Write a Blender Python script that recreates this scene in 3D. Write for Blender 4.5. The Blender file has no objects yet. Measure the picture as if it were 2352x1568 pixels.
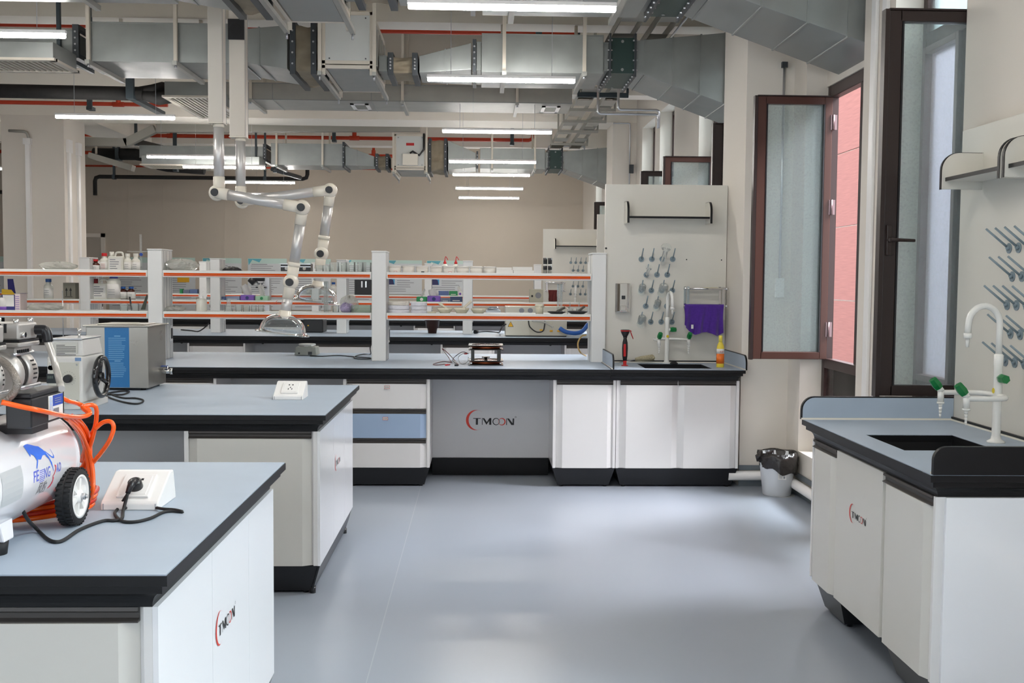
import bpy, bmesh, math, random
from mathutils import Vector, Matrix
random.seed(7)
SC = bpy.context.scene
COL = SC.collection
PI = math.pi

# ------------------------------------------------------------------ camera, world, exposure
F = 2450.0                       # focal length in pixels of the 2352 px wide frame
YAW, PITCH, ROLL = 0.03193, 0.05827, 0.008255
CAMZ = 1.475
_cy, _sy, _cp, _sp = math.cos(YAW), math.sin(YAW), math.cos(PITCH), math.sin(PITCH)
FW = Vector((_sy*_cp, _cy*_cp, -_sp))
_r = Vector((_cy, -_sy, 0)); _u = _r.cross(FW)
_c, _s = math.cos(ROLL), math.sin(ROLL)
RT = _r*_c + _u*_s
UP = _u*_c - _r*_s
CPOS = Vector((0, 0, CAMZ))
cam_d = bpy.data.cameras.new('camera'); cam_d.sensor_width = 36; cam_d.lens = F/2352*36
cam_d.clip_start = .02; cam_d.clip_end = 200
cam = bpy.data.objects.new('camera', cam_d); COL.objects.link(cam)
M = Matrix((RT, UP, -FW)).transposed().to_4x4(); M.translation = CPOS
cam.matrix_world = M
SC.camera = cam

def ray(px, py): return RT*((px-1176)/F) - UP*((py-784)/F) + FW
def oy(px, py, Y): d = ray(px, py); return CPOS + d*(Y/d.y)          # where the sight line meets the plane y = Y
def oz(px, py, Z): d = ray(px, py); return CPOS + d*((Z-CAMZ)/d.z)   # ... the plane z = Z
def ox(px, py, X): d = ray(px, py); return CPOS + d*(X/d.x)

SC.view_settings.view_transform = 'Standard'
SC.view_settings.look = 'None'
SC.view_settings.exposure = 0.62
SC.view_settings.gamma = 1.0
SC.view_settings.use_curve_mapping = False

world = bpy.data.worlds.new('world'); SC.world = world; world.use_nodes = True
wt = world.node_tree; wt.nodes.clear()
wo = wt.nodes.new('ShaderNodeOutputWorld'); wb = wt.nodes.new('ShaderNodeBackground')
wb.inputs[0].default_value = (0.90, 0.93, 1.0, 1); wb.inputs[1].default_value = 3.0
wt.links.new(wb.outputs[0], wo.inputs[0])

SKY = (0.94, 0.945, 1.0)
sun_d = bpy.data.lights.new('hazy_sun', 'SUN'); sun_d.energy = 29.0; sun_d.angle = math.radians(50); sun_d.color = (.97, .965, 1.0)
sun = bpy.data.objects.new('hazy_sun', sun_d); COL.objects.link(sun); sun.location = (8, -3, 8)
sun.rotation_euler = Vector((-.80, .03, -.54)).to_track_quat('-Z', 'Y').to_euler()
def area(name, loc, direction, sx, sy, power, color, portal=False):
    l = bpy.data.lights.new(name, 'AREA'); l.shape = 'RECTANGLE'; l.size = sx; l.size_y = sy
    l.energy = power; l.color = color
    if portal: l.cycles.is_portal = True
    o = bpy.data.objects.new(name, l); COL.objects.link(o); o.location = loc
    o.rotation_euler = Vector(direction).to_track_quat('-Z', 'Y').to_euler()
    return o
# windows of the right wall: (y0, y1, z0, z1); the last ones lie behind the camera's view
WX = 2.23                        # inner face of the window wall
WO = 2.38                        # plane of the window frames
OPEN = [(4.90, 5.75), (6.21, 7.30), (8.50, 9.45), (9.85, 10.88), (12.27, 13.23), (13.60, 14.67), (17.2, 18.35), (19.4, 20.4),
        (-2.6, -1.4), (-0.6, 0.6), (1.8, 2.95)]
WZ0, WZ1 = 0.30, 3.55
for i, (a, b) in enumerate(OPEN):
    area('window_portal', (2.62, (a+b)/2, (WZ0+WZ1)/2), (-1, 0, 0), WZ1-WZ0, b-a, 1, (1, 1, 1), portal=True)
REAR = [(-7.6, -5.4), (-3.9, -1.7), (-1.3, .9)]      # unseen windows added behind the camera for fill daylight
# area lamps added outside the unseen windows to bring daylight in
for _a, _b in REAR:
    area('added_rear_daylight', ((_a+_b)/2, -4.3, 2.05), (0, 1, -.12), _b-_a, 2.5, 3*(_b-_a), SKY)
for _a, _b in OPEN[8:]:
    area('daylight_side_window', (WO+.4, (_a+_b)/2, 2.2), (-1, .1, -.25), 3.0, _b-_a, 75 if _a > 1 else 15, SKY)

# ------------------------------------------------------------------ mesh builder
class MB:
    def __init__(s): s.v = []; s.f = []; s.sm = []
    def add(s, vs, fs, smooth=False):
        n = len(s.v); s.v += [tuple(v) for v in vs]
        s.f += [tuple(i+n for i in f) for f in fs]; s.sm += [smooth]*len(fs)
        return s
    def box(s, x0, x1, y0, y1, z0, z1):
        if x0 > x1: x0, x1 = x1, x0
        if y0 > y1: y0, y1 = y1, y0
        if z0 > z1: z0, z1 = z1, z0
        return s.add([(x0,y0,z0),(x1,y0,z0),(x1,y1,z0),(x0,y1,z0),(x0,y0,z1),(x1,y0,z1),(x1,y1,z1),(x0,y1,z1)],
                     [(0,3,2,1),(4,5,6,7),(0,1,5,4),(1,2,6,5),(2,3,7,6),(3,0,4,7)])
    def prism(s, poly, a, b, ax='y', smooth=False):
        """extrude the 2D polygon along an axis: ax x -> (y,z), y -> (x,z), z -> (x,y)"""
        def P(p, t):
            return (t, p[0], p[1]) if ax == 'x' else (p[0], t, p[1]) if ax == 'y' else (p[0], p[1], t)
        A = sum(poly[i][0]*poly[(i+1) % len(poly)][1]-poly[(i+1) % len(poly)][0]*poly[i][1] for i in range(len(poly)))
        if (A < 0): poly = poly[::-1]
        if a > b: a, b = b, a
        n = len(poly); vs = [P(p, a) for p in poly]+[P(p, b) for p in poly]
        k = 1 if ax in 'xz' else -1
        fs = [tuple(range(n))[::-k], tuple(range(n, 2*n))[::k]]
        side = [(i, (i+1) % n, n+(i+1) % n, n+i)[::k] for i in range(n)]
        s.add(vs, fs); m = len(s.v)-2*n
        s.f += [tuple(i+m for i in f) for f in side]; s.sm += [smooth]*len(side)
        return s
    def hull8(s, a, b):
        """frustum between two quads a (4 points) and b (4 points)"""
        return s.add(list(a)+list(b), [(3,2,1,0),(4,5,6,7),(0,1,5,4),(1,2,6,5),(2,3,7,6),(3,0,4,7)])
    def cyl(s, p0, p1, r0, r1=None, n=16, caps=True, smooth=True):
        p0, p1 = Vector(p0), Vector(p1); r1 = r0 if r1 is None else r1
        d = (p1-p0).normalized(); a = d.orthogonal().normalized(); b = d.cross(a)
        vs = []
        for p, r in ((p0, r0), (p1, r1)):
            vs += [p+(a*math.cos(2*PI*i/n)+b*math.sin(2*PI*i/n))*r for i in range(n)]
        s.add(vs, [(i, (i+1) % n, n+(i+1) % n, n+i) for i in range(n)], smooth)
        if caps:
            m = len(s.v)-2*n
            s.f += [tuple(m+i for i in range(n))[::-1], tuple(m+n+i for i in range(n))]; s.sm += [False, False]
        return s
    def tube(s, pts, r, n=8, closed=False, smooth=True):
        pts = [Vector(p) for p in pts]; N = len(pts)
        rr = r if isinstance(r, (list, tuple)) else [r]*N
        t = [(pts[min(i+1, N-1)]-pts[max(i-1, 0)]).normalized() if not closed else (pts[(i+1) % N]-pts[i-1]).normalized() for i in range(N)]
        a = t[0].orthogonal().normalized(); vs = []
        for i in range(N):
            a = (a-t[i]*a.dot(t[i])); a = a.normalized() if a.length > 1e-6 else t[i].orthogonal().normalized()
            b = t[i].cross(a)
            vs += [pts[i]+(a*math.cos(2*PI*j/n)+b*math.sin(2*PI*j/n))*rr[i] for j in range(n)]
        fs = []
        for i in range(N if closed else N-1):
            k = ((i+1) % N)*n
            fs += [(i*n+j, i*n+(j+1) % n, k+(j+1) % n, k+j) for j in range(n)]
        s.add(vs, fs, smooth)
        if not closed:
            m = len(s.v)-N*n
            s.f += [tuple(m+j for j in range(n))[::-1], tuple(m+(N-1)*n+j for j in range(n))]; s.sm += [False, False]
        return s
    def lathe(s, prof, c=(0, 0, 0), n=20, axis='z', smooth=True, sx=1, sy=1, caps=True):
        c = Vector(c); vs = []
        for r, h in prof:
            for i in range(n):
                x, y = r*math.cos(2*PI*i/n)*sx, r*math.sin(2*PI*i/n)*sy
                vs.append(c+(Vector((x, y, h)) if axis == 'z' else Vector((h, x, y)) if axis == 'x' else Vector((y, h, x))))
        fs = [(k*n+i, k*n+(i+1) % n, (k+1)*n+(i+1) % n, (k+1)*n+i) for k in range(len(prof)-1) for i in range(n)]
        s.add(vs, fs, smooth); m = len(s.v)-len(vs)
        if caps and prof[0][0] > 1e-5: s.f.append(tuple(m+i for i in range(n))[::-1]); s.sm.append(False)
        if caps and prof[-1][0] > 1e-5: s.f.append(tuple(m+(len(prof)-1)*n+i for i in range(n))); s.sm.append(False)
        return s
    def ball(s, c, r, n=16, sz=1.0):
        k = n//2
        return s.lathe([(max(1e-6, r*math.sin(PI*i/k)), -r*sz*math.cos(PI*i/k)) for i in range(k+1)], c, n)
    def xf(s, mat, start=0):
        s.v[start:] = [tuple(mat @ Vector(v)) for v in s.v[start:]]
        return s
    def build(s, name, mat, parent=None, bevel=0, seg=2, origin=None, ang=40):
        me = bpy.data.meshes.new(name)
        off = Vector((0, 0, 0)); q = parent
        while q is not None: off += q.location; q = q.parent
        if origin is not None: off += Vector(origin)
        me.from_pydata([tuple(Vector(v)-off) for v in s.v], [], s.f)
        me.polygons.foreach_set('use_smooth', s.sm); me.update()
        for m in (mat if isinstance(mat, (list, tuple)) else [mat]): me.materials.append(m)
        o = bpy.data.objects.new(name, me); COL.objects.link(o)
        if origin is not None: o.location = origin
        if parent is not None: o.parent = parent
        if bevel:
            b = o.modifiers.new('bevel', 'BEVEL'); b.width = bevel; b.segments = seg; b.limit_method = 'ANGLE'; b.angle_limit = math.radians(ang)
            b.harden_normals = False
        return o

def tag(o, label=None, cat=None, group=None, kind=None):
    if label: o['label'] = label
    if cat: o['category'] = cat
    if group: o['group'] = group
    if kind: o['kind'] = kind
    return o
def thing(name, label, cat, loc=(0, 0, 0), rz=0, group=None):
    o = bpy.data.objects.new(name, None); COL.objects.link(o); o.location = loc; o.rotation_euler = (0, 0, rz)
    o.empty_display_size = .05
    return tag(o, label, cat, group)
def structure(name, mb, mat, parent=None, bevel=0):
    o = mb.build(name, mat, parent, bevel)
    if parent is None: o['kind'] = 'structure'
    return o
def copy_thing(o, loc=None, rz=None, label=None, group=None):
    r = o.copy(); COL.objects.link(r)
    def rec(a, b):
        for ch in a.children:
            c = ch.copy(); COL.objects.link(c); c.parent = b; rec(ch, c)
    rec(o, r)
    if loc is not None: r.location = loc
    if rz is not None: r.rotation_euler = (0, 0, rz)
    if label: r['label'] = label
    if group: r['group'] = group
    return r
def single(name, mb, mat, label, cat, origin, group=None, bevel=0, seg=2):
    return tag(mb.build(name, mat, None, bevel, seg, origin), label, cat, group)

# ------------------------------------------------------------------ materials
def lin(c):
    return tuple(((x/255)/12.92 if x/255 <= .04045 else ((x/255+.055)/1.055)**2.4) for x in c)
MC = {}
def mat(name, col, rough=.5, metal=0, spec=.5, noise=0, nscale=8, bump=0, bscale=60, coat=0, emis=None, es=0, stretch=None, sheen=0, rvar=0):
    if name in MC: return MC[name]
    m = bpy.data.materials.new(name); m.use_nodes = True; nt = m.node_tree
    b = nt.nodes['Principled BSDF']
    c = lin(col)+(1,)
    b.inputs['Base Color'].default_value = c; b.inputs['Roughness'].default_value = rough
    b.inputs['Metallic'].default_value = metal; b.inputs['Specular IOR Level'].default_value = spec
    b.inputs['Coat Weight'].default_value = coat; b.inputs['Coat Roughness'].default_value = .08
    if sheen: b.inputs['Sheen Weight'].default_value = sheen
    if emis: b.inputs['Emission Color'].default_value = emis+(1,); b.inputs['Emission Strength'].default_value = es
    if noise or bump or rvar:
        tc = nt.nodes.new('ShaderNodeTexCoord'); mp = nt.nodes.new('ShaderNodeMapping')
        nt.links.new(tc.outputs['Object'], mp.inputs[0])
        if stretch: mp.inputs['Scale'].default_value = stretch
    if noise or rvar:
        n = nt.nodes.new('ShaderNodeTexNoise'); n.inputs['Scale'].default_value = nscale; n.inputs['Detail'].default_value = 5
        nt.links.new(mp.outputs[0], n.inputs['Vector'])
    if noise:
        r = nt.nodes.new('ShaderNodeMapRange'); r.inputs[1].default_value = .3; r.inputs[2].default_value = .7
        r.inputs[3].default_value = 1-noise; r.inputs[4].default_value = 1+noise
        nt.links.new(n.outputs['Fac'], r.inputs[0])
        x = nt.nodes.new('ShaderNodeVectorMath'); x.operation = 'SCALE'; x.inputs[0].default_value = c[:3]
        nt.links.new(r.outputs[0], x.inputs['Scale']); nt.links.new(x.outputs[0], b.inputs['Base Color'])
    if rvar:
        r2 = nt.nodes.new('ShaderNodeMapRange'); r2.inputs[1].default_value = .3; r2.inputs[2].default_value = .7
        r2.inputs[3].default_value = max(.02, rough-rvar); r2.inputs[4].default_value = rough+rvar
        nt.links.new(n.outputs['Fac'], r2.inputs[0]); nt.links.new(r2.outputs[0], b.inputs['Roughness'])
    if bump:
        n2 = nt.nodes.new('ShaderNodeTexNoise'); n2.inputs['Scale'].default_value = bscale; n2.inputs['Detail'].default_value = 4
        nt.links.new(mp.outputs[0], n2.inputs['Vector'])
        bp = nt.nodes.new('ShaderNodeBump'); bp.inputs['Strength'].default_value = bump; bp.inputs['Distance'].default_value = .01
        nt.links.new(n2.outputs['Fac'], bp.inputs['Height']); nt.links.new(bp.outputs[0], b.inputs['Normal'])
    MC[name] = m
    return m
def glassy(name, tint=(.92, .95, .94), haze=0.0, hazecol=(.8, .8, .8), dust=0, refl=1.0):
    """thin glass: clear transmission, fresnel reflection and an even haze colour, with dust by noise"""
    if name in MC: return MC[name]
    m = bpy.data.materials.new(name); m.use_nodes = True; nt = m.node_tree; nt.nodes.clear()
    out = nt.nodes.new('ShaderNodeOutputMaterial'); tr = nt.nodes.new('ShaderNodeBsdfTransparent'); gl = nt.nodes.new('ShaderNodeBsdfGlossy')
    tr.inputs[0].default_value = tint+(1,); gl.inputs['Roughness'].default_value = .03; gl.inputs[0].default_value = (refl, refl, refl, 1)
    fr = nt.nodes.new('ShaderNodeLayerWeight'); fr.inputs[0].default_value = .16
    mx = nt.nodes.new('ShaderNodeMixShader'); nt.links.new(fr.outputs['Fresnel'], mx.inputs[0])
    nt.links.new(tr.outputs[0], mx.inputs[1]); nt.links.new(gl.outputs[0], mx.inputs[2])
    last = mx
    if haze or dust:
        df = nt.nodes.new('ShaderNodeBsdfDiffuse'); df.inputs[0].default_value = hazecol+(1,)
        m2 = nt.nodes.new('ShaderNodeMixShader'); nt.links.new(mx.outputs[0], m2.inputs[1]); nt.links.new(df.outputs[0], m2.inputs[2])
        m2.inputs[0].default_value = haze
        if dust:
            tc = nt.nodes.new('ShaderNodeTexCoord'); n = nt.nodes.new('ShaderNodeTexNoise'); n.inputs['Scale'].default_value = 90
            n.inputs['Detail'].default_value = 8; nt.links.new(tc.outputs['Object'], n.inputs['Vector'])
            r = nt.nodes.new('ShaderNodeMapRange'); r.inputs[1].default_value = .5; r.inputs[2].default_value = .72
            r.inputs[3].default_value = haze; r.inputs[4].default_value = haze+dust
            nt.links.new(n.outputs['Fac'], r.inputs[0]); nt.links.new(r.outputs[0], m2.inputs[0])
        last = m2
    nt.links.new(last.outputs[0], out.inputs[0])
    MC[name] = m
    return m

m_wall = mat('wall_paint', (224, 217, 207), .85, bump=.04, bscale=300)
m_far = mat('far_wall_paint', (192, 182, 168), .85, noise=.02, nscale=1.5)
m_ceil = mat('ceiling_paint', (240, 231, 218), .9)
m_beam = mat('beam_paint', (236, 230, 219), .85)
m_white = mat('white_laminate', (224, 223, 222), .22, spec=.4, noise=.01, nscale=3)
m_offwhite = mat('warm_white_laminate', (208, 206, 200), .3, spec=.35)
m_grey = mat('grey_back_panel', (204, 204, 206), .3, spec=.35)
m_post = mat('white_aluminium', (226, 226, 224), .35, spec=.4)
m_top = mat('blue_grey_worktop', (168, 181, 196), .48, spec=.25, noise=.03, nscale=5)
m_black = mat('black_worktop_edge', (20, 20, 22), .4, spec=.3)
m_plinth = mat('black_plinth', (22, 23, 26), .3, spec=.5)
m_handle = mat('bronze_grey_handle', (66, 62, 60), .45)
m_blue = mat('pale_blue_drawer', (158, 180, 208), .25, spec=.4)
m_column = mat('white_column_lamp_tint', (216, 209, 198), .35)  # white columns; the warm tube light is put into this beige
m_orange = mat('orange_shelf_strip', (212, 74, 8), .75, spec=.1)
m_rail = mat('white_shelf_rail', (226, 226, 222), .35)
m_shelf = mat('glass_green_shelf', (196, 204, 200), .2, spec=.5)
m_galv = mat('galvanised_steel', (148, 152, 150), .38, metal=.5, noise=.09, nscale=5, rvar=.08)
m_galvd = mat('dull_galvanised_steel', (168, 168, 162), .45, metal=.6, noise=.06, nscale=6)
m_unit = mat('white_fan_housing', (205, 207, 204), .4, noise=.02)
m_flange = mat('dark_steel_flange', (70, 74, 78), .45, metal=.4)
m_canvas = mat('brown_canvas', (150, 138, 118), .9, noise=.12, nscale=12, bump=.25, bscale=9)
m_green = mat('dark_green_damper', (38, 62, 58), .45)
m_strut = mat('white_strut', (214, 206, 192), .5)
m_dstrut = mat('dark_strut', (62, 72, 78), .5, metal=.3)
m_red = mat('red_pipe_paint', (184, 58, 28), .45, spec=.4)
m_bpipe = mat('black_foam_pipe', (30, 29, 28), .8, noise=.2, nscale=20)
m_tray = mat('grey_trunking', (158, 156, 148), .45, metal=.3)
m_brown = mat('brown_window_frame', (58, 40, 38), .35, spec=.4)
m_brownr = mat('reddish_brown_window_frame', (76, 50, 43), .38, spec=.35)
m_dark = mat('dark_brown_window_frame', (42, 30, 28), .4)
m_cream = mat('cream_plastic', (236, 230, 216), .22, spec=.5, coat=.3)
m_alu = mat('brushed_aluminium', (196, 198, 202), .28, metal=.9)
m_satin = mat('satin_aluminium_tube', (214, 213, 212), .36, metal=.55)
m_chrome = mat('chrome', (225, 225, 225), .08, metal=1)
m_blackp = mat('black_plastic', (26, 26, 30), .35)
m_rubber = mat('black_rubber', (30, 30, 32), .65)
m_valve = mat('green_valve_plastic', (22, 118, 62), .3)
m_epoxy = mat('white_epoxy_metal', (232, 232, 228), .25, spec=.5)
m_steel = mat('stained_stainless_steel', (170, 166, 158), .3, metal=.85, noise=.04, nscale=6, rvar=.03)
m_plw = mat('white_plastic', (238, 236, 234), .3)
m_paper = mat('white_paper', (228, 226, 222), .8)
m_ink = mat('black_ink', (28, 28, 30), .6)
m_greyink = mat('grey_ink', (140, 142, 148), .7)
m_peg = mat('blue_grey_peg', (132, 148, 156), .35)
m_glass = glassy('clear_glass', (.93, .96, .96))
m_lab = glassy('laboratory_glass', (.97, .985, .98), haze=.13, hazecol=(.92, .94, .93))  # pale haze colour painted in to brighten the glassware
m_acr = glassy('clear_acrylic', (.93, .95, .95), haze=.05)
m_bag = glassy('clear_plastic_bag', (.9, .9, .88), haze=.38, hazecol=(.72, .71, .67))
m_amber = mat('amber_glass', (70, 28, 18), .12, spec=.7)
m_redp = mat('red_plastic', (190, 24, 28), .35)
m_bluep = mat('blue_plastic', (28, 96, 178), .35)
m_hdpe = mat('milky_plastic', (222, 220, 210), .4)

# ------------------------------------------------------------------ lettering
TXT = {}
def text_mesh(s, size=1.0, bold=0.0):
    """triangulated flat glyphs of a short text, as vertices and faces in x/y"""
    k = (s, bold)
    if k not in TXT:
        cu = bpy.data.curves.new('lettering', 'FONT'); cu.body = s; cu.size = 1; cu.resolution_u = 4; cu.offset = bold
        o = bpy.data.objects.new('lettering', cu); COL.objects.link(o)
        dg = bpy.context.evaluated_depsgraph_get(); dg.update()
        me = bpy.data.meshes.new_from_object(o.evaluated_get(dg))
        vs = [tuple(v.co) for v in me.vertices]; fs = [tuple(p.vertices) for p in me.polygons]
        bpy.data.objects.remove(o); bpy.data.curves.remove(cu); bpy.data.meshes.remove(me)
        TXT[k] = (vs, fs)
    vs, fs = TXT[k]
    return [(x*size, y*size) for x, y, z in vs], fs
def lettering(mb, s, size, fn, bold=0.0):
    vs, fs = text_mesh(s, 1.0, bold)
    mb.add([fn(x*size, y*size) for x, y in vs], fs)
    return mb

# ================================================================== THE SETTING
XL, YB, YF, ZC = -13.0, 22.9, -3.9, 4.35
def floor_mat():
    m = bpy.data.materials.new('grey_epoxy_floor'); m.use_nodes = True; nt = m.node_tree; b = nt.nodes['Principled BSDF']
    tc = nt.nodes.new('ShaderNodeTexCoord')
    n1 = nt.nodes.new('ShaderNodeTexNoise'); n1.inputs['Scale'].default_value = .35; n1.inputs['Detail'].default_value = 2
    n2 = nt.nodes.new('ShaderNodeTexNoise'); n2.inputs['Scale'].default_value = 14; n2.inputs['Detail'].default_value = 6
    for n in (n1, n2): nt.links.new(tc.outputs['Object'], n.inputs['Vector'])
    r = nt.nodes.new('ShaderNodeValToRGB'); r.color_ramp.elements[0].position = .35; r.color_ramp.elements[1].position = .7
    r.color_ramp.elements[0].color = lin((150, 157, 168))+(1,); r.color_ramp.elements[1].color = lin((154, 161, 172))+(1,)
    nt.links.new(n1.outputs['Fac'], r.inputs[0])
    # a faint straight scratch line and small scuffs
    sx = nt.nodes.new('ShaderNodeSeparateXYZ'); nt.links.new(tc.outputs['Object'], sx.inputs[0])
    sub = nt.nodes.new('ShaderNodeMath'); sub.operation = 'ADD'; sub.inputs[1].default_value = .40; nt.links.new(sx.outputs['X'], sub.inputs[0])
    ab = nt.nodes.new('ShaderNodeMath'); ab.operation = 'ABSOLUTE'; nt.links.new(sub.outputs[0], ab.inputs[0])
    lt = nt.nodes.new('ShaderNodeMath'); lt.operation = 'LESS_THAN'; lt.inputs[1].default_value = .0022; nt.links.new(ab.outputs[0], lt.inputs[0])
    mu = nt.nodes.new('ShaderNodeMath'); mu.operation = 'MULTIPLY'; mu.inputs[1].default_value = .22; nt.links.new(lt.outputs[0], mu.inputs[0])
    mx = nt.nodes.new('ShaderNodeMix'); mx.data_type = 'RGBA'; nt.links.new(mu.outputs[0], mx.inputs[0]); nt.links.new(r.outputs[0], mx.inputs[6])
    mx.inputs[7].default_value = lin((196, 200, 204))+(1,); nt.links.new(mx.outputs[2], b.inputs['Base Color'])
    rr = nt.nodes.new('ShaderNodeMapRange'); rr.inputs[1].default_value = .3; rr.inputs[2].default_value = .7; rr.inputs[3].default_value = .26; rr.inputs[4].default_value = .28
    b.inputs['Roughness'].default_value = .27
    b.inputs['Specular IOR Level'].default_value = .55
    bp = nt.nodes.new('ShaderNodeBump'); bp.inputs['Strength'].default_value = .004; nt.links.new(n2.outputs['Fac'], bp.inputs['Height'])
    return m
structure('floor', MB().box(XL, WX, YF, YB, -.2, 0), floor_mat())
structure('ceiling', MB().box(XL, WX+.22, YF, YB, ZC, ZC+.2), m_ceil)
structure('wall_back', MB().box(XL, WX+.22, YB, YB+.25, 0, ZC), m_far)
structure('wall_left', MB().box(XL-.25, XL, YF, YB, 0, ZC), m_far)
w = MB()
w.box(XL, WX, YF-.25, YF, 0, .75); w.box(XL, WX, YF-.25, YF, 3.3, ZC)
xs = [XL]+[v for p in REAR for v in p]+[WX]
for i in range(0, len(xs), 2): w.box(xs[i], xs[i+1], YF-.25, YF, .75, 3.3)
structure('wall_front', w, m_wall)
w = MB()
ops = sorted(OPEN)
w.box(WX, WX+.22, YF, YB, 0, WZ0); w.box(WX, WX+.22, YF, YB, WZ1, ZC)
ys = [YF]+[v for p in ops for v in p]+[YB]
for i in range(0, len(ys), 2): w.box(WX, WX+.22, ys[i], ys[i+1], WZ0, WZ1)
structure('wall_right', w, m_wall)
# beams and pillars
TRIM = [0]
def trim(mb, m=m_beam):
    TRIM[0] += 1
    return structure('trim_%d' % TRIM[0], mb, m)
trim(MB().box(XL, WX, 7.6, 8.3, 3.7, ZC)); trim(MB().box(XL, WX, 9.62, 9.92, 3.74, ZC)); trim(MB().box(XL, WX, 12.5, 12.8, 3.62, ZC))
trim(MB().box(XL, WX, 15.2, 15.9, 3.70, ZC)); trim(MB().box(XL, WX, 0, .7, 3.7, ZC)); trim(MB().box(XL, WX, 18.6, 18.9, 3.75, ZC))
trim(MB().box(1.89, WX, 7.58, 8.28, 0, 3.7), m_wall); trim(MB().box(1.89, WX, 15.2, 15.9, 0, 3.7), m_wall)
pl = trim(MB().box(-6.65, -5.79, 15.2, 16.0, 0, 3.7), m_wall)
trim(MB().box(-6.2, -5.6, 15.9, YB, 3.70, ZC))
# skirting
for i, mb in enumerate([MB().box(WX-.012, WX, YF, 7.58, .0, .045).box(WX-.012, WX, YF, 7.58, .115, .15),
                        MB().box(1.885, WX, 7.568, 7.58, 0, .045).box(1.885, WX, 7.568, 7.58, .115, .15)]):
    structure('baseboard_right' if i == 0 else 'baseboard_pillar', mb, mat('grey_skirting', (104, 112, 118), .5))
structure('baseboard_back', MB().box(XL, WX, YB-.012, YB, 0, .15), MC['grey_skirting'])

# ---- windows in the right wall
m_pane = glassy('window_glass', (.86, .92, .92), haze=.16, hazecol=(.62, .70, .72), dust=.12)  # bluish haze paints the grey-blue reflection; the noise adds dust
m_dusty = glassy('dusty_window_glass', (.88, .88, .91), haze=.42, hazecol=(.70, .69, .75), dust=.12)
def frame_mb(y0, y1, z0, z1, x0, x1, t):
    return MB().box(x0, x1, y0, y0+t, z0, z1).box(x0, x1, y1-t, y1, z0, z1).box(x0, x1, y0+t, y1-t, z0, z0+t).box(x0, x1, y0+t, y1-t, z1-t, z1)
def sash(parent, y, dark):
    """an inward-opened casement standing square to the wall at depth y"""
    xa, xb, z0, z1, t = WO-.505, WO+.005, .945, 2.72, .05
    fm = m_dark if dark else m_brownr
    f = MB().box(xa, xa+t+.012, y-.028, y+.028, z0, z1).box(xb-t, xb, y-.028, y+.028, z0, z1)
    f.box(xa+t, xb-t, y-.028, y+.028, z0, z0+t).box(xa+t, xb-t, y-.028, y+.028, z1-t, z1)
    s = f.build('sash', [fm], parent, .004)
    s['label'] = 'casement leaf opened into the room'
    MB().box(xa+t+.005, xb-t+.005, y-.006, y+.006, z0+t-.005, z1-t+.005).build('pane', m_pane, s)
    MB().box(xa+t+.012, xa+t+.02, y-.03, y+.03, z0+t, z1-t).box(xb-t-.008, xb-t, y-.03, y+.03, z0+t, z1-t).build('gasket', m_blackp, s)
    g = MB().box(xa-.020, xa, y-.034, y+.014, z0-.004, z1+.004).box(xa, xb, y-.034, y+.014, z1, z1+.008)
    g.build('edge_strip', m_dark, s)
    h = MB().box(xa+.01, xa+.035, y-.045, y-.028, 1.60, 1.74).cyl((xa+.022, y-.028, 1.67), (xa+.022, y-.065, 1.67), .011)
    h.tube([(xa+.022, y-.06, 1.67), (xa+.06, y-.066, 1.67), (xa+.135, y-.062, 1.668)], [.012, .009, .008])
    if dark: h.build('handle', m_dark, s, .003)
    for zz in (1.15, 1.98, 2.55):
        MB().box(xb-.012, xb+.03, y-.034, y-.02, zz-.05, zz+.05).cyl((xb+.004, y-.036, zz-.05), (xb+.004, y-.036, zz+.05), .009).build('hinge', mat('worn_hinge', (128, 110, 112), .35, metal=.6), s)
    return s
for i, (a, b) in enumerate(OPEN):
    win = bpy.data.objects.new('window_%d' % (i+1), None); COL.objects.link(win); win['kind'] = 'structure'
    win.location = (WO, a, WZ0)
    fr = frame_mb(a, b, WZ0, WZ1, WO, WO+.06, .05)
    mull = a+.40*(b-a) if i in (1, 3, 5, 7) else a+.40*(b-a)
    fr.box(WO, WO+.06, a+.05, b-.05, .885, .95).box(WO, WO+.06, a+.05, b-.05, 2.72, 2.80)
    fr.box(WO, WO+.06, mull-.03-(.05 if i == 0 else 0), mull+.03, .95, 2.72)
    fr.build('window_frame', m_brown, win, .004)
    bars = MB()
    k = int((b-a)/.11)
    for j in range(1, k): bars.box(WO+.10, WO+.115, a+j*(b-a)/k-.012, a+j*(b-a)/k+.012, WZ0, .93)
    bars.box(WO+.09, WO+.12, a+.0, b, .86, .90)
    bars.build('guard_rail', m_brown, win)
    MB().box(WO+.02, WO+.03, a+.05, b-.05, WZ0+.05, .885).build('lower_pane', m_glass, win)
    MB().box(WO+.02, WO+.03, a+.05, b-.05, 2.80, WZ1-.05).build('upper_pane', m_pane, win)
    far_side = i in (1, 3, 5, 7)                       # which half stands open
    if i < 8:
        y0, y1 = (a+.05, mull-.03) if far_side else (mull+.03, b-.05)
        MB().box(WO+.02, WO+.03, y0, y1, .95, 2.72).build('fixed_pane', m_dusty, win)
        if i == 0:    # second leaf frame; the haze of the glass is put into its colour
            frame_mb(mull+.03, b-.05, .95, 2.72, WO-.02, WO+.03, .035).build('inner_leaf_frame', mat('brown_frame_glass_haze', (104, 84, 84), .4), win, .003)
        if i in (0, 1, 2, 3, 4, 6): sash(win, b-.06 if far_side else a+.035, not far_side)
    else:
        MB().box(WO+.02, WO+.03, a+.05, b-.05, .95, 2.72).build('fixed_pane', m_pane, win)
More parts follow.
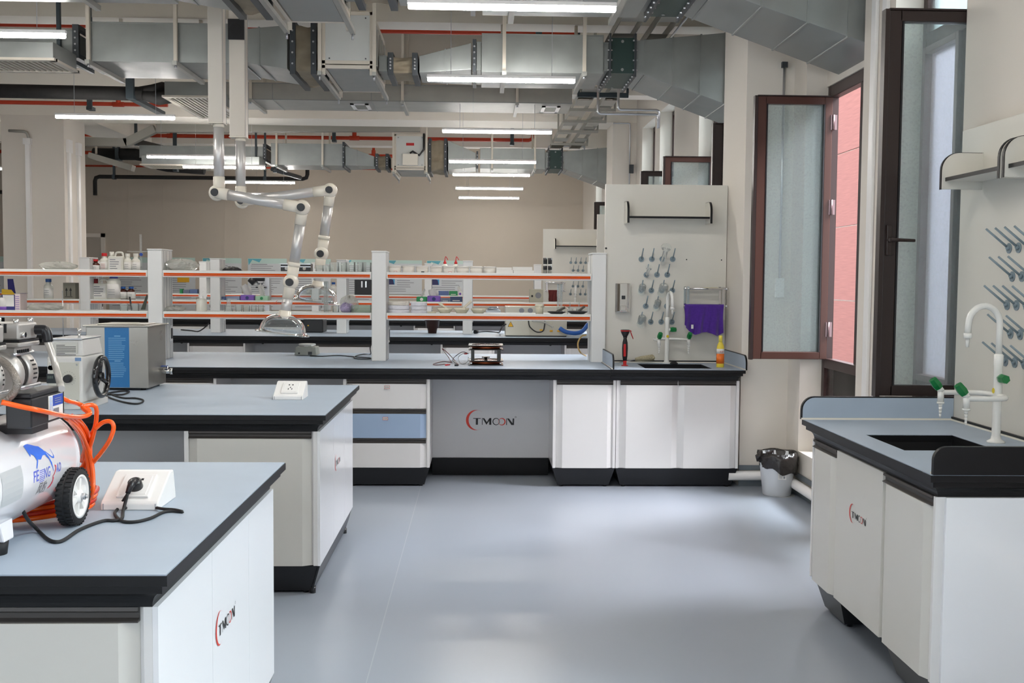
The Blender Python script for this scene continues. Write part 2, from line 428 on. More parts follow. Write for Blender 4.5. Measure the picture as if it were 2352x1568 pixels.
for i, (a, b) in enumerate(REAR):  # unseen windows, added to carry the rear daylight lamps
    win = bpy.data.objects.new('window_%d' % (i+20), None); COL.objects.link(win); win['kind'] = 'structure'
    f = MB()
    for x in (a, (2*a+b)/3, (a+2*b)/3, b-.05): f.box(x, x+.05, YF-.15, YF-.09, .75, 3.3)
    f.box(a, b, YF-.15, YF-.09, .75, .80).box(a, b, YF-.15, YF-.09, 3.25, 3.3)
    f.build('window_frame', m_brown, win)
    MB().box(a+.04, b-.04, YF-.125, YF-.12, .79, 3.26).build('pane', m_glass, win)
# white plaster piece closing the top of window 2 around the duct
trim(MB().box(WO-.01, WO+.07, 6.21, 7.30, 2.80, 3.55), m_wall)
# door in the far wall
dr = bpy.data.objects.new('door_1', None); COL.objects.link(dr); dr['kind'] = 'structure'
a, b = oy(206, 560, YB).x, oy(242, 560, YB).x
zt = oy(225, 536, YB).z
a = b-1.0
MB().box(a, a+.08, YB-.04, YB, 0, zt).box(b-.08, b, YB-.04, YB, 0, zt).box(a, b, YB-.04, YB, zt-.08, zt).build('door_frame', m_wall, dr)
MB().box(a+.08, b-.08, YB-.02, YB, 0, zt-.08).build('door_leaf', mat('grey_door', (176, 168, 156), .5), dr)
MB().box(a+.13, a+.16, YB-.06, YB-.02, 1.0, 1.12).build('door_handle', m_alu, dr)
# pilaster strips on the far wall (faint vertical joints)
for px in (294, 372, 514, 547, 1117, 1147):
    x = oy(px, 500, YB).x
    trim(MB().box(x-.02, x+.02, YB-.006, YB, 0, 3.9), m_far)

# ---- outside: the neighbouring building clad in red panels, and the ground
def clad_mat():
    m = bpy.data.materials.new('red_cladding'); m.use_nodes = True; nt = m.node_tree; b = nt.nodes['Principled BSDF']
    tc = nt.nodes.new('ShaderNodeTexCoord'); mp = nt.nodes.new('ShaderNodeMapping'); mp.inputs['Scale'].default_value = (1, .6, 24)
    nt.links.new(tc.outputs['Object'], mp.inputs[0])
    n = nt.nodes.new('ShaderNodeTexNoise'); n.inputs['Scale'].default_value = 3; n.inputs['Detail'].default_value = 5; nt.links.new(mp.outputs[0], n.inputs['Vector'])
    r = nt.nodes.new('ShaderNodeValToRGB'); r.color_ramp.elements[0].position = .38; r.color_ramp.elements[1].position = .62
    r.color_ramp.elements[0].color = lin((112, 66, 60))+(1,); r.color_ramp.elements[1].color = lin((122, 74, 67))+(1,)
    nt.links.new(n.outputs['Fac'], r.inputs[0]); nt.links.new(r.outputs[0], b.inputs['Base Color']); b.inputs['Roughness'].default_value = .8
    bp = nt.nodes.new('ShaderNodeBump'); bp.inputs['Strength'].default_value = .4; nt.links.new(n.outputs['Fac'], bp.inputs['Height']); nt.links.new(bp.outputs[0], b.inputs['Normal'])
    return m
EX = 8.0
bld = thing('neighbouring_building', 'neighbouring building outside the windows, clad in salmon red panels', 'building', (EX, 14, -3))
w = MB(); PZ = 1.62; PYW = 4.0
z = -3.0
z0s = [-.55+PZ*k for k in range(-2, 4)]
for z in z0s:
    for k in range(13): w.box(EX, EX+.05, -6+k*PYW+.015, -6+(k+1)*PYW-.015, z+.012, z+PZ-.012)
w.build('cladding_panels', clad_mat(), bld)
MB().box(EX+.045, EX+.5, -6, 42, -3, 5.95).build('wall', mat('pale_joint', (206, 196, 188), .8), bld)
structure('ground_outside', MB().box(WX+.22, 40, -15, 45, -3.2, -3), mat('paving_outside', (150, 148, 142), .9))


# ================================================================== BENCHES
TOPZ = .85
def loft_rect(mb, x0, x1, y0, y1, rings, flat=''):
    """stack of rectangles inset by given amounts at given heights (inset, z), sides only; flat names the ends that butt against a neighbour"""
    vs = []
    for ins, z in rings:
        a, b, c, d = [0 if k in flat else ins for k in 'lrfb']
        vs += [(x0+a, y0+c, z), (x1-b, y0+c, z), (x1-b, y1-d, z), (x0+a, y1-d, z)]
    fs = [(4*k+i, 4*(k+1)+i, 4*(k+1)+(i+1) % 4, 4*k+(i+1) % 4) for k in range(len(rings)-1) for i in range(4)]
    mb.add(vs, fs)
    n = len(rings)
    mb.add(vs[-4:], [(3, 2, 1, 0)])
def worktop(label, x0, x1, y0, y1, hole=None, group=None, flat=''):
    t = thing('worktop', label, 'worktop', (x0, y0, TOPZ-.082), 0, group)
    b = MB()
    rings = [(0, TOPZ-.003), (0, TOPZ-.025), (.004, TOPZ-.0265), (.015, TOPZ-.027), (.015, TOPZ-.045)]
    rings += [(.015+.030*math.sin(PI/2*k/6), TOPZ-.045-.037*(1-math.cos(PI/2*k/6))) for k in range(1, 7)]
    loft_rect(b, x0, x1, y0, y1, rings, flat)
    if hole is None:
        b.add([(x0,y0,TOPZ-.003),(x1,y0,TOPZ-.003),(x1,y1,TOPZ-.003),(x0,y1,TOPZ-.003)], [(0,1,2,3)])
    e = b.build('edge_profile', m_black, t)
    l = MB(); q = .003
    if hole is None: l.box(x0+q, x1-q, y0+q, y1-q, TOPZ-.003, TOPZ)
    else:
        hx0, hx1, hy0, hy1 = hole
        l.box(x0+q, x1-q, y0+q, hy0, TOPZ-.003, TOPZ).box(x0+q, x1-q, hy1, y1-q, TOPZ-.003, TOPZ)
        l.box(x0+q, hx0, hy0, hy1, TOPZ-.003, TOPZ).box(hx1, x1-q, hy0, hy1, TOPZ-.003, TOPZ)
        s = MB(); d = TOPZ-.26
        for r0, r1 in (((hx0, hy0, hx1, hy1), (hx0+.03, hy0+.03, hx1-.03, hy1-.03)),):
            top = [(hx0, hy0, TOPZ-.002), (hx1, hy0, TOPZ-.002), (hx1, hy1, TOPZ-.002), (hx0, hy1, TOPZ-.002)]
            lip = [(hx0, hy0, TOPZ-.03), (hx1, hy0, TOPZ-.03), (hx1, hy1, TOPZ-.03), (hx0, hy1, TOPZ-.03)]
            bot = [(r1[0], r1[1], d), (r1[2], r1[1], d), (r1[2], r1[3], d), (r1[0], r1[3], d)]
            s.add(top+lip+bot, [(i, i+4, (i+1) % 4+4, (i+1) % 4) for i in range(4)]+[(i+4, i+8, (i+1) % 4+8, (i+1) % 4+4) for i in range(4)]+[(8, 9, 10, 11)])
        s.lathe([(.001, d+.004), (.02, d+.004), (.03, d)], ((hx0+hx1)/2, (hy0+hy1)/2, 0), 14)
        k = s.build('sink_basin', m_black, t)
    l.build('laminate_top', m_top, t)
    return t
def logo(mb_red, mb_blk, fn, h, mb_ring=None):
    mb_ring = mb_ring or mb_red
    S = h/740.0
    def q(x, y): return fn((x-1040)*S, (990-y)*S)
    # crescent
    n = 22; vs = []
    for i in range(n+1):
        a = math.radians(52+ (308-52)*i/n)
        ox_, oy_ = 520+365*math.cos(a), 990-370*math.sin(a)
        t = math.sin(PI*i/n)
        a2 = a
        ix, iy = 520+365*math.cos(a)+100*t*.98, 990-370*math.sin(a)+0
        vs += [q(ox_, oy_), q(ix if t > 0 else ox_, 990+(iy-990)*(1-.07*t))]
    mb_red.add(vs, [(2*i, 2*i+1, 2*i+3, 2*i+2) for i in range(n)])
    def ring(mb, cx, cy, R, cx2, r):
        n = 24; vs = []
        for i in range(n):
            a = 2*PI*i/n
            vs += [q(cx+R*math.cos(a), cy-R*math.sin(a)), q(cx2+r*math.cos(a), cy-r*math.sin(a))]
        mb.add(vs, [(2*i, 2*((i+1) % n), 2*((i+1) % n)+1, 2*i+1) for i in range(n)])
    ring(mb_blk, 1252, 1042, 132, 1260, 106); ring(mb_ring, 1466, 1045, 134, 1450, 108)
    def poly(mb, pts): mb.add([q(*p) for p in pts], [tuple(range(len(pts)))[::-1]])
    poly(mb_blk, [(418, 918), (694, 918), (694, 942), (418, 942)]); poly(mb_blk, [(516, 942), (594, 942), (592, 1160), (516, 1160)])
    poly(mb_blk, [(736, 918), (758, 918), (758, 1160), (736, 1160)]); poly(mb_blk, [(758, 918), (820, 918), (925, 1070), (898, 1160)])
    poly(mb_blk, [(1010, 918), (1080, 918), (898, 1160), (880, 1120)]); poly(mb_blk, [(1004, 930), (1080, 918), (1080, 1160), (1002, 1160)])
    poly(mb_blk, [(1628, 926), (1650, 926), (1650, 1166), (1620, 1166)]); poly(mb_blk, [(1650, 926), (1720, 926), (1905, 1166), (1810, 1166)])
    poly(mb_blk, [(1856, 926), (1912, 926), (1905, 1166), (1850, 1100)])
    ring(mb_blk, 1962, 875, 30, 1962, 20)
def place_logo(parent, fn, h):
    r, k, g = MB(), MB(), MB(); logo(r, k, fn, h, g)
    a = r.build('logo_crescent', mat('logo_red', (212, 52, 30), .4), parent); b = k.build('logo_lettering', m_ink, parent)
    g.build('logo_ring', MC['logo_red'], parent)
    a['label'] = 'red crescent of the logo'; b['label'] = 'black logo lettering'

def door_part(t, x0, x1, z0, z1, y, name='door', m=None, dull=False, handle=True, c=.042, sub_handle=True):
    m = m or m_white; g = .0015
    d = MB().prism([(x0+g, y), (x0+c, y-.020), (x1-c, y-.020), (x1-g, y), (x1-g, y+.012), (x0+g, y+.012)], z0+g, z1-.034 if handle else z1, 'z')
    o = d.build(name, m, t)
    if handle:
        zt = z1-.001; zb = z1-.034
        # curved grip rail above the leaf
        prof = [(y-.012, zt), (y-.014, zt-.008), (y-.004, zt-.014), (y-.004, zb+.008), (y-.016, zb+.003), (y-.016, zb), (y+.012, zb), (y+.012, zt)]
        MB().prism([(p[0], p[1]) for p in prof], x0+g, x1-g, 'x').build('handle', m_handle, o)
    return o
def cabinet(label, x0, x1, yf, yb, fronts, loc=(0, 0, 0), rz=0, group=None, name='base_cabinet', cat='cabinet', post=.02, plinth_in=.035, feet=True, side=None, plz=.14, m_front=None):
    """a floor cabinet facing -y; fronts: list of (kind, xa, xb, za, zb, material)"""
    t = thing(name, label, cat, (x0, yf, 0), 0, group)
    z0, z1 = plz, TOPZ-.082
    b = MB().box(x0, x0+post, yf, yb, z0, z1).box(x1-post, x1, yf, yb, z0, z1).box(x0+post, x1-post, yf+.014, yb, z0, z1)
    b.build('carcass', side or m_white, t, .0015)
    p = plinth_in
    MB().hull8([(x0+.004+p, yf+.01+p, .012), (x1-.004-p, yf+.01+p, .012), (x1-.004-p, yb, .012), (x0+.004+p, yb, .012)],
               [(x0+.002, yf+.004, z0-.002), (x1-.002, yf+.004, z0-.002), (x1-.002, yb, z0-.002), (x0+.002, yb, z0-.002)]).build('plinth', m_plinth, t)
    if feet:
        for x in (x0+p+.03, x1-p-.03):
            MB().cyl((x, yf+p+.03, 0), (x, yf+p+.03, .03), .014).build('foot', m_blackp, t)
    for kind, xa, xb, za, zb, m in fronts:
        door_part(t, xa, xb, za, zb, yf+.012, kind, m)
    return t
def knee_space(label, x0, x1, yf, yb, with_logo=False, group=None, holes=None, side_panels=True):
    """the recessed back panel of a leg space with its plinth"""
    t = thing('knee_space_panel', label, 'panel', (x0, yb, 0), 0, group)
    MB().box(x0, x1, yb-.012, yb, .14, TOPZ-.083).build('panel', m_grey, t)
    MB().hull8([(x0, yb+.02, .004), (x1, yb+.02, .004), (x1, yb+.05, .004), (x0, yb+.05, .004)], [(x0, yb-.02, .138), (x1, yb-.02, .138), (x1, yb+.05, .138), (x0, yb+.05, .138)]).build('plinth', m_plinth, t)
    for hx in (holes or [x0+.14*(x1-x0), x1-.16*(x1-x0)]):
        MB().cyl((hx, yb-.018, .745), (hx, yb-.012, .745), .016).build('cable_grommet', m_blackp, t)
    if with_logo:
        cx = oy(1126, 965, yb).x; cz = oy(1126, 964, yb).z
        place_logo(t, lambda u, v: (cx+u, yb-.0135, cz+v), .152)
    return t
def shelf_unit(label, posts, y, group, shelves=((1.215, 1.163), (1.521, 1.469)), xl=None, ptop=1.68, depth=.27, open_left=True, pw=.108):
    """reagent rack: box posts and two long shelves with an orange strip on the rail"""
    t = thing('reagent_rack', label, 'shelf unit', (posts[0], y, TOPZ), 0, group)
    for x in posts:
        p = MB().box(x-pw/2, x+pw/2, y, y+.145, TOPZ, ptop-.012).box(x-pw/2, x+pw/2, y+.147, y+depth, TOPZ, ptop-.012)
        o = p.build('post', m_post, t, .006)
        MB().box(x-pw/2-.003, x+pw/2+.003, y-.003, y+.146, ptop-.012, ptop).box(x-pw/2-.003, x+pw/2+.003, y+.147, y+depth+.003, ptop-.012, ptop).build('post_cap', m_post, o, .003)
        g = MB()
        for yy in (.04, .10, .19, .23): g.box(x+pw/2, x+pw/2+.0015, y+yy, y+yy+.004, TOPZ, ptop-.014)
        g.box(x-pw/2-.0015, x-pw/2, y+.10, y+.104, TOPZ, ptop-.014)
        g.build('post_groove', m_greyink, o)
        s = MB().box(x+pw/2, x+pw/2+.008, y+.175, y+.235, .98, 1.10); s.build('socket_plate', m_plw, o, .003)
        MB().box(x+pw/2+.008, x+pw/2+.011, y+.185, y+.225, 1.0, 1.08).build('socket_slot', m_blackp, o)
    xs = list(posts)
    spans = [(xs[i]+pw/2, xs[i+1]-pw/2) for i in range(len(xs)-1)]
    if xl is not None: spans = [(xl, xs[0]-pw/2)]+spans
    for a, b in spans:
        for zt, zb in shelves:
            s = MB().box(a+.004, b-.004, y+.03, y+depth-.01, zt-.014, zt-.006).build('shelf', m_shelf, t)
            for yy, d in ((y, 1), (y+depth-.03, -1)):
                MB().box(a+.002, b-.002, yy, yy+.03, zb, zt).build('shelf_rail', m_rail, s, .005)
                yf = yy-.0022 if d > 0 else yy+.03
                MB().box(a+.012, b-.012, yf, yf+.0022, zb+.019, zb+.032).box(a+.012, b-.012, yf, yf+.0022, zb+.010, zb+.017).build('orange_strip', m_orange, s)
    return t
X = lambda px, py, Y: oy(px, py, Y).x

# ---- bench 3 (middle of the room, facing the aisle)
B3 = 7.435; cf = B3+.06
worktop('long blue-grey worktop with black moulded edge, carrying the fume hoods and tall rack', -5.2, .9365, B3, 8.92, flat='r')
hx0, hx1 = X(1478, 842, 7.62), X(1622, 842, 7.62)
worktop('short blue-grey worktop with a black sink, at the pegboard end of the middle bench', .938, 1.887, B3, 8.08, hole=(hx0, hx1+.03, 7.55, 7.95), flat='lb')
worktop('blue-grey worktop on the far side of the pegboard of the middle bench', .938, 1.887, 8.13, 8.92, flat='lf')
ya = 7.49
x = lambda px: X(px, 980, ya)
zt, zb = TOPZ-.082, .14
dh = (zt-zb)/3
cabinet('white cabinet of the middle bench left of its left leg space', -4.3, x(497), cf, 8.05, [('door', -4.28, x(497)-.55, zb, zt, None), ('door', x(497)-.55, x(490), zb, zt, None)])
knee_space('plain recessed grey panel behind the left leg space of the middle bench', x(497), x(788), cf, 7.95)
dc = cabinet('cabinet with three stacked drawers, the middle drawer pale blue', x(788), x(987), cf, 8.05,
        [('drawer', x(796), x(979), zb, zb+dh-.002, None), ('drawer', x(796), x(979), zb+dh, zb+2*dh-.002, m_blue), ('drawer', x(796), x(979), zb+2*dh, zt, None)])
for o in dc.children:
    if o.name.startswith('drawer') and o.data.materials[0] == m_blue: o['label'] = 'pale blue drawer front'
for px, py in ((889, 889), (885, 961)):
    c = oy(px, py, ya-.014)
    s = MB().box(c.x-.019, c.x+.019, ya-.0135, ya-.0128, c.z-.011, c.z+.011).build('drawer_label', m_paper, dc)
    r = MB()
    for a0, a1, b0, b1 in ((-.019, .019, .009, .011), (-.019, .019, -.011, -.009), (-.019, -.017, -.011, .011), (.017, .019, -.011, .011)):
        r.box(c.x+a0, c.x+a1, ya-.0142, ya-.0135, c.z+b0, c.z+b1)
    r.build('label_border', m_redp, s)
    q = MB(); lettering(q, '玻璃棒' if py > 900 else '玻璃管', .0095, lambda u, v: (c.x-.015+u, ya-.0140, c.z-.004+v)); q.build('label_text', m_ink, s)
knee_space('recessed grey panel with the red and black logo in the middle bench', x(987), x(1270), cf, 7.94, True, holes=[x(1030)+.005, x(1222)+.005])
cabinet('single-door white cabinet right of the logo panel', x(1270), x(1414), cf, 8.05, [('door', x(1278), x(1408), zb, zt, None)])
cabinet('two-door white sink cabinet at the pegboard end', x(1415), x(1697), cf, 8.05, [('door', x(1424), x(1556), zb, zt, None), ('door', x(1557), x(1690), zb, zt, None)])
cabinet('plain white cabinets on the far side of the middle bench', -4.3, x(1697), 8.32, 8.86, [], feet=False)
RK3 = 8.04
rp = [X(357.5, 800, RK3), X(870, 800, RK3), X(1374, 800, RK3)]
shelf_unit('tall white reagent rack on the middle bench, nearest of the racks', rp, RK3, 'racks', xl=-4.6)

# ---- bench 2 and bench 1 (left foreground)
B2 = 4.86; cf2 = B2+.045
worktop('blue-grey worktop of the second bench from the camera, with one socket box', -3.6, -.692, B2, 6.24)
y2 = cf2
x2 = lambda px: X(px, 1180, y2)
cabinet('single-door white cabinet at the aisle end of the second bench', x2(424), -.737, cf2, 5.5, [('door', x2(434), x2(716), .14, zt, m_offwhite)])
knee_space('dark shaded recessed panel left of the single-door cabinet of the second bench', x2(424)-1.3, x2(424), cf2, 5.35)
cabinet('white cabinet of the second bench hidden behind the compressor', -3.5, x2(424)-1.3, cf2, 5.5, [('door', -3.48, x2(424)-1.32, .14, zt, None)])
cabinet('plain white cabinets on the far side of the second bench', -3.5, -.737, 5.55, 6.19, [], feet=False, plinth_in=.03)
def end_panel(label, xx, y0, y1, logo_y, logo_z, h):
    t = thing('end_panel', label, 'panel', (xx, y0, .14))
    m = mat('glossy_white_end_panel', (236, 237, 240), .14, spec=.5)
    a, b = y0+.62*(y1-y0), y0
    MB().box(xx, xx+.012, y0, y0+(y1-y0)*.36-.001, .14, zt).build('panel_board', m, t)
    MB().box(xx, xx+.012, y0+(y1-y0)*.36+.001, y0+(y1-y0)*.70-.001, .14, zt).build('panel_board', m, t)
    MB().box(xx, xx+.012, y0+(y1-y0)*.70+.001, y1, .14, zt).build('panel_board', m, t)
    MB().hull8([(xx-.036, y0+.03, .012), (xx-.028, y0+.03, .012), (xx-.028, y1-.03, .012), (xx-.036, y1-.03, .012)],
               [(xx+.001, y0+.003, .139), (xx+.01, y0+.003, .139), (xx+.01, y1-.003, .139), (xx+.001, y1-.003, .139)]).build('plinth', m_plinth, t)
    for yy in (y0+.05, y1-.06): MB().cyl((xx-.03, yy, 0), (xx-.03, yy, .03), .014).build('foot', m_blackp, t)
    place_logo(t, lambda u, v: (xx+.0135, logo_y+u, logo_z+v), h)
p = ox(775, 1058, -.725)
end_panel('glossy white end panel with logo on the second bench', -.737, cf2, 6.19, p.y, p.z, .082)
B1 = 2.227
worktop('nearest blue-grey worktop, carrying the white air compressor', -3.2, -.649, B1, 3.608)
cf1 = B1+.045
x1 = lambda px: X(px, 1500, cf1)
cabinet('white cabinet at the front of the nearest bench under the compressor', x1(-420), -.694, cf1, 2.85, [('door', x1(-400), x1(320), .14, zt, m_offwhite)])
cabinet('plain white cabinets on the far side of the nearest bench', -3.1, -.694, 2.9, 3.56, [], feet=False)
p = ox(519, 1424, -.68)
end_panel('glossy white end panel with logo on the nearest bench', -.694, cf1, 3.56, p.y, p.z, .092)

# ---- bench 4 and bench 5 (far)
B4 = 11.43
worktop('blue-grey worktop of the fourth bench, seen below the shelves of the middle bench', -7.5, 2.1, B4, 12.9)
y4 = B4+.06; x4 = lambda px: X(px, 790, y4)
def far_cab(x0, x1, y, lab, split=1):
    fr = [('door', x0+.02+(x1-x0-.04)*k/split, x0+.02+(x1-x0-.04)*(k+1)/split, zb, zt, None) for k in range(split)]
    cabinet(lab, x0, x1, y, y+.6, fr, feet=False)
far_cab(x4(430), x4(563), y4, 'white cabinet of the fourth bench left of the dome hood')
far_cab(x4(702), x4(856), y4, 'white cabinet of the fourth bench behind the hotplate')
far_cab(x4(1012), x4(1136), y4, 'white cabinet of the fourth bench behind the copper coil frame')
far_cab(x4(1297), x4(1297)+.95, y4, 'white cabinet of the fourth bench at its window end', 2)
far_cab(x4(430)-2.2, x4(430)-1.2, y4, 'white cabinet of the fourth bench far to the left', 2)
knee_space('grey leg space panel of the fourth bench behind the dome hood', x4(563), x4(702), y4, y4+.5)
knee_space('grey leg space panel of the fourth bench left of the coil frame', x4(856), x4(1012), y4, y4+.5)
knee_space('grey leg space panel of the fourth bench right of the coil frame', x4(1136), x4(1297), y4, y4+.5)
knee_space('grey leg space panel of the fourth bench behind the steel tank', x4(430)-1.2, x4(430), y4, y4+.5)
cabinet('plain cabinets on the far side of the fourth bench', -7.4, 2.0, 12.3, 12.84, [], feet=False)
RK4 = 12.02
rp4 = [X(195, 700, RK4)-1.45, X(195, 700, RK4), X(494, 700, RK4), X(784, 700, RK4), X(1074, 700, RK4), X(1074, 700, RK4)+1.43]
shelf_unit('second white reagent rack, on the fourth bench behind the middle one', rp4, RK4, 'racks')
B5 = 15.95
worktop('farthest blue-grey worktop, seen as a thin line below the second rack', -8, 2.1, B5, 17.4)
y5 = B5+.06; x5 = lambda px: X(px, 750, y5)
far_cab(x5(600), x5(735), y5, 'white cabinet of the farthest bench behind the dome hood')
far_cab(x5(950), x5(1045), y5, 'white cabinet of the farthest bench below the second rack')
far_cab(x5(480)-1, x5(480), y5, 'white cabinet of the farthest bench toward the left')
far_cab(1.15, 2.05, y5, 'white cabinet of the farthest bench at its window end')
knee_space('grey leg space panel of the farthest bench left of the dome hood', x5(480), x5(600), y5, y5+.5)
knee_space('grey leg space panel of the farthest bench in its middle', x5(735), x5(950), y5, y5+.5)
knee_space('grey leg space panel of the farthest bench behind the second rack post', x5(1045), 1.15, y5, y5+.5)
cabinet('plain cabinets on the far side of the farthest bench', -7.9, 2.0, 16.85, 17.34, [], feet=False)
RK5 = 16.5
rp5 = [X(208, 700, RK5)-1.7, X(215, 700, RK5), X(466, 700, RK5), X(724, 700, RK5), X(983, 700, RK5), X(1235, 700, RK5)]
shelf_unit('third and farthest white reagent rack, on the farthest bench', rp5, RK5, 'racks', ptop=1.71)

# ---- right-hand bench (against the window wall); local x runs toward the camera, front faces -x of the room
RX0, RY0, RY1 = 1.478, 3.40, 4.79
worktop('blue-grey worktop with a black sink, of the bench at right under the pegboard', RX0, 2.17, RY0, RY1,
        hole=(oz(2075, 1033, TOPZ).x, oz(2180, 1000, TOPZ).x+.02, oz(2080, 1034, TOPZ).y, oz(2000, 998, TOPZ).y))
cab = thing('base_cabinet', 'long white cabinet of the bench at right with logo on its middle panel', 'cabinet', (0, 0, 0))
LX = lambda yy: RY1-yy            # room y -> local x
L = RY1-RY0
MB().box(.045, L-.045, .0, .60, .14, zt).build('carcass', m_offwhite, cab)
da, db = .045, LX(oz(1937, 1050, zt-.04).y if False else 4.415)
fr = [(.062, .375), (.375+.004, .89), (.894, L-.062)]
door_part(cab, fr[0][0], fr[0][1], .14, zt, 0, m=m_offwhite, c=.05)
pan = MB().box(fr[1][0], fr[1][1], -.012, .002, .14, zt).build('middle_panel', m_offwhite, cab, .0015)
door_part(cab, fr[2][0], fr[2][1], .14, zt, 0, m=m_offwhite, c=.05)
for a_ in (.044, L-.062): MB().box(a_, a_+.018, -.01, .6, .14, zt).build('side_post', m_white, cab, .0015)
ep = MB().box(L-.045, L-.03, .02, .655, .14, zt).build('side_panel', mat('glossy_white_end_panel', (236, 237, 240), .14), cab, .0015)
for a, b in ((.06, .38), (.89, L-.06)):
    MB().hull8([(a+.03, .05, .012), (b-.03, .05, .012), (b-.03, .55, .012), (a+.03, .55, .012)], [(a-.01, .012, .138), (b+.01, .012, .138), (b+.01, .58, .138), (a-.01, .58, .138)]).build('plinth', m_plinth, cab)
    for xx in (a+.05, b-.05): MB().cyl((xx, .08, 0), (xx, .08, .02), .014).build('foot', m_blackp, cab)
MB().box(.06, L-.06, .40, .42, .02, .14).build('rear_plinth', m_plinth, cab)
lg = (.555, .545)
place_logo(cab, lambda u, v: (lg[0]+.085+u, -.0135, lg[1]+v), .078)
cab.rotation_euler = (0, 0, -PI/2); cab.location = (RX0+.048, RY1, 0)

def splash(label, poly_pts, ax, a, b, face_m, at):
    """low side screen standing on the worktop, rounded at its front top corner"""
    t = thing('side_screen', label, 'splash guard', at)
    return t
def round_screen(front, back, z0, z1, r, n=7):
    """outline in (u, z) from the front corner (rounded) to the back"""
    sgn = 1 if back > front else -1
    pts = [(front, z0), (front, z1-r)]
    pts += [(front+sgn*(r-r*math.cos(PI/2*k/n)), z1-r+r*math.sin(PI/2*k/n)) for k in range(1, n+1)]
    pts += [(back, z1), (back, z0)]
    return pts
def side_screen(label, ax, front, back, pos, th, inner_sign, h=.1, r=.06):
    t = thing('side_screen', label, 'side screen', (pos, front, TOPZ) if ax == 'x' else (front, pos, TOPZ))
    MB().prism(round_screen(front, back, TOPZ, TOPZ+h, r), pos, pos+th, ax).build('core', m_black, t, .001)
    pp = round_screen(front+(.006 if back > front else -.006), back, TOPZ+.002, TOPZ+h-.005, r-.004)
    q = pos+th if inner_sign > 0 else pos
    MB().prism(pp, q, q+.0015*inner_sign, ax).build('laminate_face', m_top, t)
    e = q
    a, b = sorted((front, back))
    if ax == 'x': MB().box(e, e+inner_sign*.006, a, b, TOPZ, TOPZ+.008).build('sealant', m_cream, t)
    else: MB().box(a, b, e, e+inner_sign*.006, TOPZ, TOPZ+.008).build('sealant', m_cream, t)
    return t
# screens of the right-hand bench
side_screen('blue-faced side screen at the far end of the right-hand sink bench', 'y', 1.470, 2.17, 4.775, .018, -1, .105)
side_screen('black side screen at the near end of the right-hand sink bench', 'y', 1.484, 2.17, 3.395, .018, 1, .093, .045)
# screens at both ends of the middle bench's sink
side_screen('side screen between the middle bench worktop and its sink', 'x', 7.43, 8.07, .945, .012, -1, .105)
side_screen('side screen at the window end of the middle bench sink', 'x', 7.41, 8.07, 1.880, .012, -1, .105)

# ================================================================== PEGBOARDS, SINK FITTINGS, THINGS NEAR THE WALL
m_board = mat('ivory_pegboard', (216, 213, 204), .35, spec=.35, noise=.02, nscale=4)
def rounded_plate(front, back, z0, z1, r, n=8):
    s = 1 if back > front else -1
    return [(front, z0), (front, z1-r)]+[(front+s*(r-r*math.cos(PI/2*k/n)), z1-r+r*math.sin(PI/2*k/n)) for k in range(1, n+1)]+[(back, z1), (back, z0)]
def wall_shelf(label, P, w, depth=.18, hb=.16, zb=0):
    """two rounded end plates and a board, drawn in local space: front is -y, x from 0 to w, back at y = 0"""
    t = thing('storage_shelf', label, 'shelf', (0, 0, 0))
    for xx in (0, w-.016):
        e = MB().prism(rounded_plate(-depth, 0, 0, hb, .075), xx+.0005, xx+.0155, 'x').build('end_plate', m_board, t)
        out = rounded_plate(-depth-.002, 0, -.002, hb+.002, .077)
        ins = rounded_plate(-depth, 0, 0, hb, .075)
        b = MB(); n = len(out)-2
        vs = [(xx, p[0], p[1]) for p in out[:n+1]]+[(xx+.016, p[0], p[1]) for p in out[:n+1]]+[(xx, p[0]+.003, p[1]-.001) for p in out[:n+1]]+[(xx+.016, p[0]+.003, p[1]-.001) for p in out[:n+1]]
        m = n+1
        b.add(vs, [(i, i+1, m+i+1, m+i) for i in range(n)]+[(i, 2*m+i, 2*m+i+1, i+1) for i in range(n)]+[(m+i, m+i+1, 3*m+i+1, 3*m+i) for i in range(n)])
        b.build('edge_band', m_black, e)
    MB().box(.016, w-.016, -depth+.02, 0, .034, .048).build('board', m_board, t)
    MB().box(.016, w-.016, -depth+.016, -depth+.02, .033, .049).build('edge_band', m_black, t)
    return t
def pegboard(label, x0, x1, y, z1, pegs, loc=None, rz=0, th=.03, strip=True, shelf_dx=None):
    """local: board face at y, pegs point to -y and up"""
    t = thing('pegboard', label, 'pegboard', (0, 0, 0))
    MB().box(x0, x1, y, y+th, TOPZ, z1).build('board', m_board, t, .002)
    if strip:
        MB().box(x0, x1, y-.012, y, TOPZ, TOPZ+.016).build('base_strip', m_black, t)
        MB().box(x0, x1, y-.016, y-.012, TOPZ, TOPZ+.007).build('sealant', m_cream, t)
    pm = MB().cyl((0, 0, 0), (0, -.004, 0), .0215, n=18).cyl((0, -.004, 0), (0, -.012, .006), .012, .008, n=12)
    pm.tube([(0, -.006, .002), (0, -.10, .078)], [.0052, .0045], n=8)
    base = None
    for px, pz in pegs:
        if base is None:
            base = pm.build('peg', m_peg, t); o = base
        else:
            o = base.copy(); COL.objects.link(o)
        o.parent = t; o.location = (px, y, pz)
    if loc: t.location = loc
    t.rotation_euler = (0, 0, rz)
    return t
PB = 8.085
pegs = []
for row, (py, pxs) in enumerate([(595, (1473, 1497, 1521, 1545)), (631, (1484.5, 1509, 1532.5)), (667, (1472, 1496, 1520, 1544)), (703, (1483, 1507, 1531.5)), (739, (1470.5, 1494.5, 1518.5, 1543))]):
    for px in pxs:
        p = oy(px, py, PB); pegs.append((p.x, p.z))
ztp = oy(1530, 424, PB).z
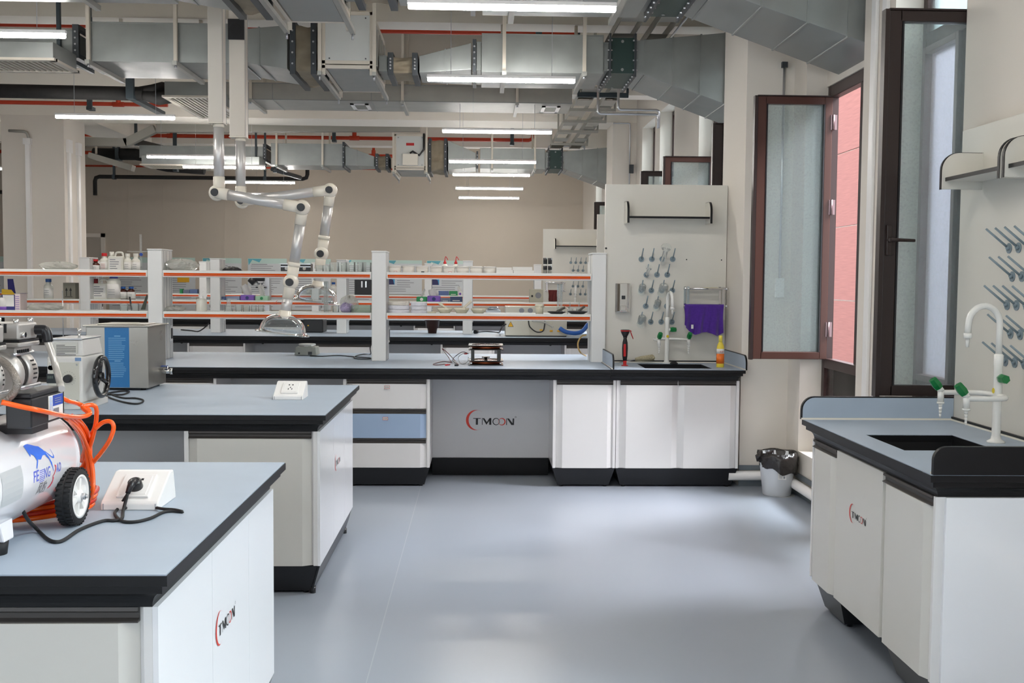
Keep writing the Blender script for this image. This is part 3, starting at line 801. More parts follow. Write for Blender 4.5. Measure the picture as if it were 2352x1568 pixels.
t = pegboard('tall ivory pegboard at the sink of the middle bench, with glassware on its pegs', X(1389, 600, PB), 1.886, PB, ztp, pegs, th=.04)
for px, py in ((1577, 596), (1657, 597), (1392, 570)):
    p = oy(px, py, PB); MB().cyl((p.x, PB-.002, p.z), (p.x, PB+.001, p.z), .005 if px > 1500 else .008, n=10).build('screw', m_blackp, t)
ws = wall_shelf('small ivory wall shelf with black edges on the pegboard of the middle bench', None, oy(1636, 490, PB-.15).x-oy(1441, 490, PB-.15).x)
p = oy(1441, 512, PB-.1); ws.location = (oy(1441, 490, PB-.18).x, PB, p.z)
# right-hand bench board
RBX = 2.172
pl_ = []
for row, (py, px0) in enumerate([(570, 2318.5), (635, 2326), (700, 2314), (766, 2322), (829, 2310)]):
    a = ox(px0, py, RBX)
    for k in range(4 if row % 2 == 0 else 3): pl_.append((RY1-(a.y-.077*k), a.z))
tb = pegboard('tall ivory pegboard against the wall behind the right-hand sink', .012, RY1-RY0-.0, 0, ox(2228, 296, RBX).z, pl_, loc=(RBX, RY1, 0), rz=-PI/2)
z_ = ox(2262, 434, RBX).z
ws1 = wall_shelf('ivory wall shelf with black edges at the far end of the right-hand pegboard', None, .53, hb=.155)
ws1.rotation_euler = (0, 0, -PI/2); ws1.location = (RBX, 4.585, z_)
ws2 = wall_shelf('ivory wall shelf cut off by the right edge of the picture', None, .53, hb=.155)
ws2.rotation_euler = (0, 0, -PI/2); ws2.location = (RBX, 4.035, z_)
# far boards
def far_board(label, x0, x1, y, z1, c):
    pg = []
    for r_ in range(5):
        for k in range(4 if r_ % 2 == 0 else 3): pg.append((c+k*.077+(.038 if r_ % 2 else 0), 1.74-.122*r_))
    return pegboard(label, x0, x1, y, z1, pg, th=.03)
far_board('pegboard of the fourth bench, mostly hidden behind the near one', 1.345, 2.1, 12.15, oy(1380, 492, 12.15).z, 1.5)
Y5 = 16.55
far_board('farthest pegboard, with a dark red towel hanging beside its pegs', X(1247, 600, Y5), 2.1, Y5, oy(1310, 526, Y5).z, X(1311, 600, Y5))
wf = wall_shelf('ivory wall shelf on the farthest pegboard', None, X(1371, 560, Y5)-X(1273, 560, Y5))
wf.location = (X(1273, 560, Y5), Y5, oy(1300, 572, Y5).z)

# ---- sink taps
def valve(mb_w, mb_g, p, d, L=.05):
    p = Vector(p); d = Vector(d).normalized()
    mb_g.cyl(p+d*.012, p+d*.03, .017, .020, n=6, smooth=False); mb_g.cyl(p+d*.03, p+d*(.03+L*.55), .020, .017, n=6, smooth=False)
    mb_w.cyl(p-d*.004, p+d*.013, .013)
def nozzle(mb, p):
    x, y, z = p
    mb.cyl((x, y, z+.014), (x, y, z-.038), .0125); mb.cyl((x, y, z-.038), (x, y, z-.045), .0145)
    for k in range(4): mb.cyl((x, y, z-.045-.014*k), (x, y, z-.059-.014*k), .0085-.0012*k, .0062-.001*k, n=10)
def tap(label, loc, rz, lean=0, arm=.115, wide=0):
    t = thing('sink_tap', label, 'tap', (0, 0, 0))
    b = MB().lathe([(.034, 0), (.034, .006), (.020, .014), (.0165, .03), (.0165, .30), (.018, .31), (.018, .345), (.0135, .35)], n=18)
    b.build('column', m_epoxy, t)
    g = MB(); pts = [(0, 0, .34), (0, 0, .44)]
    R_ = .062
    pts += [(lean*(1-math.cos(a))*R_, -R_*(1-math.cos(a)), .465+R_*math.sin(a)*1.15) for a in [PI*k/12 for k in range(13)]]
    pts += [(lean*2*R_, -2*R_-.002, .43)]
    g.tube(pts, .0125, n=12); e = pts[-1]
    g.cyl(e, (e[0], e[1], e[2]-.02), .0155); g.cyl((e[0], e[1], e[2]-.02), (e[0], e[1], e[2]-.055), .008, .006)
    g.build('gooseneck_spout', m_epoxy, t)
    a = MB(); grs = []
    zz = .185
    for s in (-1, 1):
        q = [(s*.0, 0, zz), (s*.05, .004, zz), (s*(arm-.02), -.012, zz), (s*arm, -.045, zz), (s*(arm+.002), -.10, zz), (s*(arm-.002), -.175, zz)]
        P_ = []
        for i in range(len(q)-1):
            for k in range(4):
                P_.append(tuple(q[i][j]+(q[i+1][j]-q[i][j])*k/4 for j in range(3)))
        P_.append(q[-1])
        for _ in range(3): P_ = [P_[0]]+[tuple((P_[i-1][j]+2*P_[i][j]+P_[i+1][j])/4 for j in range(3)) for i in range(1, len(P_)-1)]+[P_[-1]]
        a.tube(P_, .0105, n=10)
        e = (s*(arm-.002), -.175, zz)
        nozzle(a, e)
        grs.append(MB()); valve(a, grs[-1], (e[0], e[1]+.0, e[2]+.008), (0, -.62, .78))
    grs.append(MB()); valve(a, grs[-1], (.012, 0, .255), (1, -.05, .0))
    a.build('side_arms', m_epoxy, t)
    for g_ in grs: g_.build('green_handle', m_valve, t)['label'] = 'dark green faceted tap handle'
    st = MB().cyl((0, -.0166, .205), (0, -.0172, .205), .011, n=16).build('round_sticker', mat('yellow_sticker', (222, 200, 40), .5), t)
    t.location = loc; t.rotation_euler = (0, 0, rz)
    return t
p = oz(1531, 832, TOPZ)
tap('white lab tap with green handles at the sink of the middle bench', (X(1531, 830, 8.0), 8.0, TOPZ), .12, lean=.0)
p = oz(2287, 1016, TOPZ)
tap('white lab tap with green handles at the right-hand sink', (p.x, p.y, TOPZ), -PI/2)
tap('white lab tap barely seen between the racks, at the farthest sink', (X(1321, 700, 16.4), 16.4, TOPZ), 0)
tap('white lab tap of the fourth bench, almost hidden by the middle rack', (1.62, 12.02, TOPZ), 0)

# ---- soap dispenser, towel rack and towel on the near pegboard
a, b = oy(1411, 716, PB), oy(1446, 650, PB)
t = thing('soap_dispenser', 'chrome soap dispenser with a viewing slot on the pegboard', 'dispenser', (a.x, PB, a.z))
prof = [(a.x, PB), (a.x, PB-.05), (a.x+.012, PB-.075), (a.x+.03, PB-.085), (b.x-.03, PB-.085), (b.x-.012, PB-.075), (b.x, PB-.05), (b.x, PB)]
MB().prism(prof, a.z, b.z, 'z').build('body', m_chrome, t, .006, 3)
cx = (a.x+b.x)/2; cz = (a.z+b.z)/2
MB().box(cx-.014, cx+.014, PB-.088, PB-.083, cz-.012, cz+.016).build('viewing_window', mat('dark_window', (50, 52, 56), .2), t, .003)
MB().box(cx-.022, cx+.022, PB-.092, PB-.084, a.z+.012, a.z+.05).build('push_plate', m_chrome, t, .004)
def towel_rack(label, x0, x1, y, z0, z1, d=.13):
    t = thing('towel_rack', label, 'rack', (x0, y, z0))
    f = MB()
    for xx in (x0+.012, x1-.02):
        for yy in (y-.008, y-d): f.box(xx-.009, xx+.009, yy-.009, yy+.009, z0-.01, z1+.005)
        f.cyl((xx, y-d, z1-.012), (xx, y, z1-.012), .008); f.cyl((xx, y-d, z0), (xx, y, z0), .008)
    f.build('frame', m_chrome, t)
    r = MB()
    for yy, zz in ((y-d-.004, z1-.01), (y-d*.55, z1-.012), (y-.03, z1-.012), (y-d-.004, z0+.004)):
        r.cyl((x0-.004, yy, zz), (x1+.004, yy, zz), .007)
    for xx in (x0-.006, x1+.006):
        for zz in (z1-.01, z0+.004): r.ball((xx, y-d-.004, zz), .013, 12)
    r.build('rails', m_chrome, t)
    return t
a, b = oy(1572, 703, PB-.06), oy(1663, 660, PB-.06)
towel_rack('chrome two-tier towel rack on the pegboard', a.x, b.x, PB, a.z, b.z)
MB_ = MB().box(X(1611, 670, PB), X(1642, 670, PB), PB-.10, PB-.07, b.z-.012, b.z-.002)
single('yellow_brush', MB_, mat('yellow_tool', (206, 190, 60), .5), 'yellow tool lying on the top rails of the towel rack', 'brush', (X(1626, 670, PB), PB-.08, b.z))
def towel(label, x0, x1, y, ztop, z0s, m, seed=3, ntag=True):
    rnd = random.Random(seed); nx, nz = 40, 18; vs = []; fs = []
    for side in (0, 1):
        for k in range(nz+1):
            for i in range(nx+1):
                u = i/nx; v = k/nz
                zb = z0s[0]+(z0s[-1]-z0s[0])*u
                j = u*(len(z0s)-1); q = min(int(j), len(z0s)-2); zb = z0s[q]+(z0s[q+1]-z0s[q])*(j-q)
                if side: zb += .02
                z = ztop+(zb-ztop)*v
                w = .010*math.sin(u*17+1.2)*(.3+v)+.008*math.sin(u*31+v*2)*v+.012*math.exp(-((u-.55)/.05)**2)*v
                yy = y-.012-w-.004*v if not side else y+.014+w*.3
                xx = x0+(x1-x0)*(u+(.5-u)*.06*v)+.006*math.sin(v*3+u*4)
                vs.append((xx, yy, z+(.008 if k == 0 else 0)))
    st = (nx+1)*(nz+1)
    for side in (0, 1):
        for k in range(nz):
            for i in range(nx):
                q = side*st+k*(nx+1)+i
                fs.append((q, q+1, q+nx+2, q+nx+1) if side else (q, q+nx+1, q+nx+2, q+1))
    for i in range(nx): fs.append((i, i+1, st+i+1, st+i))
    mb = MB().add(vs, fs, True)
    return mb
yT = PB-.134
tw = thing('towel', 'purple cloth hanging from the chrome towel rack', 'towel', (X(1617, 730, yT), yT, a.z))
zz = [oy(1580, 752, yT).z, oy(1590, 762, yT).z, oy(1600, 769, yT).z, oy(1612, 764, yT).z, oy(1625, 762, yT).z, oy(1640, 766, yT).z, oy(1650, 772, yT).z, oy(1662, 764, yT).z]
towel('', oy(1571, 720, yT).x, oy(1663, 720, yT).x, yT, oy(1617, 701, yT).z, zz, None).build('cloth', mat('purple_cloth', (74, 34, 140), .9, noise=.12, nscale=60, sheen=.4, bump=.2, bscale=300), tw)
c = oy(1590, 750, yT-.03); MB().box(c.x-.008, c.x+.008, yT-.034, yT-.031, c.z-.015, c.z+.015).build('care_label', m_paper, tw)
# the farthest board has the same kind of rack with a dark red towel
a5, b5 = oy(1254, 668, Y5-.1), oy(1296, 647, Y5-.1)
towel_rack('chrome towel rack on the farthest pegboard', a5.x, b5.x, Y5, a5.z, b5.z)
tw2 = towel('', oy(1259, 680, Y5-.13).x, oy(1280, 680, Y5-.13).x, Y5-.134, oy(1270, 667, Y5-.13).z, [oy(1270, 692, Y5-.13).z]*2, None, 5)
single('towel', tw2, mat('dark_red_cloth', (98, 40, 36), .9, noise=.2, nscale=60), 'dark red cloth hanging on the farthest towel rack', 'towel', (X(1270, 680, Y5), Y5-.13, a5.z))

# ---- glassware on the pegs
def glass_on_peg(name, label, cat, prof, px, py, tilt=(-.80)):
    """a hollow vessel pushed over a peg, mouth toward the board"""
    p = oy(px, py, PB-.015)
    m = MB().lathe(prof, n=20, caps=False)
    o = m.build(name, m_lab); tag(o, label, cat, group='glassware drying on the pegs')
    o.location = p; o.rotation_euler = (.9, 0, 0)
    return o
def vessel(r, h, lip=.004):
    return [(r+lip, 0), (r, .004), (r, h-.006), (r-.006, h), (.001, h), (.001, h-.003), (r-.007, h-.003), (r-.003, h-.008), (r-.003, .004), (r+lip, 0)]
glass_on_peg('measuring_cylinder', 'tall measuring cylinder with a wide round foot, on the top row of pegs', 'measuring cylinder',
             [(.017, 0), (.017, .17), (.012, .185), (.036, .188), (.038, .194), (.036, .198), (.002, .199)], 1522, 606, .72)
glass_on_peg('measuring_cylinder', 'short measuring cylinder with a round foot, on the second row of pegs', 'measuring cylinder',
             [(.010, 0), (.010, .10), (.008, .108), (.024, .110), (.026, .114), (.024, .118), (.002, .119)], 1486, 636, .72)
for px, py, r, h, nm in ((1473, 672, .026, .085, 'small beaker on the leftmost peg of the third row'), (1521, 674, .034, .095, 'wide beaker on the third row of pegs, behind the spout'),
                         (1508, 708, .024, .09, 'small narrow beaker on the fourth row of pegs'), (1472, 745, .030, .095, 'wide beaker on the leftmost peg of the bottom row')):
    glass_on_peg('beaker', nm, 'beaker', vessel(r, h), px, py, .80)

# ---- things standing by the middle sink
p = oz(1435, 834, TOPZ); y = 7.75
p = Vector((X(1435, 834, y), y, TOPZ))
t = thing('eyewash_sprayer', 'red and black hand-held eyewash sprayer with its red cap hanging open', 'eyewash', p)
MB().lathe([(.026, 0), (.026, .004), (.012, .008), (.014, .04)], p, 16).build('foot', m_redp, t)
MB().lathe([(.014, .038), (.019, .07), (.021, .13), (.019, .17), (.012, .20), (.016, .212)], p, 16).build('grip', m_rubber, t)
MB().box(p.x-.013, p.x+.005, p.y-.024, p.y-.014, .92, 1.01).build('side_insert', m_redp, t, .003)
MB().lathe([(.012, .208), (.020, .222), (.030, .242), (.034, .262), (.029, .264), (.012, .23)], p, 18).build('cup', m_rubber, t)
MB().lathe([(.034, .252), (.0355, .256), (.034, .26)], p, 18).build('cup_ring', m_redp, t)
c = MB().lathe([(.001, -.003), (.026, -.002), (.026, .002), (.001, .003)], (0, 0, 0), 16); c.xf(Matrix.Translation((p.x+.048, p.y, 1.075)) @ Matrix.Rotation(1.2, 4, 'Y') @ Matrix.Diagonal((1.2, .6, 1, 1)))
c.tube([(p.x+.03, p.y, 1.108), (p.x+.04, p.y, 1.108), (p.x+.045, p.y, 1.10)], .003, 6); c.build('cap', m_redp, t)
y = 7.66; p = Vector((X(1654, 838, y), y, TOPZ))
t = thing('cleaner_bottle', 'yellow bottle with orange and white label beside the sink', 'bottle', p)
MB().lathe([(.026, 0), (.028, .006), (.028, .135), (.024, .160), (.014, .180), (.012, .19)], p, 22, sx=1.0, sy=.75).build('body', mat('yellow_plastic', (232, 208, 70), .3), t)
MB().lathe([(.0135, .185), (.0135, .228), (.012, .231), (.001, .231)], p, 18).build('cap', mat('pale_yellow_plastic', (238, 222, 90), .3), t)
MB().lathe([(.0285, .028), (.0285, .10)], p, 22, sx=1.0, sy=.76).build('orange_label', mat('orange_label', (236, 116, 30), .4), t)
MB().lathe([(.0286, .10), (.0286, .135)], p, 22, sx=1.0, sy=.76).build('white_label', m_paper, t)
q = MB(); lettering(q, '洁厕', .016, lambda u, v: (p.x-.012+u, p.y-.0222, TOPZ+.108+v)); q.build('label_lettering', m_redp, t)
y = 7.98; a, b = oy(1462, 826, y), oy(1500, 819, y)
t = thing('bottle_brush', 'pale bristle brush lying behind the black and red eyewash', 'brush', (a.x, y, TOPZ))
MB().tube([(a.x-.13, y-.02, TOPZ+.008), (a.x, y, TOPZ+.03)], .003, 6).build('wire_handle', m_alu, t)
MB().tube([(a.x-.01, y, TOPZ+.03), (a.x+.03, y, TOPZ+.034), (b.x, y, TOPZ+.045), (b.x+.012, y, TOPZ+.05)], [.012, .02, .024, .008], 12).build('bristles', mat('straw_bristles', (188, 180, 150), .9, noise=.25, nscale=120, bump=.8, bscale=200), t)
y = 7.96; p = oy(1548, 826, y)
single('drain_plug', MB().lathe([(.03, 0), (.03, .006), (.02, .014), (.006, .016), (.006, .024), (.001, .026)], (p.x, y, TOPZ), 16), m_rubber, 'flat black rubber sink plug behind the basin', 'plug', (p.x, y, TOPZ))

# ---- waste bin, floor pipe, conduits
c = Vector((X(1784, 1128, 7.27), 7.27, 0))
t = thing('waste_bin', 'white plastic waste bin lined with a black bag, in the wall corner', 'bin', c)
MB().lathe([(.092, 0), (.096, .004), (.128, .285), (.131, .29), (.124, .29), (.09, .02), (.001, .02)], c, 32).build('bin', mat('white_bin', (226, 228, 230), .35), t)
rnd = random.Random(4)
n = 48; vs = []; prof = [(.118, .20), (.12, .29), (.133, .30), (.138, .27), (.137, .24), (.134, .20)]
for k, (r, h) in enumerate(prof):
    for i in range(n):
        an = 2*PI*i/n
        dz = 0
        if k >= 3:
            low = .5-.5*math.cos(an-.5)             # the bag hangs lower on one side
            dz = -.045*math.sin(an*1+2.4)*(k-2)/3 - .01*math.sin(an*7)
        rr = r+.004*math.sin(an*9+k)+.003*math.sin(an*17+2*k)
        vs.append((c.x+rr*math.cos(an), c.y+rr*math.sin(an), h+dz+.004*math.sin(an*5)))
MB().add(vs, [(k*n+i, k*n+(i+1) % n, (k+1)*n+(i+1) % n, (k+1)*n+i) for k in range(len(prof)-1) for i in range(n)], True).tube([(c.x-.125, c.y-.04, .285), (c.x-.15, c.y-.03, .27), (c.x-.145, c.y-.02, .235)], [.02, .016, .006], 8).build('bin_bag', mat('black_bag_film', (44, 40, 38), .22, bump=.6, bscale=30), t)
p = oy(1797, 1090, c.y-.125)
lb = MB().box(p.x-.028, p.x+.028, c.y-.1235, c.y-.1225, p.z-.035, p.z+.035); lb.build('label', m_paper, t)
q = MB()
for k in range(5): q.box(p.x-.022, p.x+.0, c.y-.1242, c.y-.1236, p.z-.028+k*.006, p.z-.026+k*.006)
q.box(p.x+.008, p.x+.02, c.y-.1242, c.y-.1236, p.z-.028, p.z-.012); q.box(p.x-.018, p.x+.0, c.y-.1242, c.y-.1236, p.z+.018, p.z+.021)
q.build('label_print', m_greyink, t)
p = oz(1797, 1137, .0)
m = MB().cyl((p.x, p.y, 0), (p.x, p.y, .0015), .085, n=28)
t = thing('floor_sticker', 'worn round sticker on the floor in front of the bin', 'sticker', (p.x, p.y, 0))
m.build('disc', mat('worn_sticker', (156, 158, 158), .5), t)
q = MB(); lettering(q, '垃圾桶', .035, lambda u, v: (p.x-.05+u, p.y-.02+v, .0022)); q.build('lettering', m_ink, t)
t = MB().tube([(1.80, 7.535, .082), (2.12, 7.535, .082), (2.175, 7.52, .082), (2.19, 7.46, .082), (2.19, 5.0, .082)], .034, 14)
single('floor_pipe', t, m_plw, 'white plastic pipe running along the foot of the walls behind the bin', 'pipe', (2.0, 7.5, .05))
p = oy(1816, 930, 7.56)
t = thing('wall_conduit', 'thin white conduit on the corner pillar above the bin', 'conduit', (p.x, 7.56, .16))
MB().cyl((p.x, 7.568, .16), (p.x, 7.568, 1.0), .007, n=8).build('tube', m_plw, t)
MB().box(p.x-.012, p.x+.012, 7.555, 7.58, .60, .62).build('clip', m_plw, t)
p = oy(1799, 300, 7.56)
t = thing('steel_conduit', 'steel conduit on the pillar, passing behind the open window leaf', 'conduit', (p.x, 7.56, 1.0))
MB().cyl((p.x, 7.565, 1.4), (p.x, 7.565, 3.02), .009, n=8).build('tube', m_alu, t)
MB().box(p.x-.03, p.x+.03, 7.548, 7.58, 1.36, 1.50).build('box', m_plw, t, .003)
MB().box(p.x-.02, p.x+.02, 7.55, 7.58, 2.98, 3.02).build('clip', m_flange, t)
t = thing('cable_trunking', 'white vertical cable trunkings on the pier between the two open windows', 'trunking', (WX, 5.95, 0))
for yy in (5.86, 6.02): MB().box(WX-.022, WX, yy-.035, yy+.035, .16, ZC).build('trunk', m_plw, t, .006)

# ================================================================== CEILING SERVICES: lamps first
m_tube = mat('lit_led_tube', (255, 255, 255), .4, emis=(1.0, .97, .93), es=38)
def led(label, xc, y, L=1.2, z=3.08, group='LED tube lamps', zt=4.35):
    t = thing('tube_lamp', label, 'ceiling lamp', (xc, y, z), 0, group)
    MB().box(xc-L/2, xc+L/2, y-.018, y+.018, z+.012, z+.035).build('housing', m_plw, t, .003)
    d = MB().box(xc-L/2+.004, xc+L/2-.004, y-.017, y+.017, z-.018, z+.012).build('diffuser', m_tube, t, .008)
    for s in (-1, 1): MB().cyl((xc+s*L*.34, y, z+.035), (xc+s*L*.34, y, zt), .0022, n=5).build('suspension_wire', m_alu, t)
    l = bpy.data.lights.new('tube_light', 'AREA'); l.shape = 'RECTANGLE'; l.size = L; l.size_y = .04; l.energy = 5.4; l.color = (1, .92, .82)
    o = bpy.data.objects.new('tube_light', l); COL.objects.link(o); o.location = (xc, y, z-.022)
    return t
for k, (px0, px1, py, nm) in enumerate([(940, 1413, 17, 'nearest and longest-looking lit tube lamp, top centre'), (983, 1320, 192, 'lit tube lamp hanging under the duct with the green damper'),
        (1017, 1267, 307, 'lit tube lamp just below the far ceiling beam, right of centre'), (1032, 1231, 372, 'lit tube lamp in front of the farthest duct, fourth of the centre row'),
        (1040, 1217, 405, 'fifth tube lamp of the centre row, over the bare far wall'), (1047, 1201, 436, 'lowest-looking and farthest tube lamp of the centre row'),
        (-255, 145, 172, 'lit tube lamp below the louvred air unit at the left edge'), (132, 398, 292, 'lit tube lamp crossing in front of the left pillar'),
        (340, 541, 362, 'lit tube lamp passing behind the two hanging columns'), (422, 607, 393, 'second tube lamp passing behind the two hanging columns, lower one'),
        (516, 676, 428, 'lit tube lamp right behind the fume arm joints'), (-145, 33, 414, 'lit tube lamp at the far left edge behind the left pillar')]):
    Y = 1.2*F/(px1-px0)
    c = oy((px0+px1)/2, py, Y)
    led(nm, c.x, Y, z=3.08 if k else c.z, zt={2: 3.38, 4: 3.18, 6: 4.35}.get(k, ZC))
for xx, yy, nm in [(.2, 3.7, 'above the aisle just outside the top of the picture'), (.2, 1.2, 'above the camera'), (-3.8, 2.9, 'above the nearest bench, outside the picture'), (-3.8, 5.6, 'above the second bench, outside the picture'),
                   (-7.8, 4, 'far left near the front'), (-7.8, 8, 'far left beside the fume arms'),
                   (-7.8, 12, 'far left behind the racks'), (-3.9, 21, 'hidden before the far wall at the left'), (.2, 21.3, 'hidden before the far wall in the middle')]:
    led('lit tube lamp '+nm, xx, yy)

# ---- air ducts running across the room
def hanger(parent, x, y0, y1, zb, dark=False, w=.014, rear=True):
    m = m_dstrut if dark else m_strut
    MB().box(x-w, x+w, y0-.045, y0-.012, zb-.002, ZC).build('hanger_rod', m, parent)
    if rear: MB().box(x-w, x+w, y1+.012, y1+.045, zb-.002, ZC).build('hanger_rod', m, parent)
    MB().box(x-w-.004, x+w+.004, y0-.07, y1+.07, zb-.035, zb-.002).build('cross_bar', m_dstrut if dark else m_galvd, parent)
    MB().cyl((x, y0-.03, zb-.055), (x, y0-.03, zb-.035), .012, n=6).build('nut', m_alu, parent)
def bolts(parent, x, y0, z0, z1, k=4):
    b = MB()
    for i in range(k): b.cyl((x, y0-.012, z0+(z1-z0)*(i+.5)/k), (x, y0, z0+(z1-z0)*(i+.5)/k), .008, n=6)
    b.build('bolt_row', m_alu, parent)
def flange(parent, x, y0, y1, z0, z1, w=.03, t=.035):
    b = MB()
    b.box(x-w/2, x+w/2, y0-t, y0, z0-t, z1+t).box(x-w/2, x+w/2, y1, y1+t, z0-t, z1+t).box(x-w/2, x+w/2, y0, y1, z0-t, z0).box(x-w/2, x+w/2, y0, y1, z1, z1+t)
    b.build('flange', m_flange, parent); bolts(parent, x, y0-t, z0, z1)
def duct(label, x0, x1, y0, y1, z0, z1, hangers=(), seams=(), fl=(), m=None, bottom_vents=(), group=None, dark=()):
    t = thing('air_duct', label, 'air duct', (x0, y0, z0), 0, group)
    MB().box(x0, x1, y0, y1, z0, z1).build('duct_body', m or m_galv, t, .003)
    MB().box(x0, x1, y0-.006, y0+.002, z0-.004, z0+.006).box(x0, x1, y0-.006, y0+.002, z1-.006, z1+.004).build('seam', m_galv, t)
    for s in seams: MB().box(s-.004, s+.004, y0-.004, y1, z0-.004, z1+.004).build('joint', m_galv, t)
    for h in hangers: hanger(t, h, y0, y1, z0)
    for h in dark: hanger(t, h, y0, y1, z0, True)
    for f in fl: flange(t, f, y0, y1, z0, z1)
    for a, b in bottom_vents:
        v = MB(); yy0, yy1 = y0+.18, y1-.12
        v.box(a, b, yy0, yy0+.04, z0-.012, z0).box(a, b, yy1-.04, yy1, z0-.012, z0).box(a, a+.04, yy0, yy1, z0-.012, z0).box(b-.04, b, yy0, yy1, z0-.012, z0)
        v.build('vent_frame', m_plw, t)
        q = MB()
        for k in range(8): q.box(a+.04, b-.04, yy0+.04+(yy1-yy0-.08)*(k+.3)/8, yy0+.04+(yy1-yy0-.08)*(k+.6)/8, z0-.008, z0-.003)
        q.build('vent_louvres', m_galvd, t)
    return t
def taper(label, x0, x1, A, B, m=None, name='tapered_duct', cat='air duct', ribs=(), mt=None):
    """A, B: (y0, y1, z0, z1) at x0 and at x1"""
    t = thing(name, label, cat, (x0, A[0], A[2]))
    q = lambda x, R: [(x, R[0], R[2]), (x, R[1], R[2]), (x, R[1], R[3]), (x, R[0], R[3])]
    MB().hull8(q(x0, A), q(x1, B)).build('duct_body', m or m_galv, t, .003)
    for f in ribs:
        R = [A[i]+(B[i]-A[i])*f for i in range(4)]; x = x0+(x1-x0)*f; g = .006
        MB().hull8(q(x-.006, (R[0]-g, R[1]+g, R[2]-g, R[3]+g)), q(x+.006, (R[0]-g, R[1]+g, R[2]-g, R[3]+g))).build('standing_seam', m_galv, t)
    return t
def canvas(label, x0, x1, R, seed=0):
    t = thing('flexible_connector', label, 'duct connector', (x0, R[0], R[2]))
    rnd = random.Random(seed); nx, n = 9, 40; vs = []
    for i in range(nx):
        u = i/(nx-1); dip = math.sin(PI*u)
        for k in range(n):
            a = 2*PI*k/n; cc, ss = math.cos(a), math.sin(a)
            e = 1/max(abs(cc), abs(ss))*.5
            e = e*(1-.10*dip)+(.5*dip*.08)
            w = 1+dip*(.05*math.sin(a*6+u*5+seed)+.03*math.sin(a*11+seed*2))
            vs.append((x0+(x1-x0)*u, (R[0]+R[1])/2+cc*e*(R[1]-R[0])*w, (R[2]+R[3])/2+ss*e*(R[3]-R[2])*w))
    mb = MB().add(vs, [(i*n+k, i*n+(k+1) % n, (i+1)*n+(k+1) % n, (i+1)*n+k) for i in range(nx-1) for k in range(n)], True)
    mb.build('canvas_sleeve', m_canvas, t)
    for x in (x0, x1): flange(t, x, R[0]+.01, R[1]-.01, R[2]+.01, R[3]-.01, .045, .04)
    return t
def fan_unit(label, x0, x1, y0, y1, z0, z1, box=False):
    t = thing('fan_unit', label, 'ventilation unit', (x0, y0, z0))
    e = .028
    MB().box(x0+.01, x1-.01, y0+.008, y1-.008, z0+.09, z1-.006).build('housing', m_unit, t)
    MB().box(x0+.04, x1-.04, y0+.04, y1-.04, z0+.05, z0+.085).build('bottom_tray', m_galv, t)
    f = MB()
    for x in (x0, x1-e):
        for y in (y0, y1-e): f.box(x, x+e, y, y+e, z0, z1)
        for z in (z0+.05, z1-e, z0+.085): f.box(x, x+e, y0, y1, z, z+e)
    for y in (y0, y1-e):
        for z in (z0+.05, z1-e, z0+.085): f.box(x0, x1, y, y+e, z, z+e)
    f.build('frame', m_strut, t, .002)
    for x in (x0-.012, x1+.012):
        MB().box(x-.014, x+.014, y0-.035, y0-.02, z0-.01, ZC).build('hanger_rod', m_strut, t)
        MB().box(x-.016, x+.016, y0-.05, y1+.05, z0-.012, z0+.018).build('cross_bar', m_galvd, t)
        MB().cyl((x, y0-.028, z0-.05), (x, y0-.028, z0-.012), .009, n=6).cyl((x, y1+.03, z0-.05), (x, y1+.03, z0-.012), .009, n=6).build('threaded_rod', m_alu, t)
    g = MB()
    for k in range(5): g.box(x1, x1+.014, y0+.06+k*(y1-y0-.12)/5, y0+.06+(k+.7)*(y1-y0-.12)/5, z0+.12, z1-.08)
    g.build('side_louvre', m_galvd, t)
    b = MB()
    for x in (x0+.06, x1-.06):
        for z in (z0+.13, z1-.05): b.cyl((x, y0+.002, z), (x, y0+.009, z), .006, n=8)
    b.build('screw_heads', m_flange, t)
    if box:
        MB().box(x0+.13, x0+.36, y0-.06, y0, z0+.12, z0+.29).build('junction_box', m_cream, t, .004)
        MB().tube([(x0+.24, y0-.03, z0+.30), (x0+.28, y0-.04, z0+.33), (x1-.10, y0-.03, z0+.27), (x1-.03, y0-.03, z0+.36), (x1-.03, y0-.02, z0+.60)], .016, 8).build('power_cable', m_blackp, t)
        MB().box(x0+.18, x0+.30, y0+.004, y0+.009, z1-.17, z1-.13).build('warning_label', m_redp, t)
    return t
def damper(label, x0, x1, y0, y1, z0, z1):
    t = thing('fire_damper', label, 'damper', (x0, y0, z0))
    MB().box(x0, x1, y0, y1, z0+.0, z1).build('casing', m_green, t, .002)
    for x in (x0, x1):
        MB().box(x-.008, x+.008, y0-.03, y1+.03, z0-.03, z1+.03).build('flange', m_flange, t)
        b = MB()
        for k in range(4): b.cyl((x-.02, y0-.016, z0+(z1-z0)*(k+.3)/3.6), (x+.02, y0-.016, z0+(z1-z0)*(k+.3)/3.6), .007, n=6)
        for k in range(6): b.cyl((x-.02, y0+(y1-y0)*(k+.5)/6, z0-.016), (x+.02, y0+(y1-y0)*(k+.5)/6, z0-.016), .007, n=6)
        b.build('bolt_row', m_alu, t)
    xm = (x0+x1)/2
    MB().cyl((xm, y0-.006, z1-.03), (xm, y0, z1-.03), .012, n=14).cyl((xm, y0-.006, z0+.03), (xm, y0, z0+.03), .012, n=14).cyl((xm, y1-.06, z0-.005), (xm, y1-.06, z0), .012, n=14).build('round_plug', m_galv, t)
    return t
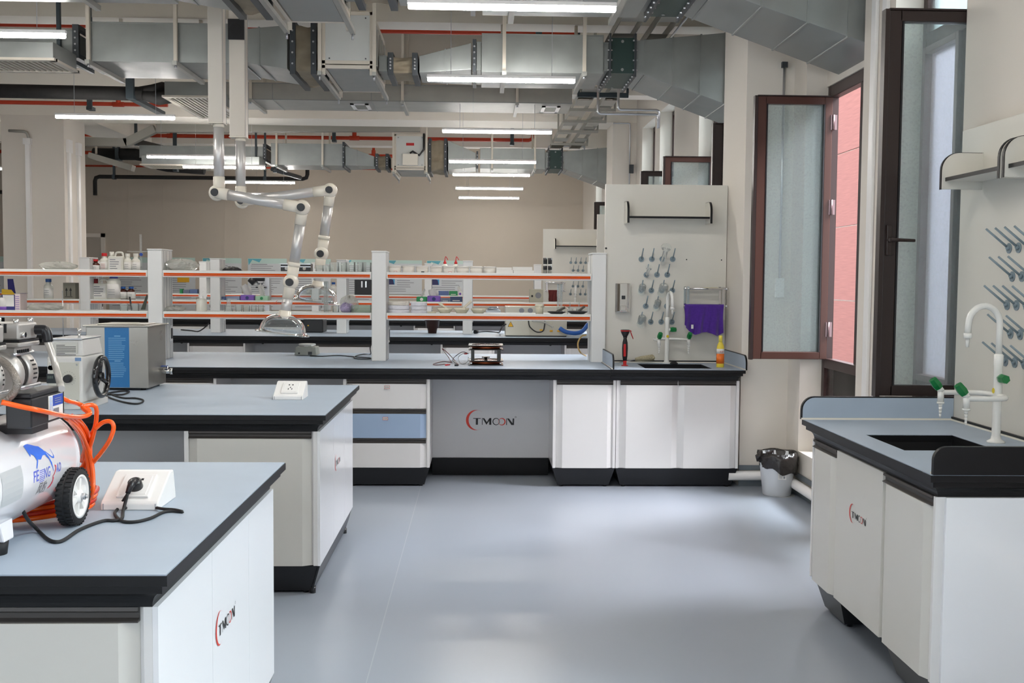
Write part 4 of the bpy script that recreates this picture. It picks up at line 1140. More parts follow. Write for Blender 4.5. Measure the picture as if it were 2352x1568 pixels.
def diffuser(label, x0, x1, y0, y1, z0, z1):
    t = thing('air_grille_unit', label, 'air grille', (x0, y0, z0))
    MB().box(x0, x1, y0, y1, z0+.02, z1).build('box', m_galv, t, .002)
    f = MB().box(x0-.02, x1+.02, y0-.03, y0+.03, z0, z0+.02).box(x0-.02, x1+.02, y1-.03, y1+.03, z0, z0+.02).box(x0-.02, x0+.03, y0, y1, z0, z0+.02).box(x1-.03, x1+.02, y0, y1, z0, z0+.02)
    f.build('frame', m_strut, t)
    g = MB(); k = int((x1-x0)/.045)
    for i in range(k): g.box(x0+.03+(x1-x0-.06)*i/k, x0+.03+(x1-x0-.06)*(i+.45)/k, y0+.03, y1-.03, z0+.004, z0+.018)
    g.build('slats', mat('beige_slats', (206, 200, 184), .5), t)
    return t
def run(Y0, where, mirror, tag_):
    y0, y1 = Y0, Y0+.75; z0, z1 = 3.18, 3.485
    m = m_galv
    duct('straight duct left of the green damper, '+tag_, .015, 1.02, y0, y1, z0, z1, hangers=(.20, .86), fl=() if mirror else ())
    damper('dark green square damper in '+tag_, 1.075, 1.285, y0+.02, y1-.02, z0+.005, z1-.01)
    duct('short steel collar beside the green damper, '+tag_, 1.02, 1.067, y0+.04, y1-.04, z0+.03, z1-.05)
    t = taper('duct branch widening down to the window wall, '+tag_, 1.293, (2.374 if where == 0 else 2.224), (y0+.03, y1-.03, z0+.02, z1-.03), (y0+.0, y1+.04, z0-.34+(.04 if where else 0), z1+.06), ribs=(.08, .33, .58, .8), name='duct_branch')
    if not mirror:
        taper('small taper between sleeve and straight duct, '+tag_, -.50, -.07, (y0+.06, y0+.52, 3.175, 3.31), (y0+.02, y1-.02, z0+.02, z1-.07), ribs=(.5,))
        f = thing('duct_flange', 'dark bolted flange left of the straight duct, '+tag_, 'flange', (-.06, y0, z0)); flange(f, -.045, y0+.03, y1-.03, z0+.03, z1-.08)
        duct('short neck joining the dark flange to the duct, '+tag_, -.028, .013, y0+.04, y1-.04, z0+.02, z1-.06)
        canvas('small crumpled canvas sleeve right of the fan unit, '+tag_, -.735, -.535, (y0+.06, y0+.50, 3.175, 3.30), 1)
        duct('short square collar on the right of the fan unit, '+tag_, -.835, -.765, y0+.08, y0+.5, 3.19, 3.31)
        fan_unit('big pale fan unit hung in '+tag_, -1.265, -.855, y0-.2, y1+.15, 3.10, 3.60)
        canvas('tall brown canvas sleeve left of the fan unit, '+tag_, -1.53, -1.36, (y0+.02, y1, 3.165, 3.54), 5)
        taper('taper from the long left duct to the tall sleeve, '+tag_, -1.93, -1.575, (y0+.02, y1-.04, 3.23, 3.50), (y0+.0, y1, 3.18, 3.53), ribs=(.35,))
        duct('long left duct on pale hangers, '+tag_, -3.19, -1.935, y0, y1, 3.22, 3.53, hangers=(-3.17, -2.47))
    else:
        taper('taper left of the straight duct, '+tag_, -.48, -.05, (y0, y1, 3.15, 3.60), (y0+.02, y1-.02, z0+.02, z1-.07), ribs=(.5,))
        f = thing('duct_flange', 'dark bolted flange left of the straight duct, '+tag_, 'flange', (-.03, y0, z0)); flange(f, -.03, y0+.03, y1-.03, z0+.03, z1-.08)
        canvas('tall brown canvas sleeve right of the fan unit, '+tag_, -.76, -.52, (y0+.02, y1, 3.14, 3.60), 3)
        fan_unit('pale fan unit with a junction box and black cable, '+tag_, -1.29, -.81, y0-.2, y1+.15, 3.07, 3.66, True)
        canvas('small round canvas sleeve left of the fan unit, '+tag_, -1.58, -1.42, (y0+.06, y0+.52, 3.18, 3.36), 2)
        taper('taper between long left duct and small sleeve, '+tag_, -2.06, -1.62, (y0+.02, y1-.04, 3.2, 3.50), (y0+.06, y0+.52, 3.2, 3.35), ribs=(.4,))
        duct('long left duct on pale hangers, '+tag_, -3.19, -2.09, y0, y1, 3.20, 3.52, hangers=(-3.1, -2.4), fl=(-2.08,))
    f = thing('duct_flange', 'dark bolted flange at the left end of the long duct, '+tag_, 'flange', (-3.3, y0, 3.3)); flange(f, -3.29, y0+.05, y1-.05, 3.28, 3.48, .05)
    duct('small flat duct leading left from the long duct, '+tag_, -5.2, -3.32, y0+.04, y1-.06, 3.29, 3.47, seams=(-3.9, -4.5), dark=(-3.42,))
    diffuser('louvred air grille box below the small left duct, '+tag_, -5.0, -3.27, y0-.5, y0-.02, 3.115, 3.26)
run(6.28, 0, False, 'nearest duct run')
run(8.90, 1, False, 'second duct run')
run(16.6, 2, True, 'farthest duct run')
# flat supply duct with ceiling vents
Y3 = 11.7
xa, xb = -2.75, oy(1308, 245, Y3+.35).x
x_ = lambda px: oy(px, 250, Y3+.35).x
duct('wide flat supply duct with square vents in its underside, in the middle of the room', xa, xb, Y3, 12.42, 3.385, 3.56, m=m_galvd,
     hangers=(x_(592), x_(930), x_(1185)), seams=(x_(640), x_(860), x_(1087)), bottom_vents=((x_(808), x_(850)), (x_(1243), x_(1285))))
# ---- painted sprinkler pipes
def pipe(label, pts, r, m, name='sprinkler_pipe', cat='pipe', tees=(), n=10, rods=()):
    P_ = [Vector(p) for p in pts]
    t = thing(name, label, cat, P_[0])
    out = [P_[0]]
    for i in range(1, len(P_)-1):                       # rounded elbows
        a, b, c = P_[i-1], P_[i], P_[i+1]; d = min(2.2*r, (a-b).length*.45, (c-b).length*.45)
        p, q = b+(a-b).normalized()*d, b+(c-b).normalized()*d
        out += [p.lerp(b, .0), p*.25+b*.5+q*.25, q]
    out.append(P_[-1])
    MB().tube(out, r, n).build('pipe', m, t)
    for f in rods:
        k_ = max(0, min(len(P_)-2, int(f))); c = P_[k_].lerp(P_[k_+1], f-int(f)); MB().box(c.x-.02, c.x+.02, c.y-.02, c.y+.02, c.z+r*.8, ZC).build('hanger_rod', m_dstrut, t); MB().box(c.x-.03, c.x+.03, c.y-r-.01, c.y+r+.01, c.z-r-.01, c.z+r).build('clamp', m_dstrut, t)
    for c, d, L in tees:
        c = Vector(c)
        MB().cyl(c-Vector((2.6*r, 0, 0)), c+Vector((2.6*r, 0, 0)), r*1.25, n=n).cyl(c, c+Vector(d)*L, r*.8, n=8).cyl(c, c+Vector(d)*r*3.2, r*1.15, n=n).build('branch_tee', m, t)
    return t
Yp = 10.45
a, b, c = oy(-60, 37, Yp), oy(875, 71.5, Yp), oy(1326, 76, Yp)
zr = b.z
pipe('thick red sprinkler pipe crossing the whole ceiling, ending in an upward elbow', [(-9, Yp, zr+.02), (c.x, Yp, zr), (c.x, Yp, ZC)], .024, m_red, tees=[((oy(598, 65, Yp).x, Yp, zr), (0, 0, 1), ZC-zr), ((oy(295, 55, Yp).x-.0, Yp, zr+.01), (0, 0, 1), .3)])
Y = 13.0; zz = oy(990, 195, Y).z
pipe('red sprinkler pipe glimpsed just below the second duct run', [(-6, Y, zz+.02), (oy(1130, 198, Y).x, Y, zz)], .022, m_red)
Y = 13.6; a, b = oy(0, 236, Y), oy(385, 247, Y)
pipe('red sprinkler pipe passing in front of the left pillar', [(-9, Y, a.z+.02), (b.x, Y, a.z)], .026, m_red, tees=[((oy(272, 243, Y).x, Y, a.z), (0, 0, 1), .5)])
Y = 18.1; b, c = oy(814, 317, Y), oy(1224, 323, Y)
pipe('red sprinkler pipe in front of the far wall with one branch going up', [(-7.6, Y, b.z), (c.x, Y, b.z), (c.x, Y, ZC)], .032, m_red, tees=[((b.x, Y, b.z), (0, 0, 1), .5), ((oy(395, 305, Y).x, Y, b.z), (0, 0, 1), .5)])
Y = 20.5; b = oy(850, 358, Y)
pipe('lower red sprinkler pipe near the far wall', [(-9, Y, b.z), (oy(906, 359, Y).x, Y, b.z)], .034, m_red, tees=[((oy(858, 358, Y).x, Y, b.z), (0, 0, 1), .3)])
Y = 22.0; b = oy(850, 388, Y)
pipe('lowest thin red sprinkler pipe in front of the far wall', [(-8.5, Y, b.z), (oy(905, 388, Y).x, Y, b.z)], .02, m_red)
# dark hangers of the pipes
for i, (px, y0_, y1_, Y, lab) in enumerate([(1237, 52, 90, 10.4, 'dark strut holding the thick red pipe at its right end'), (209, 165, 248, 13.55, 'dark strut holding the red pipe near the left pillar'),
        (404, 275, 390, 17.9, 'dark strut left of the two hanging columns'), (768, 280, 322, 18.05, 'dark strut holding the far red pipe'), (1176, 285, 330, 18.05, 'dark strut at the right of the far red pipe')]):
    p = oy(px, y1_, Y)
    t = thing('pipe_hanger', lab, 'hanger', p)
    MB().box(p.x-.03, p.x+.03, Y-.06, Y-.03, p.z, ZC).build('strut', m_dstrut, t)
    MB().box(p.x-.035, p.x+.035, Y-.07, Y+.06, p.z-.03, p.z+.01).build('bracket', m_dstrut, t)
# insulated black pipes
Y = 11.35; a, b = oy(0, 206, Y), oy(300, 215, Y)
pipe('thick black insulated pipe crossing behind the left air grille', [(-8, Y, a.z+.01), (oy(330, 214, Y).x, Y, b.z)], .072, m_bpipe, 'insulated_pipe', n=16)
t = thing('insulated_pipe', 'tangle of black insulated pipe bends left of the hanging columns', 'pipe', b)
q = lambda px, py, d=0: oy(px, py, Y+d)
MB().tube([q(310, 212), q(350, 205), q(372, 200, .1), q(395, 202, .2)], [.05, .05, .055, .05], 12).build('bend', m_bpipe, t)
MB().tube([q(330, 218), q(365, 226), q(400, 222, .1), q(425, 212, .2), q(440, 205, .4)], [.06, .07, .065, .06, .05], 12).build('bend', m_bpipe, t)
MB().tube([q(380, 205), q(405, 212), q(428, 222), q(448, 232)], [.03, .045, .045, .02], 12).build('bend', m_bpipe, t)
MB().cyl(q(418, 208), q(424, 210), .03).build('valve', m_redp, t); MB().box(q(432, 208).x, q(442, 208).x, Y, Y+.03, q(432, 216).z, q(432, 203).z).build('valve_tag', MC['yellow_sticker'], t)
MB().box(q(306, 200).x-.04, q(306, 200).x+.04, Y-.12, Y-.08, q(306, 222).z, ZC).build('hanger_rod', m_dstrut, t)
MB().box(q(306, 200).x-.04, q(306, 200).x+.04, Y-.12, Y+1.0, q(306, 224).z-.03, q(306, 222).z).build('cross_bar', m_dstrut, t)
t = diffuser('white ceiling air unit left of the hanging columns, seen from below', -3.15, -2.70, 10.9, 12.3, 3.26, 3.42)
Y = 20.5; a = oy(218, 404, Y); b = oy(706, 412, Y); z_ = oy(450, 408, Y).z
pipe('thin black insulated pipe low on the far wall, with elbows at both ends', [(a.x, Y, z_-.35), (a.x, Y, z_), (b.x, Y, z_), (b.x, Y, z_+.22)], .038, m_bpipe, 'insulated_pipe', rods=(1.09, 1.8))
pipe('black insulated pipe at the far left edge behind the left pillar', [(-12, Y, oy(0, 441, Y).z), (oy(30, 441, Y).x, Y, oy(0, 441, Y).z)], .038, m_bpipe, 'insulated_pipe')
Y = 19.0
pipe('black insulated pipe bending above the second tube lamp', [oy(215, 353, Y), oy(330, 355, Y), oy(365, 380, Y), oy(470, 388, Y)], .10, m_bpipe, 'insulated_pipe', n=14, rods=(.5,))
pipe('dark sloping pipe coming down toward the fume arms', [oy(300, 322, 17.5), oy(420, 352, 18), oy(500, 378, 18.5)], .05, mat('grey_insulation', (88, 84, 80), .8), 'insulated_pipe', rods=(.1,))
pipe('short dark sloping drain pipe under the farthest duct run', [oy(625, 388, 19.5), oy(690, 408, 20.3)], .04, m_flange, 'insulated_pipe', rods=(.1,))
# trunking
def trunk(label, pts, w, h, m=m_tray):
    P_ = [Vector(p) for p in pts]; t = thing('cable_trunking', label, 'trunking', P_[0])
    for a, b in zip(P_[:-1], P_[1:]):
        d = Vector((b.x-a.x, 0, b.z-a.z)).normalized(); u = Vector((-d.z, 0, d.x))*h
        if a is P_[0]: MB().box(a.x+.1, a.x+.13, a.y+w/2, a.y+w/2+.03, a.z+h*.8, ZC).build('hanger_rod', m_strut, t)
        MB().hull8([a, a+Vector((0, w, 0)), a+Vector((0, w, 0))+u, a+u], [b, b+Vector((0, w, 0)), b+Vector((0, w, 0))+u, b+u]).build('channel', m, t)
    return t
Y = 16.25
trunk('grey metal trunking stepping down toward the left behind the far beam', [oy(150, 332, Y), oy(290, 336, Y), oy(358, 303, Y), oy(964, 301, Y)], .12, .12)
trunk('grey trunking sloping at the left, behind the pillar', [oy(200, 362, 18.5), oy(300, 392, 18.5)], .2, .10)
def long_tray(label, x0, x1, z):
    t = thing('cable_tray', label, 'cable tray', (x0, 5.6, z))
    for xx in (x0, x1-.006): MB().box(xx, xx+.006, 5.6, 17.2, z, z+.07).build('side_rail', m_galvd, t)
    for k in range(14): MB().box(x0+.006, x1-.006, 5.8+k*.84, 6.2+k*.84, z, z+.006).build('tray_plate', m_tray, t)
    return t
long_tray('left one of the two cable trays running along the window side', 1.13, 1.32, 3.56)
long_tray('right one of the two cable trays running along the window side', 1.44, 1.60, 3.56)
for i, (Y, lab) in enumerate([(7.8, 'near crossbar above the duct branch'), (10.3, 'crossbar behind the green damper'), (12.0, 'heavy dark crossbar below the green damper'), (13.1, 'second crossbar below the heavy one'), (14.05, 'third crossbar'), (15.0, 'fourth crossbar'), (16.4, 'last crossbar')]):
    t = thing('tray_support', 'hanging support of the two cable trays, '+lab, 'hanger', (1.1, Y, 3.5))
    m = m_dstrut if i == 2 else m_tray; h = .05 if i == 2 else .035
    zt_ = 3.56
    MB().box(1.09, 1.66, Y-.02, Y+.02, zt_-h-.003, zt_-.003).build('crossbar', m, t)
    for x in (1.10, 1.65): MB().box(x-.012, x+.012, Y-.02, Y+.02, zt_-.003, ZC).build('hanger_rod', m, t)
    if i > 1: MB().box(1.46, 1.60, Y-.02, Y+.06, zt_+.008, zt_+.05).build('splice_plate', m_galvd, t)
for i, (Y, x1_) in enumerate([(10.9, 1.815), (18.6, 1.82)]):
    z_ = oy(1450, 262, 10.9).z if i == 0 else oy(1340, 336, 18.6).z
    for k in (0, 1):
        pipe(('upper' if k else 'lower')+' steel conduit from the cable trays to the window wall, '+('near pair' if i == 0 else 'far pair'),
             [(1.2+.2*k, Y-.05*k, 3.56), (1.2+.2*k, Y-.05*k, z_+.035*k), (x1_, Y-.05*k, z_+.035*k), (x1_, Y-.05*k, z_-.14)], .013, m_alu, 'steel_conduit', 'conduit', n=8)
pipe('long thin steel rod running above the window-side trays', [(1.78, 6.4, 3.74), (1.78, 13.5, 3.74)], .011, m_alu, 'steel_conduit', 'conduit', n=8)
p = oy(1447, 300, 15.18)
pipe('thin conduit on the far window pillar with a small dark box', [(1.89, 15.17, p.z-.02+.12), (p.x, 15.17, p.z+.10), (p.x, 15.17, 1.9)], .010, m_alu, 'steel_conduit', 'conduit', n=8)
q2 = oy(1450, 388, 15.15); single('junction_box', MB().box(q2.x-.03, q2.x+.03, 15.12, 15.18, q2.z-.06, q2.z+.06), m_flange, 'small dark box on the far window pillar', 'junction box', (q2.x, 15.16, q2.z-.06))
# conduits on the left pillar
p = oy(66, 400, 15.18)
t = thing('pillar_conduit', 'white trunking running down the face of the left pillar', 'conduit', (p.x, 15.18, 0))
MB().box(p.x-.03, p.x+.03, 15.14, 15.20, 0, oy(66, 322, 15.18).z).build('trunk', m_plw, t)
MB().box(p.x-.05, p.x+.05, 15.12, 15.20, oy(66, 332, 15.18).z, oy(66, 318, 15.18).z).build('box', m_plw, t)
pipe('steel conduit elbow at the top of the left pillar', [oy(20, 300, 15.15), oy(62, 302, 15.15), oy(66, 318, 15.15)], .02, m_galvd, 'steel_conduit', 'conduit', n=8)
for i, yy in enumerate((15.35, 15.7)):
    t = thing('pillar_conduit', ('nearer' if i == 0 else 'farther')+' narrow trunking on the aisle side of the left pillar', 'conduit', (-5.79, yy, 0))
    MB().box(-5.79, -5.76, yy-.04, yy+.04, 0, 3.35).build('trunk', m_plw, t)
    MB().box(-5.79, -5.75, yy-.07, yy+.07, 3.2, 3.38).build('box', m_plw, t)

# ---- two extraction arms hanging from ceiling columns
def P3(px, py, Y): return oy(px, py, Y)
def joint(t, c, r=.058, cap=True, capside=-1):
    m = MB().ball(c, r, 20)
    o = m.build('ball_joint', m_cream, t)
    if cap:
        k = MB().cyl((c.x, c.y-r*.85, c.z), (c.x, c.y-.0755, c.z), .029, .027, n=22).build('joint_knob', m_blackp, o)
    return o
def tubeseg(t, a, b, r=.0375, m=None, name='tube'):
    return MB().cyl(a, b, r, n=26).build(name, m or m_satin, t)
def collar(t, a, b, r=.0415):
    return MB().cyl(a, b, r, n=26).build('collar', m_cream, t)
def arm(label, Y, col_px, box_bottom, tube_px, J1, J2, J3, hood_top, hood_c, tilt, vent=False):
    t = thing('extraction_arm', label, 'fume arm', (P3(tube_px, 430, Y).x, Y, 1.1))
    xa, xb = P3(col_px[0], box_bottom, Y-.06).x, P3(col_px[1], box_bottom, Y-.06).x
    zb = P3(col_px[0], box_bottom, Y-.06).z
    c = MB().box(xa, xb, Y-.06, Y+.06, zb, ZC); col = c.build('ceiling_column', m_column, t, .005)
    g = MB().box(xb-.004, xb+.0015, Y-.05, Y-.047, zb, ZC).box(xb-.002, xb+.0015, Y+.05, Y+.053, zb, ZC); g.build('column_groove', m_greyink, col)
    MB().box(xa-.004, xb+.004, Y-.064, Y+.064, zb-.006, zb).build('end_plate', m_cream, col)
    if vent:
        v = P3(543, 68, Y-.06)
        MB().box(v.x-.062, v.x+.062, Y-.078, Y-.06, v.z-.078, v.z+.078).build('outlet_plate', m_blackp, col)
        MB().lathe([(.045, -.004), (.04, .006), (.001, .008)], (v.x, Y-.078, v.z), 20, axis='y').build('outlet_ring', m_rubber, col)
    xt = P3(tube_px, 400, Y).x
    tubeseg(t, (xt, Y, zb), (xt, Y, J1.z+.07)); collar(t, (xt, Y, zb-.03), (xt, Y, zb-.006), .040)
    collar(t, (xt, Y, J1.z+.115), (xt, Y, J1.z+.0))
    joint(t, J1); 
    d = (J2-J1).normalized(); off = Vector((0, -.03, 0))
    collar(t, J1+off, J1+d*.09+off); tubeseg(t, J1+d*.08+off, J2-d*.10+off); collar(t, J2-d*.125+off, J2+off)
    joint(t, J2)
    d = (J3-J2).normalized(); off = Vector((0, .02, 0))
    collar(t, J2+off, J2+d*.125+off); tubeseg(t, J2+d*.12+off, J3-d*.13+off); collar(t, J3-d*.145+off, J3-d*.115+off, .045); collar(t, J3-d*.12+off, J3+off)
    joint(t, J3)
    d = (hood_top-J3).normalized()
    collar(t, J3, J3+d*.12); tubeseg(t, J3+d*.11, hood_top)
    R_ = .182; h = .15
    M_ = Matrix.Translation(hood_top) @ Matrix.Rotation(tilt, 4, 'Y')
    hd = MB(); pr = [(.05, 0), (.07, -.008)]
    for k in range(1, 9): a = PI/2*k/8; pr.append((.06+(R_-.075)*math.sin(a), -.01-h*.8*(1-math.cos(a))))
    pr += [(R_-.008, -h*.83), (R_+.012, -h*.88), (R_+.014, -h*.93), (R_-.006, -h*.91), (R_-.016, -h*.83)]
    pr += [(.06+(R_-.08)*math.sin(PI/2*k/8), -.015-h*.8*(1-math.cos(PI/2*k/8))) for k in range(8, 0, -1)]
    hd.lathe(pr, (0, 0, 0), 40).xf(M_).build('acrylic_hood', m_acr, t)
    MB().lathe([(.042, .03), (.046, .0), (.066, -.004), (.07, -.014), (.06, -.018)], (0, 0, 0), 28).xf(M_).build('hood_collar', m_cream, t)
    return t
J = lambda px, py, Y: P3(px, py, Y)
ya_, yb_ = 7.78, 8.5
a1 = arm('nearer cream extraction arm with a clear dome hood, in front of the rack', ya_, (478, 511), 280, 503, J(498, 443, ya_), J(694, 477, ya_), J(668, 648, ya_), J(654, 722, ya_), None, -.0+.13)
# brand mark on the lower tube
q = MB(); c = J(650, 694, ya_); r_, k_ = MB(), MB()
logo(r_, k_, lambda u, v: (c.x+u*.8-.01, ya_-.0385, c.z+v*.8), .035); r_.build('logo_red', MC['logo_red'], a1); k_.build('logo_lettering', m_ink, a1)
arm('farther cream extraction arm, its hood half hidden behind the rack shelf', yb_, (527, 563), 313, 553, J(556, 462, yb_), J(758, 437, yb_), J(738, 583, yb_), J(730, 654, yb_), None, .12, True)

# ================================================================== FOREGROUND EQUIPMENT
def smooth_path(P_, k=3, sub=4):
    P_ = [Vector(p) for p in P_]; out = []
    for i in range(len(P_)-1):
        a, b, c, d = P_[max(i-1, 0)], P_[i], P_[i+1], P_[min(i+2, len(P_)-1)]
        for j in range(sub):
            t = j/sub
            out.append(.5*((2*b)+(-a+c)*t+(2*a-5*b+4*c-d)*t*t+(-a+3*b-3*c+d)*t**3))
    out.append(P_[-1]); return out
# ---- air compressor on the nearest bench
TX, TZ, TR = -1.14, 1.012, .122
comp = thing('air_compressor', 'white portable air compressor with silver twin pump heads, on the nearest bench', 'air compressor', (TX, 2.5, TOPZ))
m_tank = mat('white_tank_enamel', (238, 236, 240), .16, spec=.5, coat=.4)
prof = [(.001, 1.98)]
for k in range(1, 8): a = PI/2*k/7; prof.append((TR*math.sin(a), 2.03-.05*math.cos(a)))
prof += [(TR, 2.2), (TR, 2.745)]
for k in range(1, 8): a = PI/2*k/7; prof.append((max(.001, TR*math.cos(a)), 2.745+.055*math.sin(a)))
MB().lathe(prof, (TX, 0, TZ), 56, axis='y').build('tank', m_tank, comp)
MB().lathe([(TR+.0005, 2.735), (TR+.002, 2.74), (TR+.0005, 2.745)], (TX, 0, TZ), 56, axis='y').build('weld_bead', m_tank, comp)
m_cast = mat('cast_aluminium', (190, 186, 182), .38, metal=.5, noise=.02, nscale=30, bump=.015, bscale=200)
MZ, MX = 1.232, -1.168
for y0, y1, nm in ((2.45, 2.545, 'near'), (2.615, 2.735, 'far')):
    p = MB().lathe([(.001, y0), (.048, y0), (.058, y0+.012), (.058, y0+.03)], (MX, 0, MZ), 36, axis='y').build('motor_cover', m_cast, comp, .001)
    MB().lathe([(.054, y0+.03), (.054, y0+.056)], (MX, 0, MZ), 36, axis='y').build('motor_core', mat('dark_motor_core', (58, 54, 52), .5, metal=.4), comp)
    g = MB().lathe([(.057, y0+.056), (.062, y0+.066), (.062, y1-.02), (.05, y1-.004), (.02, y1), (.001, y1)], (MX, 0, MZ), 36, axis='y')
    c = g.build('motor_cover', m_cast, comp, .001)
    v = MB()
    for k in range(5): a = -.2+.18*k; v.box(MX+.0615*math.cos(a)-.0015, MX+.0615*math.cos(a)+.0015, y0+.07, y1-.03, MZ+.0615*math.sin(a)-.002, MZ+.0615*math.sin(a)+.002)
    v.build('cooling_slots', m_ink, c)
    r = MB()
    for a in (.9, -.5, -1.2): r.cyl((MX+.064*math.cos(a), y0, MZ+.064*math.sin(a)), (MX+.064*math.cos(a), y1, MZ+.064*math.sin(a)), .0045, n=8)
    r.build('tie_rods', m_alu, comp)
    xr = -1.113
    n_ = MB().box(xr-.10, xr-.012, y0+.012, y1-.012, MZ+.045, 1.300); n_.build('cylinder_neck', m_cast, comp, .003)
    f = MB()
    for k in range(6): f.box(xr-.012, xr-.009, y0+.02+k*.012, y0+.025+k*.012, MZ+.052, 1.292)
    f.build('neck_fins', m_ink, comp)
    MB().box(xr-.118, xr+.004, y0-.002, y1+.0, 1.300, 1.312).build('head_plate', m_cast, comp, .004)
    MB().box(xr-.116, xr+.002, y0, y1-.002, 1.312, 1.317).build('gasket', m_blackp, comp)
    MB().box(xr-.114, xr, y0+.004, y1-.006, 1.317, 1.358).build('cylinder_head', m_cast, comp, .005)
    f = MB()
    for k in range(6): f.box(xr-.10+k*.013, xr-.094+k*.013, y0+.002, y0+.005, 1.335, 1.357)
    f.build('head_grooves', m_ink, comp)
    b = MB()
    for yy in (y0+.018, y1-.02): b.cyl((xr-.012, yy, 1.355), (xr-.012, yy, 1.368), .007, n=6).cyl((xr-.09, yy, 1.355), (xr-.09, yy, 1.368), .007, n=6)
    b.cyl((xr-.002, y0+.02, 1.33), (xr+.01, y0+.02, 1.33), .007, n=8)
    b.build('head_bolts', m_chrome, comp)
MB().tube(smooth_path([(-1.17, 2.545, 1.335), (-1.16, 2.58, 1.34), (-1.165, 2.62, 1.335)]), .009, 10).build('link_pipe', m_cast, comp)
e = [oy(82, 757, 2.70), oy(98, 757, 2.70), oy(106, 762, 2.70), oy(110, 785, 2.70)]
MB().tube(smooth_path(e), .0125, 12).build('black_elbow', m_blackp, comp)
MB().tube(smooth_path([oy(107, 780, 2.70), oy(120, 815, 2.69), oy(130, 850, 2.67), oy(141, 893, 2.56)]), .0085, 10).build('clear_air_line', mat('silver_hose', (206, 202, 196), .2, metal=.4), comp)
MB().tube(smooth_path([oy(-10, 823, 2.42), oy(18, 840, 2.40), oy(36, 868, 2.38), oy(38, 890, 2.38), oy(20, 915, 2.38), oy(-5, 926, 2.38)]), .0085, 10).build('braided_air_line', mat('braided_steel', (150, 142, 134), .35, metal=.7, bump=.5, bscale=250), comp)
# pressure switch box with its label
sx0, sx1, sy0, sy1, sz0, sz1 = -1.05, -.993, 2.395, 2.585, 1.134, 1.212
s = MB().box(sx0, sx1, sy0, sy1, sz0, sz1-.012).box(sx0+.004, sx1-.003, sy0+.004, sy1-.004, sz1-.012, sz1).build('pressure_switch', m_blackp, comp, .003)
MB().box(sx0-.04, sx1-.02, sy0+.05, sy1-.05, TZ+TR-.02, sz0).build('switch_bracket', m_blackp, comp)
ly0, ly1 = 2.488, 2.572
MB().box(sx1, sx1+.001, ly0, ly1, sz0+.006, sz1-.016).build('switch_label', m_paper, comp)
MB().box(sx1+.001, sx1+.0015, ly0+.024, ly1-.001, sz1-.042, sz1-.017).build('switch_label_blue', mat('label_blue', (44, 74, 172), .5), comp)
q = MB(); lettering(q, 'R', .045, lambda u, v: (sx1+.0018, ly0+.003+u*.8, sz1-.050+v), .02); q.build('switch_label_letter', mat('pale_blue_ink', (188, 204, 236), .5), comp)
q = MB()
for k in range(12): q.box(sx1+.001, sx1+.0017, ly0+.026+k*.0028, ly0+.026+k*.0028+(.0016 if k % 3 else .0008), sz0+.016, sz0+.030)
for k in range(3): q.box(sx1+.0015, sx1+.002, ly0+.034, ly1-.012, sz1-.026-k*.005, sz1-.0245-k*.005)
q.build('switch_label_print', m_greyink, comp)
MB().box(sx0-.045, sx0-.02, sy0-.03, sy0-.01, sz0-.006, sz0+.008).build('red_button', m_redp, comp)
